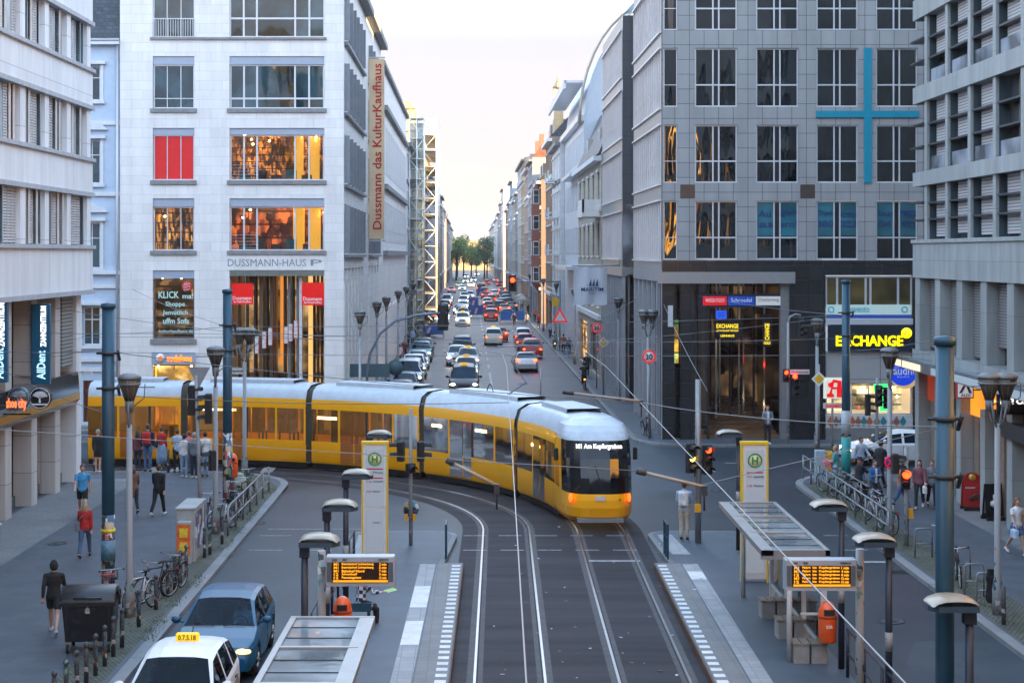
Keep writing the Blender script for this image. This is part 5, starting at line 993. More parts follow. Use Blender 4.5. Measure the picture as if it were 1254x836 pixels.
seatf = mat('tram_seat', (.03,.05,.10), .8, var=.2); polem = mat('tram_grab_pole', (.75,.42,.02), .3, var=0); intm = mat('tram_interior', (.38,.36,.33), .6)
for a, z in segs[0:]:
    a0 = max(a, 2.8); strip(MB(), [(-1.1,.4),(1.1,.4)], a0, z, .6).build('floor', mat('tram_floor', (.08,.08,.085), .6), tr); strip(MB(), [(-1.1,2.62),(1.1,2.62)], a0, z, .6).build('ceiling', intm, tr)
    strip(MB(), [(-.12,2.6),(.12,2.6)], a0+.2, z-.2, .6).build('ceiling_light', emit('tram_ceiling_light', (1,.80,.52), 4.5), tr)
    n = int((z-a0)/1.5)
    for k in range(n):
        s0 = a0+.35+k*1.5
        for lat in (-.98,-.55,.55,.98):
            if R.random() < .8:
                sm_ = MB(); strip(sm_, [(lat-.19,.85),(lat+.19,.85)], s0, s0+.42, .42); strip(sm_, [(lat-.19,.85),(lat-.19,1.5),(lat+.19,1.5),(lat+.19,.85)], s0+.42, s0+.50, .08); sm_.build('seat', seatf, tr)
        if k % 2 == 0: MB().tube([tp(s0-.1,.3*(-1)**k,.4), tp(s0-.1,.3*(-1)**k,2.6)], .02, 6).build('grab_pole', polem, tr)
lampm = emit('tram_lamp_strip', (1,.55,.15), 5)
for s0, s1, z, m_ in ((5.0,5.9,2.2,lampm),(9.9,10.7,2.28,lampm),(13.0,13.6,2.25,lampm),(19.0,20.0,2.2,lampm),(24.0,25.8,2.42,emit('tram_lamp_white', (1,.9,.75), 3))): strip(MB(), [(-1.204,z-.05),(-1.204,z+.05)], s0, s1, .3).build('interior_lamp', m_, tr)
pg = MB(); p0 = Vector(tp(9.6,0,3.55)); pg.tube([p0+Vector((-.5,0,0)), p0+Vector((.35,.1,.55)), p0+Vector((-.2,.0,1.35)), p0+Vector((.0,.0,1.95))], .035, 6); pg.tube([p0+Vector((-.75,-.25,1.95)), p0+Vector((.75,.25,1.95))], .03, 6); pg.tube([p0+Vector((.9,0,0)), p0+Vector((.9,0,1.1))], .03, 6); pg.build('pantograph', mat('pantograph_grey', (.25,.27,.29), .4, .6), tr)
mb = MB()
for k in range(9): mb.tube([tp(11.2+.05*k,0,3.66+.28*math.sin(PI*k/8)), tp(11.25+.05*k,0,3.66+.28*math.sin(PI*(k+1)/8))], .02, 5)
mb.build('roof_cable', blk, tr)

# ================================================================ VEHICLES
carglass = glass('car_glass', (.003,.016,.034), .03, .16, .015, .8, ior=1.65); tyre = mat('tyre_rubber', (.015,.015,.016), .8, var=.15); rimm = mat('alloy_rim', (.45,.46,.48), .3, .9, .05); headl = emit('headlamp_lit', (1,.80,.50), 16); taill = emit('tail_lamp_lit', (1,.022,.003), 9); plastic = mat('black_plastic', (.018,.018,.02), .5, var=.1); plate = mat('plate_white', .6)
PAINT = {}
def paint(n, c, met=.0): return mat('paint_'+n, c, .36, met, .03, 1.5, coat=.06)
pc = {'white': paint('white', (.72,.73,.74)), 'cream': paint('cream', (.66,.62,.50)), 'silver': paint('silver', (.42,.44,.46), .5), 'black': paint('black', (.012,.013,.015)), 'blue': paint('blue', (.001,.080,.165), .0), 'grey': paint('grey', (.10,.11,.12), .3), 'red': paint('red', (.40,.02,.015)), 'darkblue': paint('darkblue', (.015,.03,.08), .2), 'brown': paint('brown', (.12,.08,.05)), 'orange': paint('orange', (.55,.16,.02)), 'teal': paint('teal', (.02,.16,.17))}
KIND = {  # length, width, wheelbase ends, wheel radius, hood/boot height, stations (y, zbelt, zroof or None)
 'saloon': (4.6,1.8,(.85,3.55),.32,[(0,.52,0),(.12,.70,0),(.5,.80,0),(1.15,.94,0),(1.95,.95,1.38),(2.35,.96,1.43),(2.45,.96,1.44),(3.1,.97,1.42),(3.2,.97,1.41),(3.75,1.0,0),(4.35,.98,0),(4.52,.88,0),(4.6,.60,0)]),
 'hatch': (4.25,1.78,(.82,3.42),.32,[(0,.55,0),(.12,.76,0),(.5,.88,0),(1.0,1.0,0),(1.85,1.0,1.52),(2.3,1.0,1.57),(2.4,1.0,1.58),(3.1,1.02,1.56),(3.2,1.02,1.55),(3.75,1.06,1.47),(4.1,1.06,0),(4.2,.8,0),(4.25,.6,0)]),
 'suv': (4.5,1.86,(.85,3.6),.36,[(0,.62,0),(.1,.88,0),(.5,1.0,0),(1.1,1.1,0),(1.8,1.1,1.62),(2.3,1.11,1.68),(2.4,1.11,1.69),(3.15,1.12,1.68),(3.25,1.12,1.67),(3.95,1.16,1.58),(4.35,1.14,0),(4.45,.85,0),(4.5,.65,0)]),
 'van': (4.9,1.92,(.9,3.9),.34,[(0,.62,0),(.1,.88,0),(.4,1.02,0),(.85,1.12,0),(1.7,1.12,1.82),(2.1,1.12,1.90),(2.2,1.12,1.91),(3.3,1.13,1.92),(3.4,1.13,1.92),(4.6,1.13,1.88),(4.8,1.1,0),(4.86,.9,0),(4.9,.62,0)])}
def make_car(kind, label, body, cat='car', lit=True):
    L_, W, wy, wr, st = KIND[kind]; t = thing('van' if kind == 'van' else 'car', label, cat); hw = W/2; zb0 = .2
    ys = sorted({s[0] for s in st} | {y+dy for y in wy for dy in (-wr-.09,-wr*.8,-wr*.4,0,wr*.4,wr*.8,wr+.09)})
    def lerp(y):
        for a, c in zip(st, st[1:]):
            if a[0] <= y <= c[0]: q = (y-a[0])/max(1e-6, c[0]-a[0]); return a, c, q
        return st[-1], st[-1], 0
    secs = []
    for y in ys:
        a, c, q = lerp(y); zbl = a[1]+(c[1]-a[1])*q; zr0 = a[2] or a[1]; zr1 = c[2] or c[1]; zr = zr0+(zr1-zr0)*q; cab = zr > zbl+.03
        end = min(y, L_-y); w = hw*(1-.17*max(0, 1-end/.55)**2); zl_ = zb0+.1*max(0, 1-end/.25)
        for yw in wy:
            d = abs(y-yw); rr = wr+.075
            if d < rr+.02: zl_ = max(zl_, wr+math.sqrt(max(0, rr*rr-d*d)))
        fcab = min(1, (zr-zbl)/.42) if cab else 0
        wroof = (w*.93)*(1-fcab)+(w*.74)*fcab
        zs_ = min(zl_, zbl-.12)
        secs.append([(0,zs_),(w*.93,zs_),(w*.985,zs_+.06),(w,max(zs_+.1,(zb0+zbl)*.52)),(w*.985,zbl-.08),(w*.94,zbl),(wroof,zr-.07*fcab if cab else zbl+.012),(wroof-.09*(.4+.6*fcab),zr-.02*fcab if cab else zbl+.03),(wroof*.5,zr+.012 if cab else zbl+.045),(0,zr+.018 if cab else zbl+.05)])
    P = {k: MB() for k in ('body','windscreen','rear_window')}; sides = []
    cabs = [i for i, s in enumerate(st) if s[2]]; y_ws = (st[cabs[0]-1][0], st[cabs[0]][0]); y_rw = (st[cabs[-1]][0], st[cabs[-1]+1][0]); ybp = (st[cabs[2]][0]-.1, st[cabs[2]][0]); yb1 = st[cabs[1]][0]; 
    pill = [(st[cabs[1]][0], st[cabs[2]][0]), (st[cabs[-2]][0] if kind in ('hatch','suv','van') else st[cabs[-1]][0]-.1, (st[cabs[-2]][0]+.1) if kind in ('hatch','suv','van') else st[cabs[-1]][0])]
    swin = {'a': {-1: MB(), 1: MB()}, 'b': {-1: MB(), 1: MB()}}
    for i in range(len(ys)-1):
        y0, y1 = ys[i], ys[i+1]; ym = (y0+y1)/2
        for k in range(9):
            for sg in (-1, 1):
                q = [(sg*secs[i][k][0],y0,secs[i][k][1]),(sg*secs[i+1][k][0],y1,secs[i+1][k][1]),(sg*secs[i+1][k+1][0],y1,secs[i+1][k+1][1]),(sg*secs[i][k+1][0],y0,secs[i][k+1][1])]
                if sg < 0: q = q[::-1]
                d = P['body']
                if k >= 7 and y_ws[0] <= ym <= y_ws[1]: d = P['windscreen']
                elif k >= 7 and y_rw[0] <= ym <= y_rw[1]: d = P['rear_window']
                elif k == 5 and y_ws[0]+.25 < ym < y_rw[1]-.2 and not any(a <= ym <= c for a, c in pill): d = swin['a' if ym < pill[0][0] else 'b'][sg]
                d.add(q, [(0,1,2,3)], k not in (5,))
    for sec, y in ((secs[0], ys[0]), (secs[-1], ys[-1])):
        pts = [(x, y, z) for x, z in sec] + [(-x, y, z) for x, z in sec[::-1][1:-1]]; P['body'].add(pts if y > 1 else pts[::-1], [tuple(range(len(pts)))])
    bo = P['body'].build('body', body, t); P['windscreen'].build('windscreen', carglass, t); P['rear_window'].build('rear_window', carglass, t)
    for kk in swin.values():
        for mb in kk.values():
            if mb.v: mb.build('side_window', carglass, t)
    MB().box(-hw*.86,hw*.86,.3,L_-.3,.21,.75).build('underbody', plastic, t)
    for yw in wy:
        for sg in (-1, 1):
            w = MB().lathe([(wr*.62,-.1),(wr*.95,-.1),(wr,-.06),(wr,.06),(wr*.95,.1),(wr*.62,.1)], 18, (0,0,0), 'x').build('wheel', tyre, t, (sg*(hw-.12), yw, wr)); rm = MB().lathe([(.05,sg*.085),(wr*.3,sg*.09),(wr*.6,sg*.07),(wr*.66,sg*.1)], 12, (0,0,0), 'x')
            for k in range(5): a = 2*PI*k/5; rm.tube([(sg*.095,0,0),(sg*.095,wr*.6*math.cos(a),wr*.6*math.sin(a))], .035, 5)
            rm.build('rim', rimm, w)
    zf = st[1][1]; zr_ = st[-3][1] if kind == 'saloon' else st[-2][1]
    for sg in (-1, 1):
        MB().ball((sg*hw*.70,.16,zf-.06), .19, .13, .085).build('headlight', headl if lit else mat('lamp_unlit', (.5,.52,.55), .1, .2), t); MB().ball((sg*hw*.76,.10,.36), .07, .06, .05).build('fog_lamp', mat('lamp_unlit', (.5,.52,.55), .1, .2), t)
        MB().ball((sg*hw*.74,L_-.09,zr_-.06), .15, .08, .10 if kind != 'van' else .2).build('tail_light', taill, t)
        ym = y_ws[0]+.42; zz = st[cabs[0]-1][1]+.06; MB().ball((sg*(hw+.10),ym,zz+.06), .11, .075, .085).tube([(sg*(hw-.06),ym,zz),(sg*(hw+.06),ym,zz+.03)], .03, 5).build('wing_mirror', body if kind != 'van' else plastic, t)
        for y_ in (y_ws[1]-.1, pill[0][1]+.15): MB().box(min(sg*(hw-.005),sg*(hw+.02)),max(sg*(hw-.005),sg*(hw+.02)),y_+.55,y_+.73,st[cabs[0]][1]-.17,st[cabs[0]][1]-.14).build('door_handle', plastic, t)
    MB().cbox(-hw*.42,hw*.42,-.015,.12,zf-.2,zf-.05,.02).build('grille', plastic, t); MB().cbox(-hw*.7,hw*.7,-.01,.2,.24,.36,.02).build('lower_grille', plastic, t); MB().box(-.26,.26,-.03,.0,.42,.53).build('number_plate', plate, t); MB().box(-.26,.26,L_,L_+.03,.55,.66).build('number_plate', plate, t)
    mb = MB()
    for sg in (-1, 1): mb.tube([(sg*.1,y_ws[0]+.02,st[cabs[0]-1][1]+.07),(sg*.55,y_ws[0]+.12,st[cabs[0]-1][1]+.12)], .012, 4)
    mb.build('wiper', plastic, t); mb = MB()
    for y_ in (pill[0][0]+.04,): 
        for sg in (-1, 1): mb.box(min(sg*hw*.995,sg*(hw+.002)),max(sg*hw*.995,sg*(hw+.002)),y_,y_+.012,.35,st[cabs[0]][1]-.1)
    mb.build('door_seam', plastic, t)
    return t
def taxi_sign(t, z, y, number=None):
    s_ = MB().cbox(-.22,.22,-.07,.07,0,.15,.02).build('roof_sign', emit('taxi_yellow', (1,.58,.0), .9), t, (0,y,z)); text('TAXI' if number is None else number, s_, (0,-.075,.075), .34, .1, blk, bold=.02)
clearg = glass('car_glass_clear', (.003,.012,.024), .02, .3, .015, .8, trans=.80, tint=(.26,.48,.62), ior=1.25)
seatm_ = mat('seat_cloth', (.03,.032,.036), .8, var=.2)
def cabin(t):
    for o in bpy.data.objects:
        if o.parent == t and o.name.split('.')[0] in ('windscreen','side_window','rear_window'): o.data.materials[0] = clearg
    for o in bpy.data.objects:
        if o.parent == t and o.name.startswith('tail_light'): o.data.materials[0] = unlit
        if o.parent == t and o.name.startswith('headlight'): o.data.materials[0] = emit('headlamp_warm', (1,.55,.20), 3.0) if t is blue else mat('lamp_unlit', (.5,.52,.55), .1, .2)
    MB().box(-.78,.78,1.1,3.9,.25,.55).box(-.80,.80,1.02,1.5,.55,.97).build('dashboard', plastic, t)
    for x in (-.38,.38):
        MB().cbox(x-.24,x+.24,1.95,2.4,.5,.72,.05).cbox(x-.23,x+.23,2.38,2.52,.6,1.2,.05).cbox(x-.13,x+.13,2.4,2.5,1.22,1.4,.04).build('seat', seatm_, t)
    MB().cbox(-.68,.68,3.1,3.3,.5,1.15,.05).build('rear_seat', seatm_, t); MB().ring((.38,1.62,.98), .17, .015, 'y', 20, 6).build('steering_wheel', plastic, t); MB().box(-.09,.09,1.68,1.71,1.36,1.42).build('mirror', plastic, t)
# near pair
unlit = mat('tail_lamp_unlit', (.25,.01,.01), .2, var=0)
blue = make_car('hatch', 'blue hatchback with lit headlights behind the white taxi', pc['blue']); blue.location = (-5.40, 34.15, 0); blue.scale = (1, 1, .94)
kids_ = [o for o in bpy.data.objects if o.parent == blue]
for sg in (-1, 1): MB().ball((sg*.62,.10,.70), .07, .05, .05).build('lamp_glow', emit('headlamp_hot', (1,.80,.45), 9), blue)
cabin(blue)
wt = make_car('hatch', 'white taxi with yellow roof sign at the lower left kerb', pc['white'], 'taxi'); wt.location = (-5.42, 28.45, 0); taxi_sign(wt, 1.575, 2.95, '0.7.5.18')
cabin(wt); MB().tube([(0,3.4,1.57),(.02,3.55,1.75)], .012, 4).build('aerial', plastic, wt)
free = make_car('saloon', 'white saloon with red advert on its door parked by the pharmacy', pc['white'], lit=True); free.location = (16.05, 70.3, 0); free.rotation_euler.z = -PI/2
for sg in (-1,): MB().box(-.912,-.905,1.9,3.1,.4,.85).build('door_advert', mat('advert_red', (.42,.015,.03), .4, var=0), free); text('FREE', free, (-.92,2.5,.62), .8, .24, mat('sign_white', .85), rz=-90, bold=.02)
P_ = {k: make_car(k, 'prototype', pc['white'] if k != 'van' else pc['black'], 'van' if k == 'van' else 'car') for k in ('saloon','hatch','suv','van')}
TR = {k: gather(o) for k, o in P_.items()}; used = set(); TXC = {}
def street_car(kind, colour, x, y, face, label, taxi=False, rz=None, group=None):
    o = P_[kind]
    if kind in used: t = copy_tree(o, None, TR[kind])
    else: t = o; used.add(kind)
    t.name = 'taxi' if taxi else t.name; t['label'] = label; t['category'] = 'taxi' if taxi else ('van' if kind == 'van' else 'car'); t.location = (x, y, 0); t.rotation_euler.z = (0 if face < 0 else PI) if rz is None else rz
    t['group'] = group or ('traffic queueing on the long street' if 'parked' not in label else 'cars parked along the left kerb')
    LATER.append((t, colour, taxi, kind))
    return t
LATER = []
def px_car(kind, colour, px, py, face, label, taxi=False, rz=None):   # py: road contact of the near bumper
    x, y = g(px, py); L_ = KIND[kind][0]; return street_car(kind, colour, x, y if face < 0 else y+L_, face, label, taxi, rz)
# left kerb, parked, facing the viewer
for i, (k, c, y, lab) in enumerate((('hatch','silver',88,'pale silver parked hatchback nearest the tram roof'),('hatch','grey',94,'dark grey parked car second from the tram on the left kerb'),('hatch','blue',100.5,'blue parked hatchback third along the left kerb'),('van','silver',108,'boxy silver parked people carrier with glowing headlamps'),('suv','white',117,'white parked estate midway along the left kerb'),('saloon','silver',126,'silver parked saloon behind the white estate'),('suv','teal',135,'teal parked car near the crossing on the left kerb'),('hatch','black',143,'black parked hatchback last before the crossing'))): street_car(k, c, -4.05, y, -1, lab)
px_car('van','black',568,487,-1,'black van at the front of the oncoming queue',True); px_car('hatch','white',571,466,-1,'white taxi behind the black van in the oncoming queue',True); px_car('hatch','cream',573,452,-1,'cream taxi close behind the white one',True); px_car('van','darkblue',566,440,-1,'dark blue van with open hatch lamp in the oncoming queue'); px_car('suv','silver',566.5,399.5,-1,'silver off roader with bright headlamps after the crossing',True)
px_car('suv','white',541,398,-1,'white car waiting at the crossing with bright lamps'); px_car('hatch','white',567,391,-1,'white taxi behind the silver off roader',True); px_car('saloon','silver',562,385,-1,'silver saloon further back in the oncoming lane'); px_car('saloon','silver',553,359,1,'silver saloon with red rear lamps driving away on the left'); px_car('hatch','teal',562,352,1,'teal hatchback ahead of the silver saloon far off')
px_car('saloon','orange',534,412,-1,'orange lit saloon crossing at the far junction',rz=PI/2*.98)
px_car('saloon','silver',645,456,1,'silver saloon with white lettering nearest on the right'); px_car('suv','red',652,439,1,'dark red hatchback ahead of the silver saloon'); px_car('hatch','red',643,429,1,'bright red small car behind the white one on the right'); px_car('hatch','white',641,421,1,'white hatchback with glowing brake lamps in the right lane'); px_car('suv','cream',604.5,423,1,'cream taxi with brake lamps in the middle lane',True); px_car('saloon','red',612,419,1,'red saloon beside the cream taxi')
for i, (k, c, px, py, fc, lab) in enumerate((('saloon','red',602,386,1,'red saloon with amber lamps beyond the crossing'),('suv','black',612,381,1,'black off roader waiting beyond the crossing'),('hatch','orange',602,371,1,'orange hatchback in the far middle lane'),('hatch','silver',606,364,1,'silver hatchback far in the middle lane'),('van','darkblue',620,369,1,'dark blue van parked far on the right'),('saloon','teal',615,360,1,'teal saloon parked far on the right'),('suv','silver',575,367,-1,'silver car with lamps on far in the oncoming lane'),('saloon','white',577,352,-1,'white saloon far in the oncoming lane'),('hatch','cream',570,347,-1,'cream car far off on the left'),('van','white',580,346,-1,'white van far off in the oncoming lane'),('van','darkblue',588,357,1,'blue box van far off in the middle'),('hatch','white',571,341,-1,'pale car, tiny, left of the far middle'),('saloon','silver',607,346,1,'silver saloon tiny on the far right'),('hatch','black',612,351,1,'black hatchback tiny on the far right'),('suv','white',584,338,-1,'white off roader, tiny, near the trees'),('van','white',582,331,1,'white box van under the trees'),('hatch','red',596,349,1,'red hatchback tiny in the far middle'),('saloon','white',566,356,-1,'white saloon with lamps on beside the far left kerb'))): px_car(k, c, px, py, fc, lab)
for i, (k, c, x, y, fc, lab) in enumerate((('hatch','white',-1.0,131,-1,'white hatchback fifth in the oncoming queue'),
    ('suv','grey',-4.0,222,1,'grey parked off roader under the scaffold'),('hatch','white',-4.0,236,-1,'white parked hatchback past the scaffold'),('saloon','darkblue',-4.0,251,-1,'dark blue parked saloon past the scaffold'),('hatch','red',-4.0,268,1,'red parked hatchback deep on the left kerb'),('van','white',-4.0,286,-1,'white parked van deep on the left kerb'),('saloon','silver',-4.0,310,-1,'silver parked saloon deep on the left kerb'),
    ('suv','red',2.9,224,1,'red off roader leaving the far crossing'),('saloon','cream',5.2,229,1,'cream saloon leaving the far crossing'),('hatch','red',3.0,262,1,'red hatchback in the far right lane'),('saloon','orange',5.3,250,1,'orange saloon in the far right lane'),('hatch','white',3.0,282,1,'white hatchback in the far right lane'),('suv','grey',5.5,276,1,'grey off roader in the far right lane'),
    ('saloon','teal',6.7,262,1,'teal parked saloon on the far right kerb'),('hatch','black',6.7,284,1,'black parked hatchback on the far right kerb'),('suv','blue',6.7,302,1,'blue parked off roader on the far right kerb'),('saloon','red',3.2,330,1,'red saloon tiny in the right lanes'),('hatch','silver',-1.2,232,-1,'silver hatchback with lamps on beyond the crossing'),('saloon','white',-1.0,262,-1,'white saloon with lamps on beyond the crossing'),('suv','cream',-1.1,285,-1,'cream taxi with lamps on far beyond the crossing'),('hatch','white',-1.0,318,-1,'white hatchback with lamps on, tiny in the oncoming lane'),('saloon','silver',-1.1,345,-1,'silver saloon with lamps on, tiny in the oncoming lane'),('hatch','red',3.3,370,1,'red hatchback, tiny, before the far trees'),('van','white',3.2,398,1,'white van, tiny, before the far trees'))): street_car(k, c, x, y, fc, lab)
def finish_cars():
    by = {}
    for x in bpy.data.objects:
        if x.parent: by.setdefault(x.parent.name, []).append(x)
    for t, colour, taxi, kind in LATER:
        for c in by.get(t.name, []):
            if c.name.split('.')[0] in ('body','wing_mirror') and not (kind == 'van' and 'mirror' in c.name): recolour(c, pc[colour])
        if taxi: taxi_sign(t, KIND[kind][4][6][2]+.01, 2.2 if kind != 'van' else 2.0)
finish_cars()
# ================================================================ STREET FURNITURE
mastm = mat('mast_blue', (.018,.066,.105), .4, .2, .1, 1.2); galv = mat('galvanised_steel', (.25,.265,.275), .45, .5, .15, 4); galvs = sticker_mat('stickered_post', (.26,.275,.285), 11, .30, (.9, 2.6)); posterm = sticker_mat('poster_layers', (.03,.04,.05), 7, .85, (3, 4)); navy = mat('navy_post', (.018,.028,.05), .4, .2, .1); lenscap = mat('lamp_lens', (.30,.265,.20), .3, .0, .1); iron = mat('dark_iron', (.045,.05,.055), .5, .3, .2); rlit = emit('signal_red', (1,.022,.003), 5); ylit = emit('signal_amber', (1,.62,.05), 4.2); conc = mat('concrete', (.30,.295,.28), .8, .0, .2, 3, .3)
PZ = .124
def mast(px, pyt, Y, label, h=7.6, r=.168, X=None, poster=(.3,2.2), z0=PZ, wrap=True, mst=None):
    X = (px-CX)*Y/F if X is None else X; t = thing('catenary_mast', label, 'mast', (X, Y, z0)); MB().lathe([(r,0),(r*.97,h-.05)], 10).build('shaft', mst or mastm, t); MB().lathe([(r*1.15,h-.12),(r*1.15,h),(.001,h+.03)], 10).build('cap', mastm, t)
    if wrap: MB().lathe([(r*1.03,poster[0]),(r*1.02,poster[1])], 10).build('poster_wrap', posterm, t)
    mb = MB()
    for z in (h-1.3, h-2.2): mb.lathe([(r*1.2,z),(r*1.2,z+.07)], 10).tube([(-r*1.8,0,z+.03),(r*1.8,0,z+.03)], .03, 5).tube([(r*1.6,-.12,z+.1),(r*1.6,.12,z-.15)], .04, 5)
    mb.build('wire_clamp', iron, t); return t
m1 = mast(132.5,378,41.9,'thick blue mast plastered with posters behind the black bin'); text('!', m1, (0,-.2,1.55), .06, .2, mat('sticker_yellow', (.75,.6,.03), .5)) if 0 else None
for z, c, tx in ((1.75,(.75,.62,.02),''),(1.05,(.10,.22,.30),''),(.62,(.55,.1,.1),'')): MB().lathe([(.188,z),(.188,z+(.09 if z != 1.05 else .5))], 10).build('poster', mat('poster_%d' % int(z*100), c, .5, var=.35, scale=9), m1)
mast(278.5,357,58.4,'thick blue mast with layered stickers beside the left cycle railing', poster=(.0,2.5)); mast(1149,417,25.5,'wide blue mast with torn blue poster nearest on the right platform', h=7.5, r=.15, poster=(.2,1.2), z0=.2, X=7.42)
m4 = mast(1036,345,64.0,'tall blue mast with teal wrap at the right corner', h=7.85); MB().lathe([(.19,.1),(.19,1.7)], 10).build('teal_wrap', mat('teal_wrap', (.02,.28,.27), .5, var=.2), m4); MB().lathe([(.192,1.75),(.19,2.75)], 10).build('poster', sticker_mat('pale_poster', (.4,.43,.45), 5, .4), m4)
# old lanterns
def lantern(x, y, label, double=False, h=5.9, z0=PZ, far=False):
    t = thing('street_lantern', label, 'street lamp', (x, y, z0), 0, 'old style lanterns along the pavements'); MB().lathe([(.13,0),(.13,.7),(.085,.9),(.07,h-1.2)], 10).build('post', galvs if not far else galv, t)
    gm_ = glass('lantern_glass', (.085,.065,.045), .25, .5, .1, 6, ior=1.45, var=.4); capm = mat('lantern_cap', (.15,.16,.165), .5, .2, .2, 6)
    for dx in ((-.2,.2) if double else (0,)):
        hd = MB().lathe([(.10,h-.62),(.25,h-.22),(.27,h-.08)], 14, (dx,0,0)).build('lantern_glass', gm_, t); MB().lathe([(.29,h-.09),(.30,h-.03),(.16,h+.05),(.001,h+.07)], 14, (dx,0,0)).build('lantern_cap', capm, hd); fm_ = MB()
        for k in range(8): a = 2*PI*k/8; fm_.tube([(dx+.10*math.cos(a),.10*math.sin(a),h-.62),(dx+.28*math.cos(a),.28*math.sin(a),h-.1)], .012, 4)
        fm_.lathe([(.265,h-.24),(.285,h-.2),(.265,h-.17)], 14, (dx,0,0)); fm_.build('lantern_cage', capm, hd)
        br = MB().tube([(0,0,h-1.35),(dx*.6,-.12,h-1.1),(dx,-.15,h-.62)], .03, 5).tube([(0,0,h-1.35),(dx*.6,.12,h-1.1),(dx,.15,h-.62)], .03, 5).lathe([(.09,h-.9),(.12,h-.62)], 8, (dx,0,0)); br.tube([(dx+.1,0,h-.75),(dx+.36,0,h-.55),(dx+.38,0,h-.2)], .015, 4).tube([(dx-.62 if not far else dx-.4,0,h-.28),(dx+.62 if not far else dx+.4,0,h-.28)], .014, 4); br.build('bracket', capm, t)
    return t
l1 = lantern(*g(158.5,755,PZ),'old lantern with cage head beside the black bin'); lantern(*g(264,653,PZ),'old lantern near the poster cabinet'); l3 = lantern(*g(299.5,585,PZ),'old lantern carrying a street name plate by the orange bin', True)
lantern(*g(1089.5,658,PZ),'old lantern carrying a round no parking sign'); lantern(*g(1221.5,752,PZ),'twin headed old lantern at the right edge', True); lantern(15.85,74.5,'old lantern on the far right corner near the pharmacy'); lantern(8.75,80.0,'twin headed lantern behind the thirty sign', True, 6.1); lantern(9.0,98.7,'old lantern by the flag pole on the right pavement', False, 6.2)
for i, (y, lab) in enumerate(((82,'nearest dark lantern against the store side wall'),(97,'second lantern along the store side wall'),(108,'third lantern along the store side wall'),(126,'rust coloured lantern fourth along the left street'),(142,'fifth lantern along the left street'),(160,'sixth lantern, small, along the left street'),(178,'seventh lantern, tiny, along the left street'))): lantern(-5.5, y, lab, h=6.0, far=True)
for y, lab in ((132,'lantern on the right pavement by the sandstone house'),(160,'small lantern on the right pavement past the round roofed hall'),(188,'tiny lantern on the right pavement at the crossing'),(230,'tiny lantern far along the right pavement')): lantern(8.5, y, lab, h=6.0, far=True)
# flat platform lamps
def plamp(X, Y, d, label, h=3.45):
    t = thing('platform_lamp', label, 'street lamp', (X, Y, .2), 0, 'flat hooded lamps along the platforms'); MB().lathe([(.07,0),(.065,h)], 10).build('post', navy, t); vs = []; a = MB(); c = d*.26
    prof = [(-.34,.0),(-.31,.05),(-.18,.095),(0,.115),(.18,.10),(.32,.04),(.38,-.03)]
    for w, sc_ in ((-.30,.55),(-.26,.85),(0,1),(.26,.85),(.30,.55)):
        for x, z in prof: vs.append((c+d*x*(.85+.15*sc_), w, h+.03+z*sc_))
    n = len(prof); a.add(vs, [(i*n+k,(i+1)*n+k,(i+1)*n+k+1,i*n+k+1) for i in range(4) for k in range(n-1)], True); a.build('hood', lenscap, t)
    MB().prism([(c-d*.35,-.23),(c-d*.32,-.27),(c+d*.27,-.27),(c+d*.40,-.11),(c+d*.40,.11),(c+d*.27,.27),(c-d*.32,.27),(c-d*.35,.23)][::(1 if d > 0 else -1)], .09, 'z', h-.08).build('tray', mat('tray_blue', (.05,.085,.12), .4, .3), t); MB().box(-.09,.09,-.09,.09,h-.3,h-.08).build('neck', navy, t)
    MB().lathe([(.073,1.4),(.072,1.75)], 10).build('sticker', galvs, t); return t
for X, Y, d, lab in ((-3.08,30.5,1,'flat lamp nearest the left departure display'),(-3.03,34.7,1,'second flat lamp on the left platform'),(-3.0,39.6,1,'third flat lamp on the left platform, lens over the road'),(-2.95,48.4,1,'flat lamp behind the left stop pillar'),(8.0,48.6,-1,'flat lamp above the right stop pillar'),(7.9,34.7,-1,'flat lamp over the right shelter roof end'),(7.83,30.5,-1,'flat lamp right of the departure display'),(7.65,25.0,-1,'flat lamp at the lower right corner beside the mast')): plamp(X, Y, d, lab)
# stop pillars
ypan = mat('stop_yellow', (.75,.50,.01), .4, var=.06); pale_ = emit('timetable_panel', (.62,.70,.80), .22); green = mat('stop_green', (.02,.25,.08), .4, var=0)
def stop_pillar(X, Y, h, w, label, lines):
    t = thing('stop_pillar', label, 'stop sign', (X, Y, .2)); MB().box(-w/2,-w/2+.045,-.13,.13,0,h).box(w/2-.045,w/2,-.13,.13,0,h).box(-w/2-.01,w/2+.01,-.14,.14,h-.06,h+.02).build('frame', ypan, t); MB().box(-w/2+.045,w/2-.045,-.12,.12,.1,h-.06).build('panel', mat('panel_white', .62, .4, var=.05), t)
    MB().box(-w/2+.12,w/2-.12,-.128,-.12,1.55,h-.2).box(-w/2+.12,w/2-.12,-.128,-.12,.25,1.45).build('glass_case', pale_, t); MB().lathe([(.001,-.14),(.19,-.14),(.19,-.125),(.001,-.125)], 26, (0,0,h-.48), 'y').build('stop_disc', mat('disc_yellow', (.74,.68,.36), .4, var=0), t); MB().ring((0,-.142,h-.48), .18, .018, 'y', 26, 5).build('stop_ring', green, t); text('H', t, (0,-.15,h-.48), .17, .2, green, bold=.03)
    for k, (z, wd, c, tx) in enumerate(lines):
        if not tx: MB().box(-w/2+.15,w/2-.15,-.134,-.127,z,z+.035).build('line_bar', mat('timetable_red', (.5,.02,.03), .5, var=0), t)
        else: text(tx, t, (-w/2+.16+wd/2+(0 if c else .17),-.137,z), wd, .055, mat('timetable_red', .5) if c else blk)
    return t
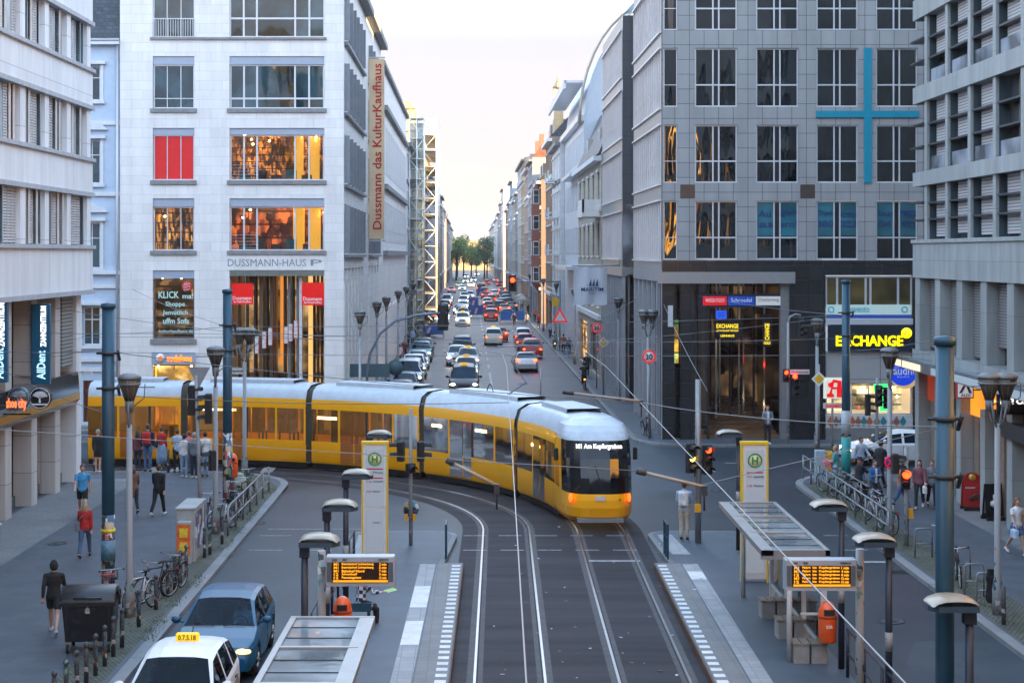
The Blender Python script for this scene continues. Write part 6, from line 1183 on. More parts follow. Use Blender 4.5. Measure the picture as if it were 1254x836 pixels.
stop_pillar(-2.72,47.0,3.4,.76,'yellow framed tram stop pillar on the left platform',((2.62,0,1,''),(2.54,.12,1,'M1'),(2.54,.28,0,'Mitte'),(2.36,0,1,''),(2.28,.12,1,'12'),(2.28,.28,0,'Kupfergraben'),(2.0,.12,1,'N6'),(2.0,.2,0,'Nacht'),(1.1,.2,0,'Fahrplan')))
stop_pillar(7.65,43.9,3.75,.72,'yellow framed tram stop pillar behind the right shelter',((2.93,0,1,''),(2.84,.12,1,'M1'),(2.84,.26,0,'Rosenthal Nord'),(2.6,.12,1,'12'),(2.6,.26,0,'Pankow')))
# departure displays
amber = emit('display_amber', (1,.38,.01), 1.25); amberbar = emit('display_amber_bar', (1,.38,.01), 1.0); dispblk = mat('display_black', (.03,.010,.004), .3, var=0)
def display(X, Y, Zc, label, rows_, polex, top, hd):
    t = thing('departure_display', label, 'display', (polex, Y+.25, .2)); x0 = X-polex; z = Zc-.2; MB().lathe([(.085,0),(.08,top-.2)], 12).build('post', sticker_mat('display_post', (.30,.31,.31), 9, .16, (4, 5)), t); MB().cbox(x0-.67,x0+.67,-.42,-.12,z-.29,z+.29,.015).build('case', mat('display_case', (.42,.45,.48), .4, .2, .08), t)
    MB().box(x0-.56,x0+.55,-.432,-.418,z-.215,z+.18).build('screen', dispblk, t); MB().box(x0-.53,x0+.54,-.44,-.43,z-.205,z-.165).build('ticker', amberbar, t); MB().box(min(0,x0-.6 if x0 > 0 else x0+.6),max(0,x0-.6 if x0 > 0 else x0+.6),-.2,-.05,z-.05,z+.05).build('bracket', galv, t)
    MB().box(x0-.65,x0-.57,-.43,-.42,z-.2,z+.18).box(x0+.56,x0+.64,-.43,-.42,z-.2,z+.18).build('case_cheek', mat('cheek_grey', (.10,.115,.135), .5), t)
    for k, (a, c, wd, m_) in enumerate(rows_): zz = z+.145-k*.066; text(a, t, (x0-.47,-.44,zz), .09, .05, amber, bold=.02); text(c, t, (x0-.36+wd/2,-.44,zz), wd, .052, amber, bold=.02); text(m_, t, (x0+.44,-.44,zz), .14, .05, amber, bold=.02)
    text('Linie', t, (x0-.5,-.43,z+.235), .1, .035, blk); text('Ziel', t, (x0-.3,-.43,z+.235), .08, .035, blk); text('Abfahrt in', t, (x0+.45,-.43,z+.235), .2, .035, blk); return t
display(-2.13,32.0,2.82,'amber departure display on the left platform post',(('M1','Betriebshof Lichtenberg',.62,'2 min'),('M1','Betriebshof Lichtenberg',.62,'5 min'),('M1','Bahnhof Nord',.44,'7 min'),('12','Schwarzkopff',.3,'9 min'),('12','Pasedagplatz',.38,'12 min')),-2.92,3.15,1)
display(6.60,30.8,2.98,'amber departure display over the right platform bin',(('M1','Fahrt  bis  Kupfergraben',.7,'1 min'),('M1','Fahrt  bis  Kupfergraben',.7,'4 min'),('12','Fahrt  bis  Kupfergraben',.7,'8 min'),('M1','Fahrt  bis  Kupfergraben',.7,'12 min'),('12','Fahrt  bis  Kupfergraben',.7,'16 min')),7.42,3.4,1)
# shelters
roofg = glass('shelter_glass', (.20,.24,.26), .08, .8, .03, 2, ior=1.5, var=.35); shm = mat('shelter_steel', (.34,.35,.35), .4, .5, .1); shw = mat('shelter_white', (.55,.57,.58), .4, .1, .08)
def shelter(x0, x1, y0, y1, n, label, dirn):
    t = thing('tram_shelter', label, 'shelter', (sk((x0+x1)/2,(y0+y1)/2)[0], (y0+y1)/2, .2)); hw, hl, zt = (x1-x0)/2, (y1-y0)/2, 2.42; fm_ = MB()
    def box(mb, a, b_, c, d_, e, f_): return mb.add([(x+SK*y, y, z) for x, y, z in [(a,c,e),(b_,c,e),(b_,d_,e),(a,d_,e),(a,c,f_),(b_,c,f_),(b_,d_,f_),(a,d_,f_)]], [(0,3,2,1),(4,5,6,7),(0,1,5,4),(1,2,6,5),(2,3,7,6),(3,0,4,7)])
    box(fm_, -hw,-hw+(.26 if dirn > 0 else .1),-hl,hl,zt-.12,zt); box(fm_, hw-(.1 if dirn > 0 else .26),hw,-hl,hl,zt-.12,zt); box(fm_, -hw,hw,-hl,-hl+.12,zt-.2,zt+.004); box(fm_, -hw,hw,hl-.1,hl,zt-.12,zt+.004); pl = (y1-y0)/n
    for k in range(1, n): box(fm_, -hw+.1,hw-.1,-hl+k*pl-.05,-hl+k*pl+.05,zt-.08,zt+.008)
    fm_.build('roof_frame', shm, t); a_, b_ = (-hw+.26, hw-.1) if dirn > 0 else (-hw+.1, hw-.26)
    for k in range(n): box(MB(), a_,b_,-hl+k*pl+.06,-hl+(k+1)*pl-.06,zt-.06,zt-.035).build('roof_pane', roofg, t)
    gm = MB()
    for k in range(n):
        for q in (.33,.67): y = -hl+(k+q)*pl; box(gm, a_,b_,y-.008,y+.008,zt-.034,zt-.02)
    gm.build('glazing_bar', iron, t); ps = MB(); back = hw-.12 if dirn > 0 else -hw+.12; front = -hw+.62 if dirn > 0 else hw-.62
    for k in range(n+1):
        y = -hl+.1+(2*hl-.2)*k/n; q = MB().cbox(back-.06+SK*y,back+.06+SK*y,y-.06,y+.06,0,zt-.12,.01); q.build('rear_post', shw, t)
        if k in (0, n): MB().lathe([(.06,0),(.06,zt-.12)], 10, (front+SK*y,y,0)).build('front_post', shw, t)
    for k in range(n): box(MB(), back-.01,back+.01,-hl+k*pl+.2,-hl+(k+1)*pl-.2,.35,zt-.35).build('rear_pane', glass('shelter_wall_glass', (.05,.06,.07), .05, .8, .02, ior=1.5, trans=.6), t)
    box(MB(), back-.04,back+.04,-hl+.2,hl-.2,.28,.35).build('rail', shw, t); box(MB(), back-.45*(1 if dirn > 0 else -1)-.3,back-.3+.35*(1 if dirn < 0 else 0),hl-.5,hl-.42,.3,2.1).build('advert_case', darkmetal, t) if 0 else None
    return t
shelter(6.5,7.98,35.2,42.1,3,'glass roofed tram shelter with stone seats on the right platform',1); shelter(-2.82,-1.34,19.8,28.8,4,'glass roofed tram shelter at the bottom of the left platform',-1)
for k, (px, py, lab) in enumerate(((951,757,'stone block seat farthest under the right shelter'),(972,782,'middle stone block seat under the right shelter'),(993,812,'stone block seat nearest the orange bin'))):
    x, y = g(px, py, .2); t = thing('stone_block_bench', lab, 'seat', (x, y, .2), 0, 'stone seats under the right shelter'); MB().cbox(-.36,-.02,0,.45,0,.4,.02).build('block', conc, t); MB().cbox(.02,.36,0,.45,0,.4,.02).build('block', conc, t); mb = MB()
    for q in range(4): mb.box(-.38+q*.195,-.22+q*.195,-.03,.48,.4,.44)
    mb.build('slats', mat('seat_wood', (.24,.20,.16), .7, var=.3, scale=4), t)
orange = mat('bin_orange', (.80,.10,.01), .35, var=.08, coat=.3)
def litter_bin(x, y, z, label, s=1.0, post=False):
    t = thing('litter_bin', label, 'bin', (x, y, z)); MB().lathe([(.17*s,0),(.19*s,.03),(.20*s,.5*s),(.19*s,.68*s),(.13*s,.82*s),(.05*s,.87*s),(.001,.88*s)], 18).build('body', orange, t); MB().box(-.11*s,.11*s,-.215*s,-.12*s,.6*s,.72*s).build('opening', blk, t); MB().lathe([(.205*s,.52*s),(.207*s,.56*s),(.205*s,.58*s)], 18).build('rim', mat('bin_orange_dark', (.5,.06,.01), .4, var=.05), t); text('BSR', t, (0,-.207*s,.36*s), .13*s, .07*s, mat('banner_white', .8))
    if post: MB().lathe([(.04,-z+PZ),(.04,.3)], 8, (.0,.2,0)).build('post', galv, t)
    else: MB().box(-.55,-.05,.1,.14,.55,.6).build('bracket', shw, t)
    return t
x, y = 7.65, 34.9; litter_bin(x, y, .72, 'orange litter bin mounted on the right shelter'); litter_bin(-2.75, 35.4, .72, 'orange litter bin peeping above the left shelter roof', post=True); litter_bin(-8.55,58.9,.95,'orange litter bin by the stickered mast on the left pavement', post=True)
# platform railings
def railing(pts, label, h=.95, m_=None, z0=.2, rails=(1.0,.5), group=None, step=1.5, r=.03):
    t = thing('railing', label, 'railing', (pts[0][0], pts[0][1], z0), 0, group); L_ = (Vector(pts[1])-Vector(pts[0])).length; n = max(1, round(L_/step)); m_ = m_ or navy; dx, dy = (pts[1][0]-pts[0][0]), (pts[1][1]-pts[0][1])
    for k in range(n+1): MB().tube([(dx*k/n,dy*k/n,0),(dx*k/n,dy*k/n,h)], r*1.2, 6).build('post', m_, t)
    for q in rails: MB().tube([(0,0,h*q),(dx,dy,h*q)], r, 6).build('rail', m_, t)
    return t
railing([sk(8.1,14),sk(8.1,34)],'dark railing along the road side of the right platform', 1.0); railing([sk(-3.25,29.5),sk(-3.25,46)],'dark railing along the road side of the left platform', 1.0)
def barrier(x, y, label, n=3):
    t = thing('barrier', label, 'railing', (x, y, .15))
    for k in range(n): MB().box(-.03,.03,-.03+k*.42,.03+k*.42,0,1.0).build('post', mastm, t)
    mb = MB()
    for z in (.95,.55): mb.box(-.02,.02,0,.42*(n-1),z,z+.05)
    mb.build('rail', mastm, t)
x, y = g(822,684,.15); barrier(x-.1, y, 'short blue barrier at the end of the right platform'); x, y = g(546,684,.15); barrier(x, y, 'short blue barrier at the end of the left platform')
# traffic signals
def head(t, x, y, z, ry, lit=None, n=3, parent=None):
    # signal head facing local -y, turned by ry
    hb = MB().cbox(-.14,.14,-.1,.1,0,n*.3,.03).build('signal_head', blk, t, (x,y,z), ry)
    for k in range(n):
        zz = n*.3-.15-k*.3; vm = MB(); vs = []
        for i in range(9): a = PI*i/8; vs += [(.12*math.cos(a), -.1, zz+.12*math.sin(a)), (.125*math.cos(a), -.33, zz-.02+.12*math.sin(a))]
        vm.add(vs, [(2*i,2*i+1,2*i+3,2*i+2) for i in range(8)], True); vm.build('visor', blk, hb); lm_ = {None: blk}.get(lit if lit is None or lit[0] != k else 0); m_ = lit[1] if lit and lit[0] == k else mat('signal_dark_lens', (.03,.03,.03), .2, var=0)
        MB().lathe([(.001,-.125),(.07,-.12),(.10,-.102)], 12, (0,0,zz), 'y').build('lamp', m_, hb)
    return hb
def signal(px, py, z0, h, label, heads, r=.06, Y=None, m_=None, top=None, lean=0):
    x, y = g(px, py, z0); t = thing('traffic_signal', label, 'traffic light', (x, y, z0)); MB().tube([(0,0,0),(lean,0,h)], [r,r*.85], 10).build('pole', m_ or galvs, t)
    for hx, hy, hz, ry, lit, n in heads: head(t, hx, hy, hz, ry, lit, n)
    return t
s1 = signal(503,667,.15,4.15,'signal post with two black heads on the left refuge',((-.3,0,2.55,-PI/2-.2,None,2),(.3,0,2.55,PI/2+.2,None,2),(0,-.12,2.2,0.4,None,1)))
MB().lathe([(.001,-.06),(.25,-.06),(.25,.06),(.001,.06)], 20, (.0,.1,1.1), 'y').build('round_sign_back', sticker_mat('sticker_disc', (.05,.25,.35), 8, .5), s1); MB().box(-.18,-.08,-.1,.0,.75,.95).box(.06,.16,-.1,0,.75,.95).build('push_button', mat('button_yellow', (.7,.32,.02), .4), s1)
s2 = signal(855,664,.15,5.0,'signal post with red and amber lamps lit on the right refuge',((-.24,-.05,2.15,.5,(1,ylit),3),(.28,-.02,2.1,.3,(0,rlit),3),(.0,.12,2.0,PI/2,None,2)), r=.10, m_=galv); MB().box(-.12,.06,-.16,-.06,.95,1.2).build('push_button', mat('button_yellow', .5), s2)
s3 = signal(246.5,670,PZ,5.2,'leaning signal post with yield sign back on the left pavement',((-.3,.05,4.0,PI/2,None,3),(.22,0,3.75,-PI/2,None,3)), lean=-.16); MB().prism([(-.42,5.45),(.26,5.45),(-.08,4.82)][::-1], .02, 'y', .06).build('yield_sign_back', mat('sign_back_grey', (.28,.30,.33), .5, .4), s3); head(s3, .35, -.1, 2.35, -1.2, None, 2)
s4 = signal(965,543,PZ,5.7,'far right signal post with bent arm and red lamps',((-.12,-.1,2.9,0,(0,rlit),2),(.35,-.1,2.2,0,None,3),(.62,0,5.0,.4,None,3)), r=.075, m_=galvs); MB().ball((.3,-.15,3.15), .11).build('red_lamp', rlit, s4); MB().tube([(0,0,5.6),(.1,0,5.95),(.35,0,6.05),(.6,0,6.0)], .05, 6).build('arm', galv, s4); MB().box(.1,1.0,-.03,0,3.25,3.47).build('street_name_plate', mat('plate_white', .6), s4); text('Charlottenstraße', s4, (.55,-.04,3.36), .8, .1, blk)
s5 = signal(1110,668,PZ,3.0,'red lit pedestrian signal beside the no parking lantern',((-.05,-.1,1.75,-.25,(0,rlit),2),(-.35,0,2.2,PI/2,None,2)), r=.075); MB().ball((-.05,-.22,2.2), .13, .06).build('red_lamp', rlit, s5); MB().box(.05,.18,-.12,0,.85,1.15).build('push_button', mat('button_yellow', .5), s5)
s6 = signal(1074,566,PZ,3.6,'dark signal cluster in front of the pharmacy window',((-.4,0,2.0,PI/2,None,3),(.05,-.1,2.4,.2,None,3),(.42,0,2.3,-.4,None,3)), r=.07)
# overhanging arm signals on the long street
t = thing('signal_gantry', 'curved arm signal reaching over the left lane', 'traffic light', (-5.4,86,PZ)); MB().tube([(0,0,0),(0,0,2.6),(.15,0,3.6),(.7,0,4.7),(1.5,0,5.35),(2.6,0,5.65),(4.2,0,5.8)], .07, 8).build('arm', mat('gantry_grey', (.16,.20,.25), .4, .3), t); head(t, 4.0, .0, 5.0, PI, None, 3); MB().cbox(3.72,4.28,-.03,.03,4.85,6.2,.05).build('backing_board', blk, t); MB().box(-.9,1.2,-.03,.0,2.4,3.1).build('sign_back', mat('sign_back_teal', (.05,.10,.12), .5), t); MB().lathe([(.001,0),(.42,0),(.42,.03),(.001,.03)], 20, (1.5,0,2.9), 'y').build('round_sign_back', mat('sign_back_teal', .1), t); MB().lathe([(.001,0),(.5,0),(.5,.03),(.001,.03)], 20, (-.2,-.2,1.2), 'y').build('round_sign_back', mat('sign_back_teal', .1), t)
t = thing('signal_gantry', 'straight arm signal with red lamp over the right lanes', 'traffic light', (8.4,152,PZ)); MB().tube([(0,0,0),(0,0,6.4)], .09, 8).tube([(0,0,6.3),(-4.4,0,6.3)], .06, 8).build('arm', mat('gantry_grey', .2), t); head(t, -4.4, -.1, 5.7, 0, (0,rlit), 3); MB().cbox(-4.75,-4.05,.02,.06,5.4,6.9,.05).build('backing_board', blk, t); MB().ball((-4.4,-.3,6.45), .22, .08).build('red_lamp', rlit, t)
# round and diamond signs
redrim = mat('sign_red', (.50,.015,.02), .4, var=0); whitef = mat('sign_white_face', (.68,.68,.68), .4, var=0); bluef = mat('sign_blue_face', (.01,.05,.36), .4, var=0)
def sign30(x, y, z0, zc, r, label, post=True, pole_m=None):
    t = thing('speed_sign', label, 'traffic sign', (x, y, z0)); 
    if post: MB().tube([(0,.05,0),(0,.05,zc+r)], .035, 8).build('post', galv, t)
    MB().lathe([(.001,0),(r,0),(r,.02),(.001,.02)], 26, (0,0,zc), 'y').build('face', whitef, t); MB().ring((0,-.003,zc), r*.88, r*.12, 'y', 28, 6).build('rim', redrim, t); text('30', t, (0,-.015,zc), r*1.05, r*.85, blk, bold=.02); return t
sign30(8.62,78.4,PZ,3.95,.33,'round thirty limit sign by the black pillars'); sign30(8.4,108,PZ,4.0,.33,'round thirty limit sign further along the right pavement')
t = thing('priority_sign', 'yellow and white diamond sign on the right kerb post', 'traffic sign', (8.45,103,PZ)); MB().tube([(0,.05,0),(0,.05,4)], .05, 8).build('post', galv, t); MB().prism([(-.36,3.3),(0,2.94),(.36,3.3),(0,3.66)], .02, 'y', 0).build('face', whitef, t); MB().prism([(-.24,3.3),(0,3.06),(.24,3.3),(0,3.54)], .02, 'y', -.012).build('centre', mat('sign_amber', (.72,.42,.01), .4, var=0), t)
t = thing('priority_sign', 'yellow and white diamond sign by the pharmacy corner', 'traffic sign', (15.75,73.6,PZ)); MB().tube([(0,.05,0),(0,.05,3.9)], .05, 8).build('post', galv, t); MB().prism([(-.34,3.25),(0,2.91),(.34,3.25),(0,3.59)], .02, 'y', 0).build('face', whitef, t); MB().prism([(-.22,3.25),(0,3.03),(.22,3.25),(0,3.47)], .02, 'y', -.012).build('centre', mat('sign_amber', .5), t)
t = thing('no_parking_sign', 'round blue sign with red cross on the right lantern', 'traffic sign', (13.17,51.05,2.5)); MB().lathe([(.001,0),(.2,0),(.2,.02),(.001,.02)], 24, (0,0,0), 'y').build('face', bluef, t); MB().ring((0,-.004,0), .18, .024, 'y', 24, 6).build('rim', redrim, t); mb = MB()
for a in (PI/4, -PI/4): i0 = len(mb.v); mb.box(-.17,.17,-.016,-.002,-.018,.018); mb.rot(a, i0, 'Y')
mb.build('cross', redrim, t)
t = thing('warning_sign', 'triangular red rimmed warning sign down the right pavement', 'traffic sign', (8.3,150,PZ)); MB().tube([(0,.05,0),(0,.05,3.6)], .06, 8).build('post', galv, t); MB().prism([(-.75,2.6),(.75,2.6),(0,3.9)], .03, 'y', 0).build('rim', redrim, t); MB().prism([(-.5,2.75),(.5,2.75),(0,3.6)], .03, 'y', -.015).build('face', whitef, t); MB().box(-.7,-.1,-.02,.02,4.1,4.8).build('plate', mat('sign_amber', .5), t)
t = thing('pharmacy_sign', 'white lit sign with big red gothic letter A', 'sign', tuple(atp(1021,475,66.0))); MB().cbox(-.42,.42,-.1,.1,-.42,.42,.1).build('box', emit('sign_glow_white', (.80,.82,.74), .55), t); ap = emit('pharmacy_red', (.85,.01,.015), .7); MB().prism([(-.30,-.36),(-.02,-.36),(-.02,-.24),(-.10,-.20),(-.08,-.04),(.10,-.04),(.10,-.36),(.36,-.36),(.36,-.24),(.30,-.20),(.28,.30),(-.04,.36),(-.12,.24),(-.26,.2),(-.24,.06),(-.13,.02),(-.2,-.2),(-.30,-.24)], .03, 'y', -.13).build('letter_shape', ap, t); MB().prism([(-.04,.05),(.11,.05),(.11,.22),(-.02,.22)], .012, 'y', -.138).build('counter', emit('sign_glow_white', .5, .5), t); MB().tube([(-.02,.15,-3.1),(-.02,.15,.3)], .05, 8).build('post', galv, t)
MB().box(-.42,.5,-.03,.03,-.82,-.6).build('name_plate', mat('plate_white', .6), t); text('PHARMACY', t, (.04,-.045,-.71), .75, .11, redrim, bold=.01)
MB().box(-.75,.05,-.03,-.0,4.12,4.36).build('street_name_plate', mat('plate_white', .6), l3); text('Georgenstraße', l3, (-.35,-.04,4.24), .66, .12, blk); MB().box(.07,.1,-.1,.1,0,0).build('clip', galv, l3) if 0 else None
# black container, cabinet
t = thing('waste_container', 'large black wheeled waste container with domed lid on the left pavement', 'bin', (-8.52,36.75,PZ), rad(4)); bm_ = mat('container_black', (.014,.015,.019), .38, var=.15, scale=2); mb = MB(); mb.add([(-.50,-.38,.25),(.50,-.38,.25),(.50,.42,.25),(-.50,.42,.25),(-.57,-.46,1.1),(.57,-.46,1.1),(.57,.5,1.1),(-.57,.5,1.1)], [(0,3,2,1),(0,1,5,4),(1,2,6,5),(2,3,7,6),(3,0,4,7)]).box(-.62,.62,-.5,.54,1.06,1.14); mb.build('body', bm_, t)
lid = MB(); vs = []
for i in range(9):
    a = PI*i/8
    for x in (-.6,-.56,.56,.6): vs.append((x, .02-.5*math.cos(a), 1.14+(.30 if abs(x) < .58 else .2)*math.sin(a)**.8))
lid.add(vs, [(i*4+k,(i+1)*4+k,(i+1)*4+k+1,i*4+k+1) for i in range(8) for k in range(3)], True).tube([(-.3,-.46,1.22),(-.3,-.52,1.25),(.3,-.52,1.25),(.3,-.46,1.22)], .02, 6); lb = lid.build('lid', bm_, t); MB().tube([(-.61,0,1.42),(-.64,0,1.0)], .03, 6).tube([(.61,0,1.42),(.64,0,1.0)], .03, 6).build('hinge_arm', bm_, lb)
MB().box(-.5,-.44,-.47,-.4,.3,1.05).box(.44,.5,-.47,-.4,.3,1.05).box(-.2,.2,-.49,-.42,.95,1.03).build('rib', bm_, t); MB().prism([(-.05,.9),(.05,.9),(.05,1.0),(0,1.05),(-.05,1.0)], .02, 'y', -.49).build('sticker', mat('sticker_grey', (.4,.4,.4), .5), t)
for x in (-.45,.45):
    for y_ in (-.35,.38): w_ = MB().lathe([(.05,-.03),(.1,-.03),(.1,.03),(.05,.03)], 14, (x,y_,.1), 'x').build('castor', tyre, t); MB().box(x-.05,x+.05,y_-.03,y_+.05,.12,.26).lathe([(.001,-.035),(.05,-.035),(.05,.035),(.001,.035)], 10, (x,y_,.1), 'x').build('fork', galv, w_)
t = thing('cable_cabinet', 'grey street cabinet with orange poster and painted side', 'cabinet', (-8.2,47.15,PZ)); MB().cbox(-.27,.27,0,1.9,0,1.5,.02).build('cabinet', mat('cabinet_grey', (.34,.36,.35), .55, var=.15), t); MB().box(-.29,.29,-.02,1.92,1.5,1.55).build('lid', mat('cabinet_grey', .5), t); MB().cbox(-.2,.2,-.32,-.005,0,1.2,.02).build('meter_box', mat('cabinet_grey', .5), t)
pp = MB().box(-.19,.19,-.335,-.322,.25,1.12).build('poster', mat('poster_orange', (.75,.14,.02), .5, var=.25, scale=7), t); MB().prism([(-.14,.36),(.14,.36),(.1,.62),(-.1,.62)], .01, 'y', -.345).prism([(-.11,.75),(.11,.75),(.12,1.02),(-.12,1.02)], .01, 'y', -.345).build('poster_print', mat('poster_yellow', (.75,.55,.04), .5, var=.3, scale=12), pp); MB().box(.272,.28,.1,1.8,.3,1.4).build('side_mural', sticker_mat('mural', (.05,.12,.3), 4, .8), t)
t = thing('utility_box', 'yellow and grey switch box on the right corner pavement', 'cabinet', (13.65,63.6,PZ)); MB().cbox(-.2,.2,-.15,.15,0,1.25,.02).build('box', mat('cabinet_blue_grey', (.33,.42,.47), .5, var=.15), t); MB().cbox(.22,.48,-.12,.12,.35,1.2,.03).build('letter_box', mat('post_yellow', (.7,.36,.01), .4, var=.15), t)
# bollards
bol = None
for px, py in ((66.5,877),(81,862),(94,849),(105.6,838),(117,826.6),(128.3,815),(138.8,803),(149.5,792),(170,767),(191,746),(205.5,729.6),(214,721),(221,713),(228,706),(250.4,682),(257,678.5),(272,665.7)):
    x, y = g(px, py, .128)
    if bol is None:
        bol = thing('bollard', 'stickered grey bollard in the row along the left kerb', 'bollard', (x,y,.128), 0, 'bollards along the left kerb'); MB().lathe([(.05,0),(.05,.72),(.035,.74),(.035,.77),(.055,.79),(.058,.84),(.03,.88),(.001,.89)], 10).build('post', sticker_mat('bollard_sticker', (.055,.06,.07), 14, .22, (2, 3)), bol); BT = gather(bol)
    else: copies(bol, BT, (x,y,.128), R.uniform(0,6), bol['label'])
b3 = thing('bollard', 'single bollard standing by the twin lantern on the right', 'bollard', g(1229,764,.128)+(.128,)); MB().lathe([(.055,0),(.05,.9),(.001,.93)], 10).build('post', MATS['bollard_sticker'], b3)
for px, py, lab in ((116,577,'bollard at the tram side edge beside the waiting person'),(206,578,'bollard at the tram side edge by the blue skirt')): t = thing('bollard', lab, 'bollard', g(px,py,PZ)+(PZ,)); MB().lathe([(.055,0),(.05,.9),(.001,.93)], 10).build('post', MATS['bollard_sticker'], t)
# cycle railings
railing([(-7.62,51.5),(-7.5,61)],'double rail cycle fence with bikes on the left kerb', .92, galv, PZ, (1.0,.45)); railing([(12.98,50.6),(13.2,64.6)],'long kerb fence with handrail on the right corner', .92, galv, PZ, (1.0,.5)); railing([(13.75,53.0),(13.8,60.4)],'inner cycle rail behind the right kerb fence', .85, galv, PZ, (1.0,))
def hoop(x, y, label):
    t = thing('cycle_stand', label, 'cycle stand', (x,y,PZ), 0, 'hoop cycle stands on the right pavement'); MB().tube([(-.25,.0,0),(-.25,0,.78),(-.2,0,.84),(.2,0,.84),(.25,0,.78),(.25,0,0)], .025, 8).build('hoop', galv, t); MB().tube([(-.25,0,.4),(.25,0,.4)], .02, 6).build('crossbar', galv, t)
for px, py, lab in ((1193,730,'empty metal hoop stand beside the hanging black jacket'),(1177,708,'metal hoop stand holding the black bicycle'),(1208,742,'metal hoop stand with a black jacket over it'),(1131,682,'metal hoop stand by the dark bicycle near the signal')): hoop(*g(px,py,PZ), lab)
jx, jy = g(1208,742,PZ); jk = thing('jacket', 'black jacket hanging from a hoop stand on the right', 'jacket', (jx+.1,jy-.1,PZ+.45)); mb = MB(); vs = []
for i in range(8):
    z = .5-i*.12; w_ = .11+.05*math.sin(i*1.3)+(.05 if 1 < i < 5 else 0)
    for k in range(10): a = 2*PI*k/10; vs.append((w_*math.cos(a)+.03*math.sin(i), .07*math.sin(a)*(1+.4*math.sin(k*2+i)), z))
mb.add(vs, [(i*10+k,i*10+(k+1)%10,(i+1)*10+(k+1)%10,(i+1)*10+k) for i in range(7) for k in range(10)], True); mb.build('cloth', mat('jacket_black', (.012,.012,.014), .9), jk); MB().tube([(.1,0,.35),(.2,-.05,.0),(.16,-.04,-.25)], [.05,.045,.03], 6).build('sleeve', mat('jacket_black', .01), jk)
# A boards, table
def aboard(x, y, rz, label, w, h, facem, topm, arch):
    t = thing('pavement_board', label, 'signboard', (x,y,PZ), rz)
    for s_ in (-1, 1):
        poly = [(-w/2,0.12),(w/2,.12),(w/2,h*.82)] + ([(w/2*math.cos(rad(a)), h*.82+w*.42*math.sin(rad(a))) for a in (30,60,90,120,150)] if arch else [(w/2,h),(-w/2,h)]) + [(-w/2,h*.82)]; mb = MB().prism(poly, .03, 'y', -.015); mb.rot(s_*rad(9), 0, 'X', (0,0,h)); mb.build('board', topm, t)
    mb = MB().box(-w/2+.05,w/2-.05,-.032,-.02,.2,h*.78); mb.rot(rad(9), 0, 'X', (0,0,h)); pm = mb.build('poster', facem, t); MB().box(-w/2,w/2,-.28,-.2,0,.12).box(-w/2,w/2,.2,.28,0,.12).build('foot', blk, t); return t
ab = aboard(*g(1190,624,PZ), 0, 'red arched pavement board with chocolate advert', .66, 1.25, mat('board_maroon', (.24,.03,.025), .4, var=.3, scale=3), mat('board_red', (.33,.015,.015), .4, var=.05), True); MB().lathe([(.001,0),(.12,0),(.12,.02),(.001,.02)], 18, (0,-.06,1.14), 'y').build('emblem', mat('emblem_gold', (.6,.45,.1), .3, .4), ab); mb = MB().ball((.12,-.19,.48), .15, .03, .12).ball((-.06,-.2,.42), .11, .03, .09); mb.build('print', mat('chocolate', (.09,.03,.02), .5), ab); text('EXQUISIT', ab, (-.08,-.12,.78), .34, .06, mat('banner_white', .8))
ab = aboard(*g(1216,636,PZ), .1, 'grey pavement board with a portrait poster on thin legs', .62, 1.2, mat('board_grey', (.22,.23,.24), .4, var=.3, scale=3), darkmetal, False); MB().lathe([(.05,.42),(.16,.5),(.15,.62),(.05,.68),(.07,.75),(.07,.84),(.001,.88)], 12, (0,-.16,0)).build('print', mat('print_pale', (.55,.5,.46), .5), ab)
t = thing('folding_table', 'white folding table of trinkets at the left shop front', 'table', (-14.4,48.9,PZ)); MB().box(-1.2,.28,-.4,.4,.72,.76).build('tabletop', mat('table_white', (.55,.58,.6), .5), t)
for x in (-1.1,.12,.22):
    for y_ in (-.34,.34): MB().tube([(x,y_,0),(x,y_,.72)], .022, 6).build('leg', iron, t)
for k in range(9): c = R.choice(((.5,.05,.05),(.05,.05,.06),(.6,.55,.5),(.3,.1,.3))); o = MB().ball((0,0,.05), .06,.05,.05,8,5).lathe([(.045,0),(.05,.03),(.02,.1),(.001,.11)], 8).build('trinket', mat('trinket_%d' % (k % 4), c, .5)); o.location = (-14.4+R.uniform(-.9,.2), 48.9+R.uniform(-.28,.28), PZ+.762); tag(o, 'small trinket on the white folding table', 'trinket', 'trinkets on the folding table')
gb_ = thing('planter_sack', 'pale bag and boxes of goods by the stickered mast', 'bag', g(293,602,PZ)+(PZ,)); MB().lathe([(.24,0),(.28,.3),(.24,.55),(.2,.6),(.001,.58)], 12).build('sack', mat('sack_pale', (.42,.42,.36), .8, var=.2), gb_); MB().ball((0,0,.62), .2,.2,.1).build('contents', mat('sack_green', (.25,.32,.2), .8, var=.4, scale=12), gb_)
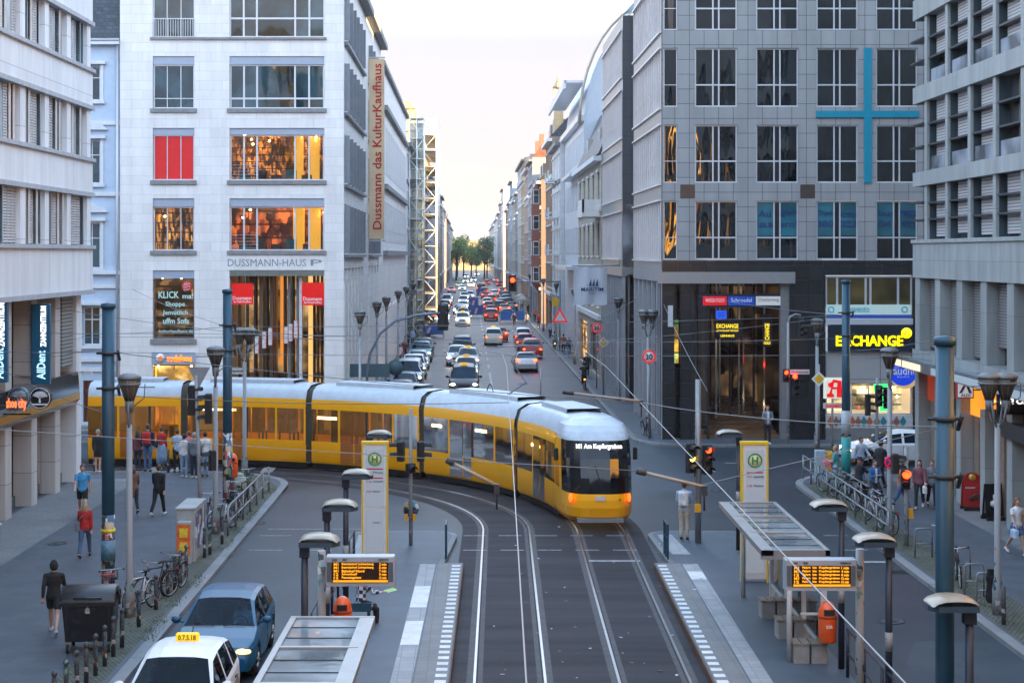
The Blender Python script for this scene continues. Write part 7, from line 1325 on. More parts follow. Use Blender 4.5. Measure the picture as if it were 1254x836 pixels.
# bicycles
def bicycle(x, y, rz, label, frame, basket=False, tilt=.06, lamp=False, rider_z=0, seatm=None, z=PZ, parts_lamp=False):
    t = thing('bicycle', label, 'bicycle', (x,y,z), rz); t.rotation_euler = (0, tilt, rz); fm_ = mat('bike_'+frame[0], frame[1], .3, .3, var=.05)
    for wy in (-.53,.53):
        w_ = MB().ring((0,wy,.345), .325, .018, 'x', 28, 6).build('wheel', tyre, t); mb = MB().ring((0,wy,.345), .295, .012, 'x', 24, 4)
        for k in range(9): a = PI*k/9; c, s_ = math.cos(a)*.3, math.sin(a)*.3; mb.tube([(0,wy+c,.345+s_),(0,wy-c,.345-s_)], .004, 3)
        mb.tube([(-.05,wy,.345),(.05,wy,.345)], .025, 6); mb.build('spokes', rimm, w_)
    mb = MB(); bb, st_, hd, hb = (0,-.05,.29), (0,-.22,.82), (0,.36,.86), (0,.42,.68)
    for a, c, r in ((bb,st_,.019),(st_,hd,.019),(bb,hb,.022),(hd,hb,.022)): mb.tube([a,c], r, 6)
    for s_ in (-.05,.05): mb.tube([(s_*.6,-.05,.29),(s_,-.53,.345)], .011, 5).tube([(0,-.21,.78),(s_,-.53,.345)], .010, 5).tube([(s_*.7,.43,.64),(s_,.53,.345)], .014, 5)
    mb.build('frame', fm_, t); MB().tube([(0,-.22,.82),(0,-.25,.93)], .014, 5).tube([(0,-.37,.95),(0,-.25,.965),(0,-.1,.955)], [(.085,.03),(.07,.03),(.025,.025)], 8).build('saddle', blk, t); hm = MB().tube([(0,.36,.86),(0,.34,1.02)], .014, 5).tube([(-.3,.24,1.04),(-.22,.33,1.05),(0,.37,1.03),(.22,.33,1.05),(.3,.24,1.04)], .013, 6); hm.build('handlebar', rimm, t); [MB().tube([(q*.31,.22,1.04),(q*.27,.28,1.045)], .019, 6).build('grip', blk, t) for q in (-1,1)]
    MB().ring((.035,-.05,.29), .085, .01, 'x', 16, 4).tube([(.05,-.05,.29),(.06,.05,.15)], .011, 5).tube([(-.05,-.05,.29),(-.06,-.15,.43)], .011, 5).box(.04,.13,.02,.09,.13,.155).box(-.13,-.04,-.19,-.12,.42,.445).build('pedals', iron, t)
    rk = MB().tube([(-.06,-.3,.72),(-.06,-.75,.72),(.06,-.75,.72),(.06,-.3,.72)], .008, 4).tube([(-.06,-.7,.72),(-.05,-.53,.36)], .007, 4).tube([(.06,-.7,.72),(.05,-.53,.36)], .007, 4); rk.build('rack', iron, t); n = 8
    for wy, a0, a1 in ((-.53,20,150),(.53,50,170)):
        fd = MB()
        for k in range(n): a, c = rad(a0+(a1-a0)*k/n), rad(a0+(a1-a0)*(k+1)/n); fd.add([(-.025,wy+.37*math.cos(a),.345+.37*math.sin(a)),(.025,wy+.37*math.cos(a),.345+.37*math.sin(a)),(.025,wy+.37*math.cos(c),.345+.37*math.sin(c)),(-.025,wy+.37*math.cos(c),.345+.37*math.sin(c))], [(0,1,2,3)])
        fd.build('mudguard', fm_, t)
    MB().box(-.04,.04,-.80,-.77,.66,.72).build('rear_reflector', mat('reflector_red', (.5,.02,.02), .3, var=0) if not lamp else emit('rear_light', (1,.12,.01), 10), t)
    if basket:
        mb = MB()
        for k in range(5): zz = .78+k*.055; mb.tube([(-.17,.42,zz),(.17,.42,zz),(.17,.7,zz),(-.17,.7,zz),(-.17,.42,zz)], .008, 4)
        for k in range(6): mb.tube([(-.17+k*.068,.7,.78),(-.17+k*.068,.7,1.0)], .006, 3)
        mb.box(-.17,.17,.42,.7,.77,.78); mb.build('basket', iron, t)
    return t
K, Wh, Rd, Bl, Gn, Gy = ('black',(.015,.015,.017)), ('white',(.6,.62,.65)), ('red',(.35,.03,.03)), ('blue',(.03,.1,.25)), ('green',(.03,.15,.09)), ('silver',(.4,.42,.43))
for x, y, rz, fr_, bk, lab in ((-8.15,40.6,2.8,Wh,False,'pale framed bicycle by the lantern, front wheel to the kerb'),(-8.05,41.9,2.6,K,False,'black bicycle with tall handlebar between the bollards'),(-8.75,40.3,.3,K,True,'dark bicycle with wire basket behind the lantern'),(-7.8,43.0,2.9,K,False,'black bicycle farthest in the bollard cluster'),
    (-7.95,52.6,2.7,Wh,False,'white bicycle nearest on the left cycle fence'),(-8.35,53.3,.4,K,False,'black bicycle with red rear lamp by the left fence end'),(-7.95,54.6,2.8,K,False,'black bicycle third along the left cycle fence'),(-7.9,56.0,.2,Gy,False,'silver bicycle in the middle of the left cycle fence'),(-7.9,57.6,2.9,K,False,'dark bicycle fifth along the left cycle fence'),(-7.95,59.3,.1,Gn,True,'green bicycle with basket at the far end of the left fence'),
    (13.45,60.6,.5,Bl,False,'blue bicycle farthest along the right cycle rail'),(13.5,59.2,.35,Gn,False,'teal bicycle second along the right cycle rail'),(13.4,57.6,.2,K,False,'black bicycle third along the right cycle rail'),(13.5,55.8,.4,K,False,'black bicycle beneath the sitting pair on the right rail'),(13.4,54.0,.25,Gy,False,'silver bicycle next to the front of the right rail'),(13.35,52.2,.15,K,False,'black bicycle at the front end of the right rail'),
    (13.72,47.5,2.95,K,False,'dark bicycle at the hoop stand near the signal'),(13.15,43.9,2.95,K,False,'black bicycle with red reflector beside the wide mast'),(8.6,79.5,.2,K,False,'black bicycle leaning under the thirty sign')): bicycle(x, y, rz, lab, fr_, bk, R.uniform(-.1,.1))
# overhead wires
wirem = mat('wire_grey', (.22,.23,.24), .5, .4, var=0); wirep = mat('contact_wire', (.36,.36,.36), .45, .3, var=0); insu = mat('insulator_rod', (.33,.29,.24), .5, var=.1)
def wire(pts, label, r=.011, m_=None, sag=.0, group='overhead wires above the junction'):
    out = []
    for a, c in zip(pts, pts[1:]):
        a, c = Vector(a), Vector(c); n = 6 if sag else 1
        for k in range(n): q = k/n; p = a.lerp(c, q); p.z -= sag*4*q*(1-q); out.append(p)
    out.append(Vector(pts[-1])); o = MB().tube(out, r, 5).build('overhead_wire', m_ or wirem); return tag(o, label, 'wire', group)
def tw(off, y0, angs, z=5.55): return [(CXT+off-SK*(CYT-y0), y0, z)] + [(CXT+off-SK*(CYT-y), y, z) for y in (24, 38, 50)] + [(CXT+(off+.25)*math.cos(a), CYT+(off+.25)*math.sin(a), z) for a in angs] + [(-60, CYT+off, z)]
cwA = tw(RA, 8, [rad(q) for q in (12,28,45,62,78,90)]); cwB = tw(RB, 8, [rad(q) for q in (12,28,45,62,78,90)])
wire(cwA[:5], 'pale contact wire along the right hand track', .009, wirep); wire(cwB[:5], 'pale contact wire along the left hand track', .009, wirep); wire(cwA[4:], 'dark contact wire bending over the tram', .009); wire(cwB[4:], 'dark contact wire bending beside the tram', .009)
M1, M2, M3, M4 = (-9.28,41.9,6.5), (-8.66,58.4,6.4), (7.42,25.5,6.3), (14.75,64,6.6); W_ = 'thin span wire strung across the junction'
for a, c in ((M2,M4),((M2[0],M2[1],5.6),cwA[8]),(M2,cwA[7]),(M4,cwA[5]),((M4[0],M4[1],5.7),cwA[6]),(M1,cwA[2]),((M1[0],M1[1],5.4),cwB[2]),(M3,cwA[2]),((-15.2,58,6.2),M2),((-15.2,60,7.0),cwB[7]),((-15,44,6.6),M1),(M2,(-17,82.6,7.2)),((M2[0],M2[1],5.2),(-12,82.6,6.0)),(M4,(11,78.2,7.0)),((M4[0],M4[1],5.2),(17.6,60,6.0)),((7.3,50.1,4.8),(9.3,78.2,6.6)),(cwA[5],(9.3,80,7.4)),(cwB[4],cwA[4]),(cwA[7],(-6.4,84,7.6)),((-15.2,62,5.3),(17.5,62,5.2)),((-9.28,41.9,4.9),(-15.2,52,5.5))): wire((a, c), W_, .010, None, .12)
def rod(p0, p1, label):
    t = thing('pull_off_arm', label, 'wire fitting', p1, 0, 'pull off arms on the contact wires'); d = Vector(p0)-Vector(p1); MB().tube([(0,0,0), d*.45, d], .028, 6).build('rod', insu, t); MB().tube([d*.86, d], .05, 8).build('insulator', iron, t); MB().box(-.04,.04,-.04,.04,-.12,.02).tube([(0,0,0),(.0,.0,-.35)], .015, 4).build('clamp', iron, t)
rod((-.34,24,5.98),(.40,24,5.60),'slanting arm holding the left contact wire'); rod((2.45,24,5.82),(3.45,24,5.58),'slanting arm holding the right contact wire'); rod((2.2,38.5,5.75),(4.0,38,5.58),'slanting arm further along the right contact wire')
wire(((-.34,24,5.98),(-15,24.5,6.9)), W_, .006); wire(((2.45,24,5.82),(-.34,24,5.98)), W_, .006); wire((M3,(3.45,24,5.62)), W_, .006)
# ================================================================ PEOPLE
BAKE = []
skinm = [mat('skin_light', (.50,.30,.22), .55, var=.06), mat('skin_mid', (.36,.20,.13), .55, var=.06), mat('skin_dark', (.14,.075,.05), .5, var=.06)]
def cloth(n, c, rough=.85): return mat('cloth_'+n, c, rough, var=.3, scale=6, bump=.7, bscale=16)
CL = {k: cloth(k, v) for k, v in dict(black=(.014,.014,.016), navy=(.016,.026,.055), denim=(.06,.11,.21), paledenim=(.20,.30,.42), red=(.42,.02,.018), white=(.62,.62,.62), sky=(.06,.30,.55), lightblue=(.36,.46,.58), grey=(.15,.17,.19), beige=(.42,.36,.28), maroon=(.14,.03,.04), brown=(.16,.08,.05), rust=(.30,.12,.06), pink=(.55,.15,.17), blue=(.03,.12,.30), plum=(.20,.07,.09), khaki=(.22,.19,.12), teal=(.05,.30,.33)).items()}
check = None
def checkm():
    m, nt, b = new_mat('cloth_check'); t = nt.nodes.new('ShaderNodeTexCoord'); c = nt.nodes.new('ShaderNodeTexChecker'); c.inputs['Scale'].default_value = 11; c.inputs['Color1'].default_value = (.55,.58,.62,1); c.inputs['Color2'].default_value = (.02,.03,.07,1); nt.links.new(t.outputs['Object'], c.inputs[0]); nt.links.new(c.outputs[0], b.inputs['Base Color']); b.inputs['Roughness'].default_value = .9; return m
CL['check'] = checkm()
HAIR = {k: mat('hair_'+k, v, .5, var=.3, scale=30, stretch=(1,1,.2)) for k, v in dict(black=(.01,.009,.009), brown=(.07,.035,.02), blond=(.32,.22,.11), grey=(.28,.27,.26), red=(.2,.06,.03)).items()}
shoeb = mat('shoe_black', (.015,.015,.016), .5); shoew = mat('shoe_white', (.6,.6,.6), .5); eyem = mat('eye_dark', (.01,.008,.008), .2, var=0); lipm = mat('lip', (.32,.11,.10), .5, var=0)
def remesh(o, v): m = o.modifiers.new('remesh', 'REMESH'); m.mode = 'VOXEL'; m.voxel_size = v; m.use_smooth_shade = True; s_ = o.modifiers.new('smooth', 'SMOOTH'); s_.iterations = 3; s_.factor = .5; BAKE.append(o)
def hand(mb, wr, d, side, curl=.5, k=1.0):
    # palm with four unequal fingers and a thumb leaving its side
    d = Vector(d).normalized(); lat = d.cross(Vector((0,1,0)) if abs(d.y) < .8 else Vector((0,0,1))).normalized(); nrm = lat.cross(d).normalized()
    palm = Vector(wr) + d*.09*k; mb.tube([Vector(wr)-d*.02, Vector(wr)+d*.03*k, palm], [(.027*k,.02*k),(.038*k,.018*k),(.04*k,.014*k)], 8)
    for i, L_ in enumerate((.07,.082,.076,.058)):
        r0 = palm + lat*(i-1.5)*.0215*k - d*.012; p1 = r0 + (d*math.cos(curl*.6)+nrm*math.sin(curl*.6)*side)*L_*.5*k; p2 = p1 + (d*math.cos(curl*1.6)+nrm*math.sin(curl*1.6)*side)*L_*.42*k; mb.tube([r0,p1,p2], [.0105*k,.0095*k,.0075*k], 6)
    b0 = Vector(wr)+d*.03*k - lat*.03*k; mb.tube([b0, b0+(d*.6-lat*.7)*.04*k, b0+(d*.9-lat*.45)*.075*k], [.014*k,.012*k,.009*k], 6)
def person(label, x, y, heading, h=1.74, z=PZ, legs=((18,8),(-16,24)), arms=((-18,8,20),(20,8,25)), lean=2, top='black', bottom='denim', skin=0, hair='brown', long=False, shorts=False, short_sleeve=False, skirt=None, shoes=None, female=False, seat=None, extra=None, jacket_len=.86, hood=False, head_turn=0, hat=None, group=None, open_=None):
    t = thing('person', label, 'person', (x,y,z), rad(-heading), group); k = h/1.75; sk_ = skinm[skin]; V = Vector
    if female: wS, wH = .165, .098
    else: wS, wH = .188, .092
    J = {}; up = V((0,math.sin(rad(lean)),math.cos(rad(lean)))); pel = V((0,0,.93))
    for s_, (a, kb) in zip((-1,1), legs):
        a0, b0 = rad(a), rad(a-kb); hp = pel+V((s_*wH,0,-.02)); kn = hp+V((s_*.005,math.sin(a0),-math.cos(a0)))*.43; kn = hp+(kn-hp); an = kn+V((0,math.sin(b0),-math.cos(b0)))*.42; J[s_] = (hp, kn, an, b0)
    low = min(J[1][2].z, J[-1][2].z); dz = .085-low if seat is None else seat-pel.z+.02
    tops = lambda q: pel+up*(q-.93)
    for s_, (a, ab, eb) in zip((-1,1), arms):
        sh = tops(1.405)+V((s_*wS,0,0)); a0 = rad(a+lean); ab0 = rad(ab); du_ = V((s_*math.sin(ab0),math.sin(a0)*math.cos(ab0),-math.cos(a0)*math.cos(ab0))); el = sh+du_*.29; a1 = rad(a+eb+lean); inn = rad(ab*.4) if eb < 60 else rad(-28); df = V((s_*math.sin(inn),math.sin(a1)*math.cos(inn),-math.cos(a1)*math.cos(inn))); wr = el+df*.25; J[('a',s_)] = (sh, el, wr, df)
    D = V((0,0,dz)); sc = lambda p: tuple((V(p)+D)*k)
    hd = tops(1.635)+V((0,.015,0)); mb = MB()
    def tube(mb, pts, rs, n=12): mb.tube([sc(p) for p in pts], [tuple(q*k for q in (r if isinstance(r, tuple) else (r, r))) for r in rs], n)
    fw = .92 if female else 1
    tz = [.84,.93,1.03,1.14,1.27,1.38,1.445,1.49,1.56]; tr_ = [(.13,.09),(.165*(1.04 if female else .98),.115),(.15*fw,.105),(.138*fw,.10),(.158*fw,.115),(.160*fw,.105),(.105*fw,.08),(.056,.056),(.05,.052)]
    tube(mb, [tops(q) for q in tz], tr_)
    i0 = len(mb.v); c = sc(hd); mb.ball(c, .076*k, .096*k, .118*k, 16, 12).ball((c[0],c[1]+.095*k,c[2]-.015*k), .013*k,.02*k,.02*k,8,6).ball((c[0],c[1]+.035*k,c[2]-.075*k), .045*k,.05*k,.045*k,10,8)
    for s_ in (-1,1): mb.ball((c[0]+s_*.078*k,c[1]-.005*k,c[2]-.005*k), .010*k,.022*k,.032*k,8,6)
    for s_ in (-1,1):
        hp, kn, an, b0 = J[s_]; tube(mb, [hp+V((0,0,.06)),hp,hp.lerp(kn,.5),kn,kn.lerp(an,.3),kn.lerp(an,.6),an], [.075,.088,.072,.052,.055,.043,.034]); 
        ft = V((0,math.cos(max(-.5,min(.9,-b0*.6))),math.sin(max(-.9,min(.5,b0*.6))))); tube(mb, [an+V((0,-.04,-.03)),an+V((0,.05,-.045)),an+V((0,0,-.055))+ft*.16], [.035,(.04,.032),(.032,.016)], 8)
        sh, el, wr, df = J[('a',s_)]; tube(mb, [sh+V((-s_*.05,0,.0)),sh,sh.lerp(el,.5),el,el.lerp(wr,.4),wr], [.05,.052,.044,.036,.036,.025]); hm = MB(); hand(hm, sc(wr), df, -s_, .55, k); mb.add(hm.v, hm.f, True)
    body = mb.build('body', sk_, t); remesh(body, .0135)
    # clothes
    e = .016; mb = MB(); zlo = jacket_len; q = [(a, (r[0]+e+(.012 if zlo < .8 else 0), r[1]+e+.006)) for a, r in zip(tz, tr_) if zlo-.02 <= a < 1.5]
    if zlo < .84: q = [(zlo, (q[0][1][0]+.01, q[0][1][1]+.012))] + q
    tube(mb, [tops(a) for a, _ in q], [r for _, r in q], 14)
    for s_ in (-1,1):
        sh, el, wr, df = J[('a',s_)]
        if short_sleeve: tube(mb, [sh+V((-s_*.06,0,0)),sh,sh.lerp(el,.65)], [.062,.066,.06])
        else: tube(mb, [sh+V((-s_*.06,0,0)),sh,sh.lerp(el,.5),el,el.lerp(wr,.5),wr+df*-.01], [.062,.066,.058,.052,.048,.040])
    tm = CL[top]; o = mb.build('top', tm, t); remesh(o, .021)
    if open_: 
        p = [tops(a)+V((0,r[1]+.004,0)) for a, r in q[1:-1]]; fm_ = MB(); vs = []
        for a in p: vs += [sc(a+V((-.045,-.004,0))), sc(a+V((.045,-.004,0)))]
        fm_.add(vs, [(2*i,2*i+1,2*i+3,2*i+2) for i in range(len(p)-1)]).build('shirt_front', CL[open_], t)
    if skirt:
        mb = MB(); pts = [1.06,.95,.75,.5,skirt]; spread = .10; tube(mb, [tops(1.06),tops(.95),V((0,0,.75)),V((0,0,.5)),V((0,0,skirt))], [(.15,.115),(.185,.135),(.20,.17),(.215,.20),(.225,.215)], 16); mb.build('skirt', CL[bottom], t)
    else:
        mb = MB(); tube(mb, [tops(q) for q in (1.07,.97,.88,.83)], [(.153*fw,.112),(.178,.13),(.172,.125),(.13,.10)], 14)
        for s_ in (-1,1):
            hp, kn, an, b0 = J[s_]
            if shorts: tube(mb, [hp+V((0,0,.03)),hp,hp.lerp(kn,.5),hp.lerp(kn,.72)], [.09,.102,.092,.09])
            else: tube(mb, [hp+V((0,0,.03)),hp,hp.lerp(kn,.5),kn,kn.lerp(an,.4),an+V((0,0,.015))], [.09,.101,.085,.067,.064,.055])
        o = mb.build('trousers' if not shorts else 'shorts', CL[bottom], t); remesh(o, .021)
    sm_ = shoes or shoeb
    for s_ in (-1,1):
        hp, kn, an, b0 = J[s_]; ft = V((0,math.cos(b0*.6),math.sin(b0*.6))); mb = MB(); tube(mb, [an+V((0,-.055,-.045)),an+V((0,0,-.04)),an+V((0,0,-.05))+ft*.1,an+V((0,0,-.06))+ft*.19], [(.038,.035),(.042,.045),(.046,.032),(.03,.018)], 10); mb.build('shoe', sm_, t)
    hm = MB(); c = sc(hd+V((0,-.012,.02))); hm.ball(c, .087*k, .10*k, .112*k, 14, 10)
    hm.v[:] = [(vx, vy-(.0), vz) if not (vy > c[1]+.055*k and vz < c[2]+.03*k) else (vx*1+0, c[1]+.05*k, vz) for vx, vy, vz in hm.v]
    if long: tube(hm, [hd+V((0,-.05,.03)),hd+V((0,-.075,-.08)),hd+V((0,-.085,-.2)),hd+V((0,-.08,-.3))], [(.08,.06),(.085,.05),(.085,.04),(.05,.025)], 10)
    else: hm.ball((c[0],c[1]-.03*k,c[2]-.05*k), .068*k,.06*k,.07*k,10,8)
    if not hood: hm.build('hair', HAIR[hair], t)
    else: hm.ball((c[0],c[1]-.01*k,c[2]-.03*k), .10*k,.105*k,.13*k,12,10).build('hood', tm, t)
    if hat: MB().ball((c[0],c[1],c[2]+.02*k), .098*k,.108*k,.105*k,14,8).build('hat', CL[hat], t)
    c = sc(hd); fb_ = MB()
    for s_ in (-1,1): fb_.ball((c[0]+s_*.031*k, c[1]+.085*k, c[2]+.012*k), .011*k,.008*k,.007*k,8,6)
    fb_.build('eyes', eyem, t); MB().ball((c[0],c[1]+.088*k,c[2]-.055*k), .022*k,.008*k,.006*k,8,5).build('mouth', lipm, t)
    T = {'t': t, 'J': J, 'sc': sc, 'tops': tops, 'k': k}
    if extra: extra(T)
    return t
def backpack(col, strap=True):
    def f(T):
        p = T['tops'](1.26); c = T['sc'](p+Vector((0,-.2,0))); k = T['k']; b_ = MB().cbox(c[0]-.15*k,c[0]+.15*k,c[1]-.08*k,c[1]+.09*k,c[2]-.22*k,c[2]+.2*k,.05).build('backpack', CL[col], T['t']); MB().cbox(c[0]-.11*k,c[0]+.11*k,c[1]-.11*k,c[1]-.07*k,c[2]-.18*k,c[2]-.02*k,.02).build('pocket', CL[col], b_)
    return f
def bag(col, side=1, dz=.0):
    def f(T):
        sh, el, wr, df = T['J'][('a',side)]; c = T['sc'](wr+Vector((side*.03,0,-.22+dz))); k = T['k']; mb = MB().cbox(c[0]-.07,c[0]+.07,c[1]-.17,c[1]+.17,c[2]-.15,c[2]+.1,.04); b_ = mb.build('handbag', CL[col], T['t']); MB().tube([(c[0],c[1]-.1,c[2]+.09),(c[0],c[1]-.05,c[2]+.24),(c[0],c[1]+.05,c[2]+.24),(c[0],c[1]+.1,c[2]+.09)], .012, 5).build('handle', CL[col], b_)
    return f
def shoulder_bag(col, side=1):
    def f(T):
        c = T['sc'](T['tops'](1.0)+Vector((side*.2,-.03,0))); s0 = T['sc'](T['tops'](1.46)+Vector((-side*.08,.02,0))); b_ = MB().cbox(c[0]-.06,c[0]+.06,c[1]-.15,c[1]+.13,c[2]-.14,c[2]+.12,.03).build('shoulder_bag', CL[col], T['t']); MB().tube([s0,(c[0]*.6,c[1]+.16,c[2]+.25),(c[0],c[1]+.1,c[2]+.1)], .014, 5).tube([s0,(c[0]*.5,c[1]-.14,c[2]+.25),(c[0],c[1]-.1,c[2]+.1)], .014, 5).build('strap', CL[col], b_)
    return f
WALK = dict(legs=((24,6),(-20,26)), arms=((-22,8,18),(22,8,28))); WALK2 = dict(legs=((-18,22),(22,6)), arms=((20,8,26),(-20,8,16))); STAND = dict(legs=((2,2),(-2,2)), arms=((2,7,14),(0,7,16)), lean=0); FOLD = dict(legs=((2,2),(-2,3)), arms=((18,6,88),(16,6,92)), lean=-1); HOLD = dict(legs=((1,2),(-1,2)), arms=((14,8,70),(12,8,75)), lean=0)
def pp_(px, py): return g(px, py, PZ)
person('person in black hoodie and shorts walking away at the lower left', *pp_(66,775), -8, 1.74, top='black', bottom='black', shorts=True, hair='black', hood=True, **WALK, shoes=shoew)
person('woman in red shirt and blue jeans walking away with grey bag', *pp_(104,682), -3, 1.68, top='red', bottom='denim', hair='blond', female=True, long=True, **WALK2, extra=shoulder_bag('grey', -1))
person('man in bright blue T shirt and black shorts walking towards the viewer', *pp_(101,632), 168, 1.79, top='sky', bottom='black', shorts=True, short_sleeve=True, hair='brown', **WALK, extra=backpack('navy'))
person('person in black jacket and trousers crossing the left pavement', *pp_(194,631), 12, 1.76, top='black', bottom='black', hair='brown', shoes=shoew, jacket_len=.8, **WALK2)
person('person in brown patterned coat half hidden by the lantern', *pp_(163,628), -20, 1.68, top='brown', bottom='black', hair='brown', long=True, female=True, jacket_len=.6, **WALK)
person('person in black with bare legs waiting left of the blue mast', *pp_(120,578), 10, 1.72, top='black', bottom='black', shorts=True, hair='grey', **STAND, shoes=shoew)
person('woman with long dark hair in maroon top and navy trousers at the crossing', *pp_(168.5,576), 5, 1.62, top='maroon', bottom='navy', hair='black', long=True, female=True, **STAND)
person('tall man in navy jacket with red backpack at the crossing', *pp_(181,577), 4, 1.92, top='navy', bottom='denim', hair='brown', **STAND, extra=backpack('red'), open_=None)
person('woman in red jacket and long blue skirt with dark bag', *pp_(198,573), 15, 1.70, top='red', bottom='paledenim', hair='brown', female=True, skirt=.18, **STAND, extra=shoulder_bag('navy', -1))
person('woman in striped pale top and black trousers waiting behind the signal post', *pp_(217,578), -25, 1.74, top='lightblue', bottom='black', hair='brown', female=True, short_sleeve=True, **FOLD)
person('woman in white shirt and pale jeans waiting at the crossing', *pp_(225.5,584), 8, 1.70, top='white', bottom='paledenim', hair='black', female=True, **STAND, shoes=shoew)
person('blond person in pale top half hidden between two waiting people', *pp_(231,579), -60, 1.68, top='pink', bottom='grey', hair='red', **FOLD)
person('grey haired man in grey jacket and dark jeans at the crossing', *pp_(238,585), 6, 1.78, top='grey', bottom='navy', hair='grey', **STAND, shoes=shoew)
person('man in white sleeves with black bag beside the grey haired man', *pp_(251,583), -20, 1.76, top='white', bottom='paledenim', hair='black', **STAND, extra=shoulder_bag('black', -1))
person('man in light blue shirt and beige trousers waiting by the right refuge signal', *g(838,660,.15), 15, 1.78, z=.15, top='lightblue', bottom='beige', hair='brown', **HOLD, extra=backpack('white'))
person('man in dark cardigan standing before the black portal', *pp_(940,543.5), 178, 1.80, top='grey', bottom='black', hair='black', shoes=shoew, open_='white', **HOLD)
person('woman in teal top with pink bag on the right corner', *pp_(1023,601), -70, 1.68, top='teal', bottom='lightblue', hair='blond', female=True, short_sleeve=True, extra=bag('pink', -1, .1), **FOLD)
SIT = dict(legs=((72,66),(66,70)), lean=6)
person('woman in black beret and dark jacket sitting on the right cycle rail', 13.95, 58.6, 60, 1.68, seat=.82, top='black', bottom='black', hair='red', long=True, female=True, hat='black', arms=((20,10,60),(30,10,70)), legs=((50,45),(46,50)), lean=8)
person('woman in blue denim jacket with folded arms sitting on the right cycle rail', 14.35, 57.9, 165, 1.70, seat=.80, top='blue', bottom='black', hair='brown', female=True, arms=((18,8,88),(16,8,92)), legs=((48,44),(44,46)), lean=3, open_='white')
person('person in long black coat walking behind the sitting pair', *pp_(1078,598), 60, 1.86, top='black', bottom='black', hair='black', jacket_len=.5, **WALK)
person('person in pale blue top walking by the white saloon', *pp_(1054,588), 150, 1.74, top='lightblue', bottom='blue', hair='brown', **WALK2)
person('person in rust top and blue jeans behind the red signal', *pp_(1103,626), 110, 1.70, top='rust', bottom='denim', hair='brown', female=True, **WALK)
person('woman in plum jacket and black trousers behind the wide mast', *pp_(1126,622), 200, 1.72, top='plum', bottom='black', hair='black', long=True, female=True, shoes=shoew, **WALK2)
person('person with white bag close behind the plum jacket', *pp_(1141,622), 190, 1.72, top='grey', bottom='black', hair='brown', extra=bag('white', 1), **WALK)
person('woman in white top and denim shorts walking at the right edge', *pp_(1245,679), 170, 1.72, top='white', bottom='denim', shorts=True, short_sleeve=True, hair='red', long=True, female=True, shoes=shoew, extra=bag('lightblue', 1), **WALK)
sx, sy = -2.65, 38.9
se = thing('bench', 'blue metal seat under the left departure display', 'seat', (sx,sy,.2)); MB().box(-.45,.35,-.22,.22,.42,.46).build('seat', mastm, se); MB().box(-.42,.32,-.24,-.2,.34,.54).build('backrest', mastm, se)
for x in (-.35,.25): MB().box(x-.03,x+.03,-.15,.15,0,.42).build('leg', iron, se)
def paper(T):
    sh, el, wr, df = T['J'][('a',1)]; c = T['sc'](wr+df*.12); mb = MB().add([(c[0]-.14,c[1]-.04,c[2]),(c[0]+.14,c[1]-.04,c[2]),(c[0]+.16,c[1]+.2,c[2]+.05),(c[0]-.12,c[1]+.2,c[2]+.05)], [(0,1,2,3)]); mb.build('brochure', mat('brochure', (.35,.55,.12), .5, var=.4, scale=6), T['t'])
person('person in checkered shirt and black trousers sitting below the left display', sx+.05, sy+.05, 65, 1.74, z=.2, seat=.50, top='check', bottom='black', hair='brown', arms=((20,10,55),(30,10,55)), shoes=shoew, extra=paper, **SIT)
BIKE2 = []
def cyclist(x, y, label, top, bottom, bl, fr_):
    bicycle(x, y, 0, bl, fr_, False, 0, True, z=0.0); person(label, x, y-.2, 0, 1.76, z=0, seat=.93, top=top, bottom=bottom, hair='black', hat='black', legs=((62,64),(28,34)), arms=((52,10,22),(52,10,22)), lean=18)
x, y = g(715,476); cyclist(x, y, 'cyclist in black riding away past the right kerb', 'black', 'black', 'bicycle with red rear lamp ridden past the right kerb', K); x, y = g(679,429); cyclist(x, y, 'cyclist in grey further up the right kerb', 'grey', 'navy', 'bicycle with red lamp further up the right kerb', K)
# shoppers at the portal and along the pavements, seen small
far = [('shopper in dark coat at the left of the store portal',313,80.9,'black','black'),('shopper with yellow top near the portal fins',345,81.2,'khaki','black'),('shopper in grey at the middle of the portal',357,81.0,'grey','navy'),('shopper in black under the right red banner',380,81.0,'black','black'),('shopper in dark jacket beside the portal edge',392,80.6,'navy','black'),('shopper in orange jacket in the portal',363,83.5,'rust','black'),('woman in pale dress in the lit doorway',384,84.5,'white','beige')]
for lab, px, Y, a, b_ in far: person(lab, (px-CX)*Y/F, Y, R.choice((0,170,90,-80)), R.uniform(1.65,1.8), top=a, bottom=b_, hair=R.choice(('black','brown')), **STAND)
ped = [(-5.6,131,'white','black'),(-5.5,138,'maroon','navy'),(-5.7,150,'black','black'),(-5.5,158,'lightblue','navy'),(-5.6,171,'grey','black'),(-5.4,186,'rust','navy'),(8.5,118,'black','black'),(8.6,141,'navy','grey'),(8.4,146,'rust','black'),(8.5,172,'lightblue','navy'),(8.3,196,'red','black'),(7.0,199,'grey','navy'),(5.5,200,'black','black'),(8.6,215,'pink','navy'),(8.5,236,'black','black'),(8.4,262,'white','navy')]
pl_ = ['pedestrian in white','pedestrian in maroon','pedestrian in black','pedestrian in pale blue','pedestrian in grey','pedestrian in rust']
names_ = ['on the left pavement below the fourth lantern','walking past the office block on the left','by the fifth lantern on the left','small on the left pavement before the sixth lantern','on the left pavement near the yellow post','tiny on the left pavement under the scaffold','on the right pavement past the flag','walking by the sandstone house','close behind the walker at the sandstone house','on the right pavement past the triangle sign','at the right end of the far crossing','on the far crossing, second from the kerb','on the far crossing, furthest from the kerb','tiny beyond the far crossing on the right','tiny past the red oriel house','tiny at the end of the right pavement']
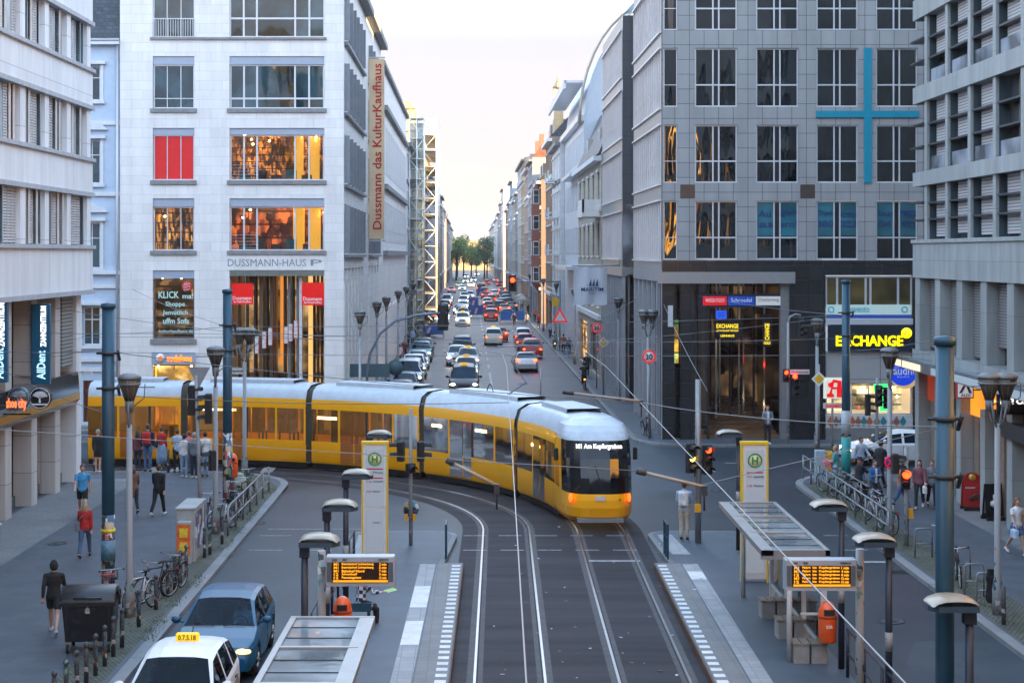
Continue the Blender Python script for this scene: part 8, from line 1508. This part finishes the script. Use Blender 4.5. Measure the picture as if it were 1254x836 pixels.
for (x, y, a, b_), nm in zip(ped, names_): person('pedestrian in %s %s' % ({'lightblue':'pale blue'}.get(a, a), nm), x, y, R.choice((0,180,5,175)), R.uniform(1.65,1.82), top=a, bottom=b_, hair=R.choice(('black','brown','blond')), **R.choice((WALK,WALK2)))
# awnings, blue site screens and shop stalls in the hazy middle distance
sb = mat('site_blue', (.03,.12,.38), .5, var=.15)
for x, y, w, h_, lab in ((.9,232,2.2,1.4,'blue striped site barrier in the road past the crossing'),(.6,268,1.6,1.5,'blue site container in the middle of the road'),(2.2,335,1.5,1.5,'tall blue site hoarding far down the middle'),(5.6,214,3.2,1.2,'blue banner barrier by the right kerb'),(-4.4,176,3.2,1.0,'blue banner barrier by the left scaffold')):
    t = thing('site_barrier', lab, 'barrier', (x,y,0)); MB().box(-w/2,w/2,-.05,.05,.35,.35+h_).build('panel', sb, t); [MB().box(q*w/2-.06,q*w/2+.06,-.3,.3,0,.45+h_).build('post', conc, t) for q in (-1,1)]; MB().prism([(-.25,.5),(.05,.5),(.3,.5+h_*.6),(0,.5+h_*.6)], .02, 'y', -.075).build('stripe', mat('stripe_white_red', (.7,.45,.42), .5, var=0), t)
for x, y, w, lab in ((7.6,232,2.2,'white cafe parasol row start on the right pavement'),(7.7,246,2.2,'second cafe parasol on the right pavement')):
    t = thing('parasol', lab, 'parasol', (x,y,PZ)); MB().lathe([(1.4,2.3),(.1,2.9),(.001,2.95)], 8).build('canopy', mat('parasol_cream', (.55,.52,.46), .8), t); MB().tube([(0,0,0),(0,0,2.9)], .03, 6).build('pole', iron, t)
yp = thing('yellow_post', 'tall yellow marker post on the left pavement by the scaffold', 'post', (-5.3,176,PZ)); MB().box(-.12,.12,-.12,.12,0,3.6).build('post', mat('stop_yellow', .5), yp); MB().box(-.2,.2,-.14,.14,3.6,4.1).build('head', mat('sign_white_face', .6), yp)
hm_ = bpy.data.materials.new('haze_air'); hm_.use_nodes = True; hn = hm_.node_tree; hn.nodes.remove(hn.nodes['Principled BSDF']); pv = hn.nodes.new('ShaderNodeVolumePrincipled'); pv.inputs['Color'].default_value = (.93,.95,1,1); pv.inputs['Density'].default_value = .00014; hn.links.new(pv.outputs[0], hn.nodes['Material Output'].inputs['Volume'])
setting(MB().box(-950,950,-125,5050,-1,42).build('haze', hm_), 'stuff')
# driver of the blue car
def driver():
    t = person('driver in pale top at the wheel of the blue hatchback', -5.40+.38, 34.15+2.22, 180, 1.74, z=0, seat=.52, top='lightblue', bottom='black', hair='brown', legs=((80,70),(78,72)), arms=((48,6,20),(48,6,20)), lean=-12)
driver()
iron_ = mat('cast_iron', (.05,.052,.055), .6, .6, .3, 12, .4, 60)
for px, py, z, r, lab in ((313,640,.006,.35,'round iron manhole cover on the left carriageway'),(262,672,.13,.3,'round iron cover by the left bollards'),(705,560,.012,.0,''),(880,600,.006,.36,'round iron manhole cover right of the junction'),(1090,760,.006,.36,'round iron manhole cover on the right carriageway'),(1010,560,.006,.33,'small iron cover near the right corner kerb'),(70,665,.13,.3,'iron cover in the left mosaic paving'),(640,470,.006,.38,'iron cover in the long street')):
    if not r: continue
    t = MB().lathe([(r,0),(r*.99,.008),(r*.85,.010),(r*.84,.006),(r*.4,.007),(r*.39,.011),(.001,.011)], 20).build('manhole_cover', iron_); t.location = g(px,py,z)+(z,); tag(t, lab, 'manhole cover')
for px, py, z, lab in ((225,760,.006,'iron gully grate beside the left kerb'),(1115,700,.006,'iron gully grate beside the right kerb')):
    x, y = g(px,py,z); x += .35 if px < 600 else -.35; mb = MB().box(-.25,.25,-.25,-.2,0,.008).box(-.25,.25,.2,.25,0,.008).box(-.25,-.2,-.2,.2,0,.008).box(.2,.25,-.2,.2,0,.008)
    for k in range(6): mb.box(-.2,.2,-.17+k*.065,-.14+k*.065,0,.007)
    t = mb.build('gully_grate', iron_); t.location = (x,y,z); tag(t, lab, 'drain grate')
lit_ = [mat('litter_white', (.6,.6,.58), .7), mat('litter_brown', (.25,.15,.07), .8)]
for k in range(46):
    px, py = R.uniform(590,860), R.uniform(640,835); x, y = g(px,py,.012); s_ = R.uniform(.02,.055); mb = MB().add([(-s_,-s_*.6,0),(s_,-s_*.5,.004),(s_*.8,s_*.7,.012),(-s_*.7,s_*.6,.006)], [(0,1,2,3)]); t = mb.build('litter_scrap', lit_[k % 2]); t.location = (x,y,.013 if not 5.0 < x < 9 else .21); t.rotation_euler.z = R.uniform(0,6); tag(t, 'small scrap of litter lying between the tram rails' if x < 5 else 'small scrap of litter lying on the right platform', 'litter', 'litter between the rails')
# tufts along the kerbs
tuft = mat('weed_green', (.075,.10,.025), .7, var=.4, scale=20); mb = MB()
for k in range(4200):
    if R.random() < .55: y = R.uniform(34,62); x = -7.5+R.uniform(-.15,.25) - (0 if R.random() < .7 else R.uniform(.2,1.0))
    else: y = R.uniform(34,62); x = 12.95+R.uniform(-.05,.35) + (0 if R.random() < .7 else R.uniform(.1,.7))
    if math.sin(y*1.7+math.sin(y*.6)*2) < -.1: continue
    h_ = R.uniform(.02,.085); a = R.uniform(0,6.28); mb.add([(x,y,.125),(x+.02*math.cos(a),y+.02*math.sin(a),.125),(x+.04*math.cos(a+1),y+.04*math.sin(a+1),.125+h_)], [(0,1,2)])
setting(mb.build('weeds', tuft), 'stuff')
fit_texts()
dg = bpy.context.evaluated_depsgraph_get()
for o in BAKE:
    me = bpy.data.meshes.new_from_object(o.evaluated_get(dg), preserve_all_data_layers=False, depsgraph=dg); o.modifiers.clear(); o.data = me
for o, w, h in TEXTS:
    me = bpy.data.meshes.new_from_object(o.evaluated_get(dg)); n = put('lettering', me, o.parent, o.location[:]); n.rotation_euler = o.rotation_euler[:]; n.scale = o.scale[:]
    bpy.data.objects.remove(o)
